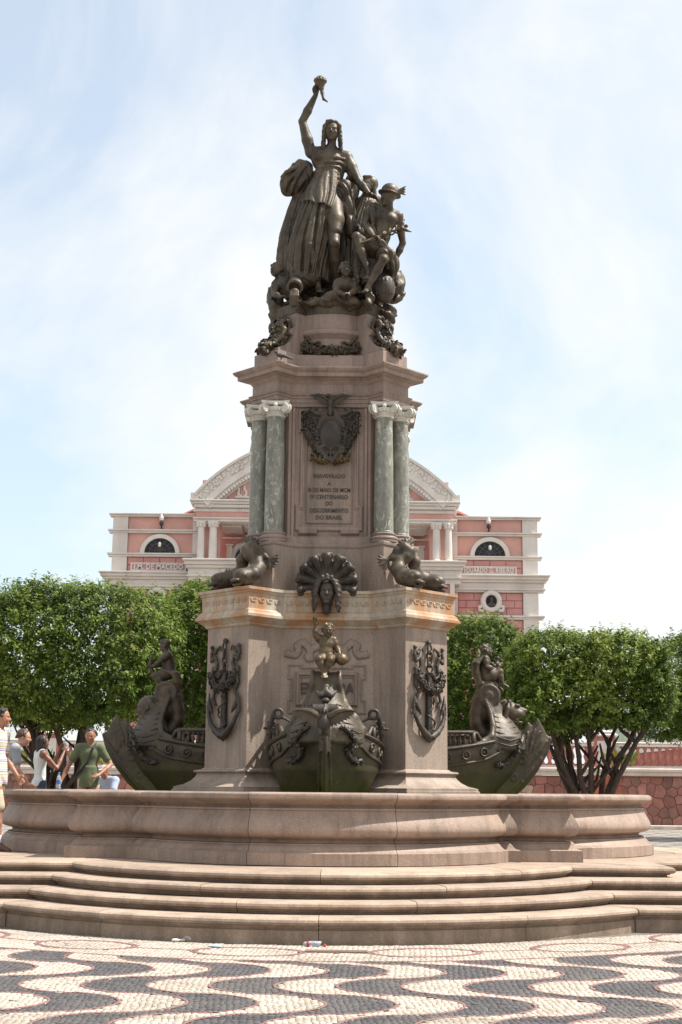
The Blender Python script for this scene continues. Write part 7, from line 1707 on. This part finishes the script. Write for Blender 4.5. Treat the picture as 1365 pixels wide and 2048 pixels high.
    for q, t in zip('LR', toe):
        if J.get('an'+q) is None: continue
        S = Sculpt(h); d = unit(t); S.cap(J['an'+q]-v3(0, 0, .02), J['an'+q]-v3(0, 0, .25*u)-d*.1*u, .19*u, .17*u, .02); S.cap(J['an'+q]-v3(0, 0, .12*u), J['an'+q]-v3(0, 0, .30*u)+d*.62*u, .19*u, .15*u, .03)
        ob('shoe', S.mesh('shoe'), shoe_m, o)
        if bot == 'shorts': MB().tube([J['an'+q]-v3(0, 0, .03), J['an'+q]+v3(0, 0, .075)+(J['kn'+q]-J['an'+q])*.08], .145*u, 12).build('sock', M['sock'], o, True)
    if hair:
        S = Sculpt(h); r, f, w = basis(face); hc = J['head']
        S.ell(hc-f*.09*u+w*.16*u, (.395*u, .43*u, .38*u), np.stack([r, f, w]), .02); S.ell(hc+f*.30*u-w*.08*u, (.34*u, .22*u, .42*u), np.stack([r, f, w]), .03, True)
        hairlocks(S, hc-f*.02*u, face, (0, 0, 1), u*1.0, 40, .07, int(H*977), k=.01)
        if long_hair:
            rg = np.random.default_rng(4)
            for i in range(70):
                a = rg.uniform(-1.9, 1.9); p = hc+u*(.36*sin(a)*r-.40*cos(a)*f+rg.uniform(-.1, .25)*w); S.cap(p, p-w*u*rg.uniform(.2, .75)-f*rg.uniform(-.05, .12)*u+r*rg.uniform(-.1, .1)*u, .085*u, .06*u, .008)
        ob('hair', S.mesh('hair'), hair_m, o)
    return o, J, u
def build_people():
    M['sock'] = cloth('white_sock', (.62, .62, .64)); fair = skin('fair_skin', (.50, .27, .19)); tan = skin('tan_skin', (.36, .17, .105)); brown = skin('brown_skin', (.20, .085, .05))
    dkhair = mat_plain('dark_hair', (.022, .016, .013), .5, .3, 20, bump=.4); brhair = mat_plain('brown_hair', (.07, .038, .022), .5, .3, 20, bump=.4); khaki = cloth('khaki_cotton', (.50, .43, .32)); jean = cloth('dark_denim', (.05, .06, .09)); shoe = mat_plain('brown_leather', (.09, .05, .035), .5)
    zp = .572
    # 1 striped shirt, walking, cut by the left edge
    p = at(-15, 1690, 18.1); o, J, u = person('person in striped polo shirt and khaki shorts walking at the left edge', (float(p[0]), 18.1, zp), radians(78), 1.80, tan, dkhair, 'tee', mat_stripes(), 'shorts', khaki, shoe,
        pose=dict(elR=(-.150, .03, .645), wrR=(-.145, -.02, .49), elL=(.14, .0, .64), wrL=(.13, -.10, .52), knL=(.045, .03, .285), anL=(.045, .17, .075), knR=(-.05, -.055, .29), anR=(-.055, -.075, .052), head=(0, -.02, .925)), face=unit(v3(.35, -1, -.05)), toe=((.0, -1, -.55), (-.1, -1, -.1)))
    b = MB(); wq = J['wrR']; dd = unit(J['elR']-wq); b.tube([wq+dd*.02, wq+dd*.055], .047, 12); b.build('wristwatch', mat_plain('watch_steel', (.3, .3, .3), .3, metal=.8), o)
    # 2 grey t-shirt leaning on the rim
    p = at(-8, 1560, 20.6); person('person in grey t-shirt leaning forward on the basin rim', (float(p[0]), 20.75, zp), radians(105), 1.76, fair, brhair, 'tee', cloth('grey_jersey', (.30, .31, .33)), 'trousers', jean, shoe,
        pose=dict(head=(.0, -.19, .855), neck=(0, -.13, .79), chest=(0, -.09, .70), waist=(0, -.03, .615), shL=(.105, -.12, .755), shR=(-.105, -.12, .755), elL=(.14, -.16, .59), elR=(-.145, -.15, .59), wrL=(.10, -.24, .475), wrR=(-.12, -.235, .475)), face=unit(v3(-.25, -1, -.15)), hands={'L': (v3(-.2, -1, -.25), v3(0, 0, -1)), 'R': (v3(.1, -1, -.25), v3(0, 0, -1))})
    # 3 woman with camera
    p = at(80, 1560, 22.3); o, J, u = person('person in white tank top with curly dark hair holding up a camera', (float(p[0]), 22.3, zp), radians(118), 1.60, brown, dkhair, 'tank', cloth('white_ribbed_cotton', (.58, .61, .60)), 'trousers', jean, shoe,
        pose=dict(elL=(.13, -.16, .70), wrL=(.05, -.20, .86), elR=(-.15, -.12, .675), wrR=(-.045, -.22, .845)), face=unit(v3(-.1, -1, .02)), female=True, long_hair=True, hands={'L': (v3(-.3, -.4, .8), v3(-.6, -.3, 0)), 'R': (v3(.3, -.4, .8), v3(.6, -.3, 0))})
    S = Sculpt(.007); c = (J['wrL']+J['wrR'])/2+v3(0, -.05, .09); S.box(c, (.055, .022, .035), None, .008); S.cyl(c, c+v3(0, -.05, 0), .022); cm = empty('camera', (0, 0, 0)); 
    bpy.data.objects.remove(cm); cm = ob('pocket_camera', S.mesh('pocket_camera'), mat_plain('silver_plastic', (.35, .36, .38), .35, .1), None); cm.matrix_world = Matrix.Translation(o.location) @ Matrix.Rotation(radians(118), 4, 'Z'); tag(cm, 'small silver pocket camera held up by the person in white', 'camera')
    # 4 green t-shirt
    p = at(178, 1560, 22.9); o, J, u = person('person in green t-shirt with a dark shoulder strap facing the basin', (float(p[0]), 22.9, zp), radians(8), 1.74, tan, dkhair, 'tee', cloth('olive_jersey', (.125, .15, .085)), 'trousers', khaki, shoe,
        pose=dict(elR=(-.185, .0, .66), wrR=(-.245, -.06, .52), elL=(.195, -.01, .665), wrL=(.10, -.13, .575)), face=unit(v3(-.12, -1, -.22)), hands={'L': (unit(v3(-.8, -.5, -.25)), v3(-.2, .3, -1)), 'R': (unit(v3(-.3, -.3, -.9)), v3(1, 0, 0))})
    b = MB(); c = J['chest']; b.tube([J['shL']*.55+J['neck']*.45+v3(0, .0, .055), J['shL']*.4+c*.6+v3(-.02, -.135, .07), c+v3(-.02, -.158, -.10), J['waist']+v3(-.10, -.14, .0), J['pelvis']+v3(-.20, -.03, .04)], .018, 6); b.build('shoulder_strap', mat_plain('black_webbing', (.02, .02, .022), .7), o)
    # 5 crouched person with a pale cap
    p = at(221, 1560, 24.3); o, J, u = person('person in pale blue shirt and light cap bending low behind the basin', (float(p[0]), 24.3, zp), radians(-30), 1.62, tan, brhair, 'tee', cloth('pale_blue_cotton', (.36, .42, .55)), 'trousers', khaki, shoe,
        pose=dict(head=(0, -.11, .655), neck=(0, -.06, .59), chest=(0, -.03, .50), waist=(0, .02, .41), pelvis=(0, .05, .33), shL=(.105, -.05, .56), shR=(-.105, -.05, .56), elL=(.15, -.14, .42), wrL=(.06, -.24, .42), elR=(-.15, -.15, .45), wrR=(-.04, -.22, .54), hipL=(.052, .05, .31), hipR=(-.052, .05, .31), knL=(.08, -.16, .30), knR=(-.08, -.16, .30), anL=(.07, .0, .052), anR=(-.07, .0, .052)), face=unit(v3(.2, -1, -.35)), hair=False)
    S = Sculpt(.010); f = unit(v3(.2, -1, -.15)); r_, f_, w_ = basis(f); hc = J['head']; S.ell(hc+w_*.20*u, (.40*u, .46*u, .34*u), np.stack([r_, f_, w_]), .02); S.ell(hc+w_*.20*u+f_*.48*u, (.30*u, .34*u, .04*u), np.stack([r_, f_, w_]), .02); S.ell(hc-w_*.12*u+f_*.05*u, (.44*u, .5*u, .24*u), np.stack([r_, f_, w_]), .01, True); ob('cap', S.mesh('cap'), cloth('light_cap', (.42, .36, .36)), o)
build_people()
def build_small():
    # water bottle standing on the rim
    gl, nt, P, N, L = newmat('clear_plastic'); P.inputs['Base Color'].default_value = (.75, .85, .95, 1); P.inputs['Transmission Weight'].default_value = .75; P.inputs['Roughness'].default_value = .12; P.inputs['IOR'].default_value = 1.33
    p = at(121, 1578, 21.9); o = empty('water_bottle', (float(p[0]), 21.75, 1.342), label='clear plastic water bottle with blue label standing on the rim', cat='bottle')
    MB().lathe([(.030, 0), (.033, .01), (.033, .06), (.030, .075), (.033, .09), (.033, .15), (.026, .185), (.013, .205), (.013, .225)], 16).build('bottle_body', gl, o, True); MB().lathe([(.0345, .07), (.0345, .13)], 16, cap=False).build('label', mat_plain('blue_label', (.10, .22, .55), .5), o, True); MB().lathe([(.016, .22), (.016, .245)], 12).build('bottle_cap', mat_plain('blue_cap', (.12, .25, .6), .5), o, True)
    # crushed soft drink bottle on the paving by the bottom step
    def gp(x, y): a = at(x, y, 1.0); t = HC/(HC-a[2]); return (float(a[0]*t), float(t), .02)
    q = gp(628, 1896); o = empty('crushed_bottle', (q[0], q[1]-.02, .036), .1, label='crushed clear bottle with red label and cap beside the bottom step', cat='bottle')
    S = Sculpt(.006); S.chain([v3(-.10, 0, 0), v3(-.02, .005, .008), v3(.05, 0, 0), v3(.085, 0, .02)], [.03, .026, .034, .014], .01); ob('bottle_body', S.mesh('bottle_body'), gl, o); rd = mat_plain('red_plastic', (.50, .03, .03), .45); MB().tube([(-.09, 0, 0), (-.055, 0, .003)], .0325, 12).build('label', rd, o, True); MB().tube([(.12, -.03, -.015), (.145, -.035, -.015)], .02, 12).build('bottle_cap', rd, o, True); o.scale = (.72, .72, .72)
    for i, (x, y, c, lab) in enumerate(((357, 1886, (.62, .64, .64), 'scrap of white paper on the paving left of the crushed bottle'), (380, 1884, (.45, .38, .33), 'small pale stone lying against the bottom step'), (430, 1898, (.40, .52, .58), 'tiny pale blue scrap on the paving'))):
        q = gp(x, y); S = Sculpt(.005); rg = np.random.default_rng(70+i)
        for j in range(5): S.ell(v3(rg.uniform(-.04, .04), rg.uniform(-.015, .015), .012+.012*rg.uniform()*(2 if i == 1 else 1)), (.03, .018, .010 if i != 1 else .022), None, .01)
        o = ob(['paper_scrap', 'loose_stone', 'paper_scrap'][i], S.mesh('scrap'), mat_plain('scrap_%d' % i, c, .8), None, (q[0], q[1]-.03, .012)); tag(o, lab, ['litter', 'stone', 'litter'][i])
    # drain slot
    a, b = gp(611, 1907), gp(735, 1907); o = empty('drain_slab', ((a[0]+b[0])/2, 12.47, .0), label='narrow brown drain slab let into the paving before the steps', cat='drain'); MB().box((-(b[0]-a[0])/2, -.07, .004), ((b[0]-a[0])/2, .07, .024)).build('slab', mat_plain('drain_stone', (.16, .12, .085), .85, .2, 14, (.08, .07, .05), .5, .4), o)
build_small()
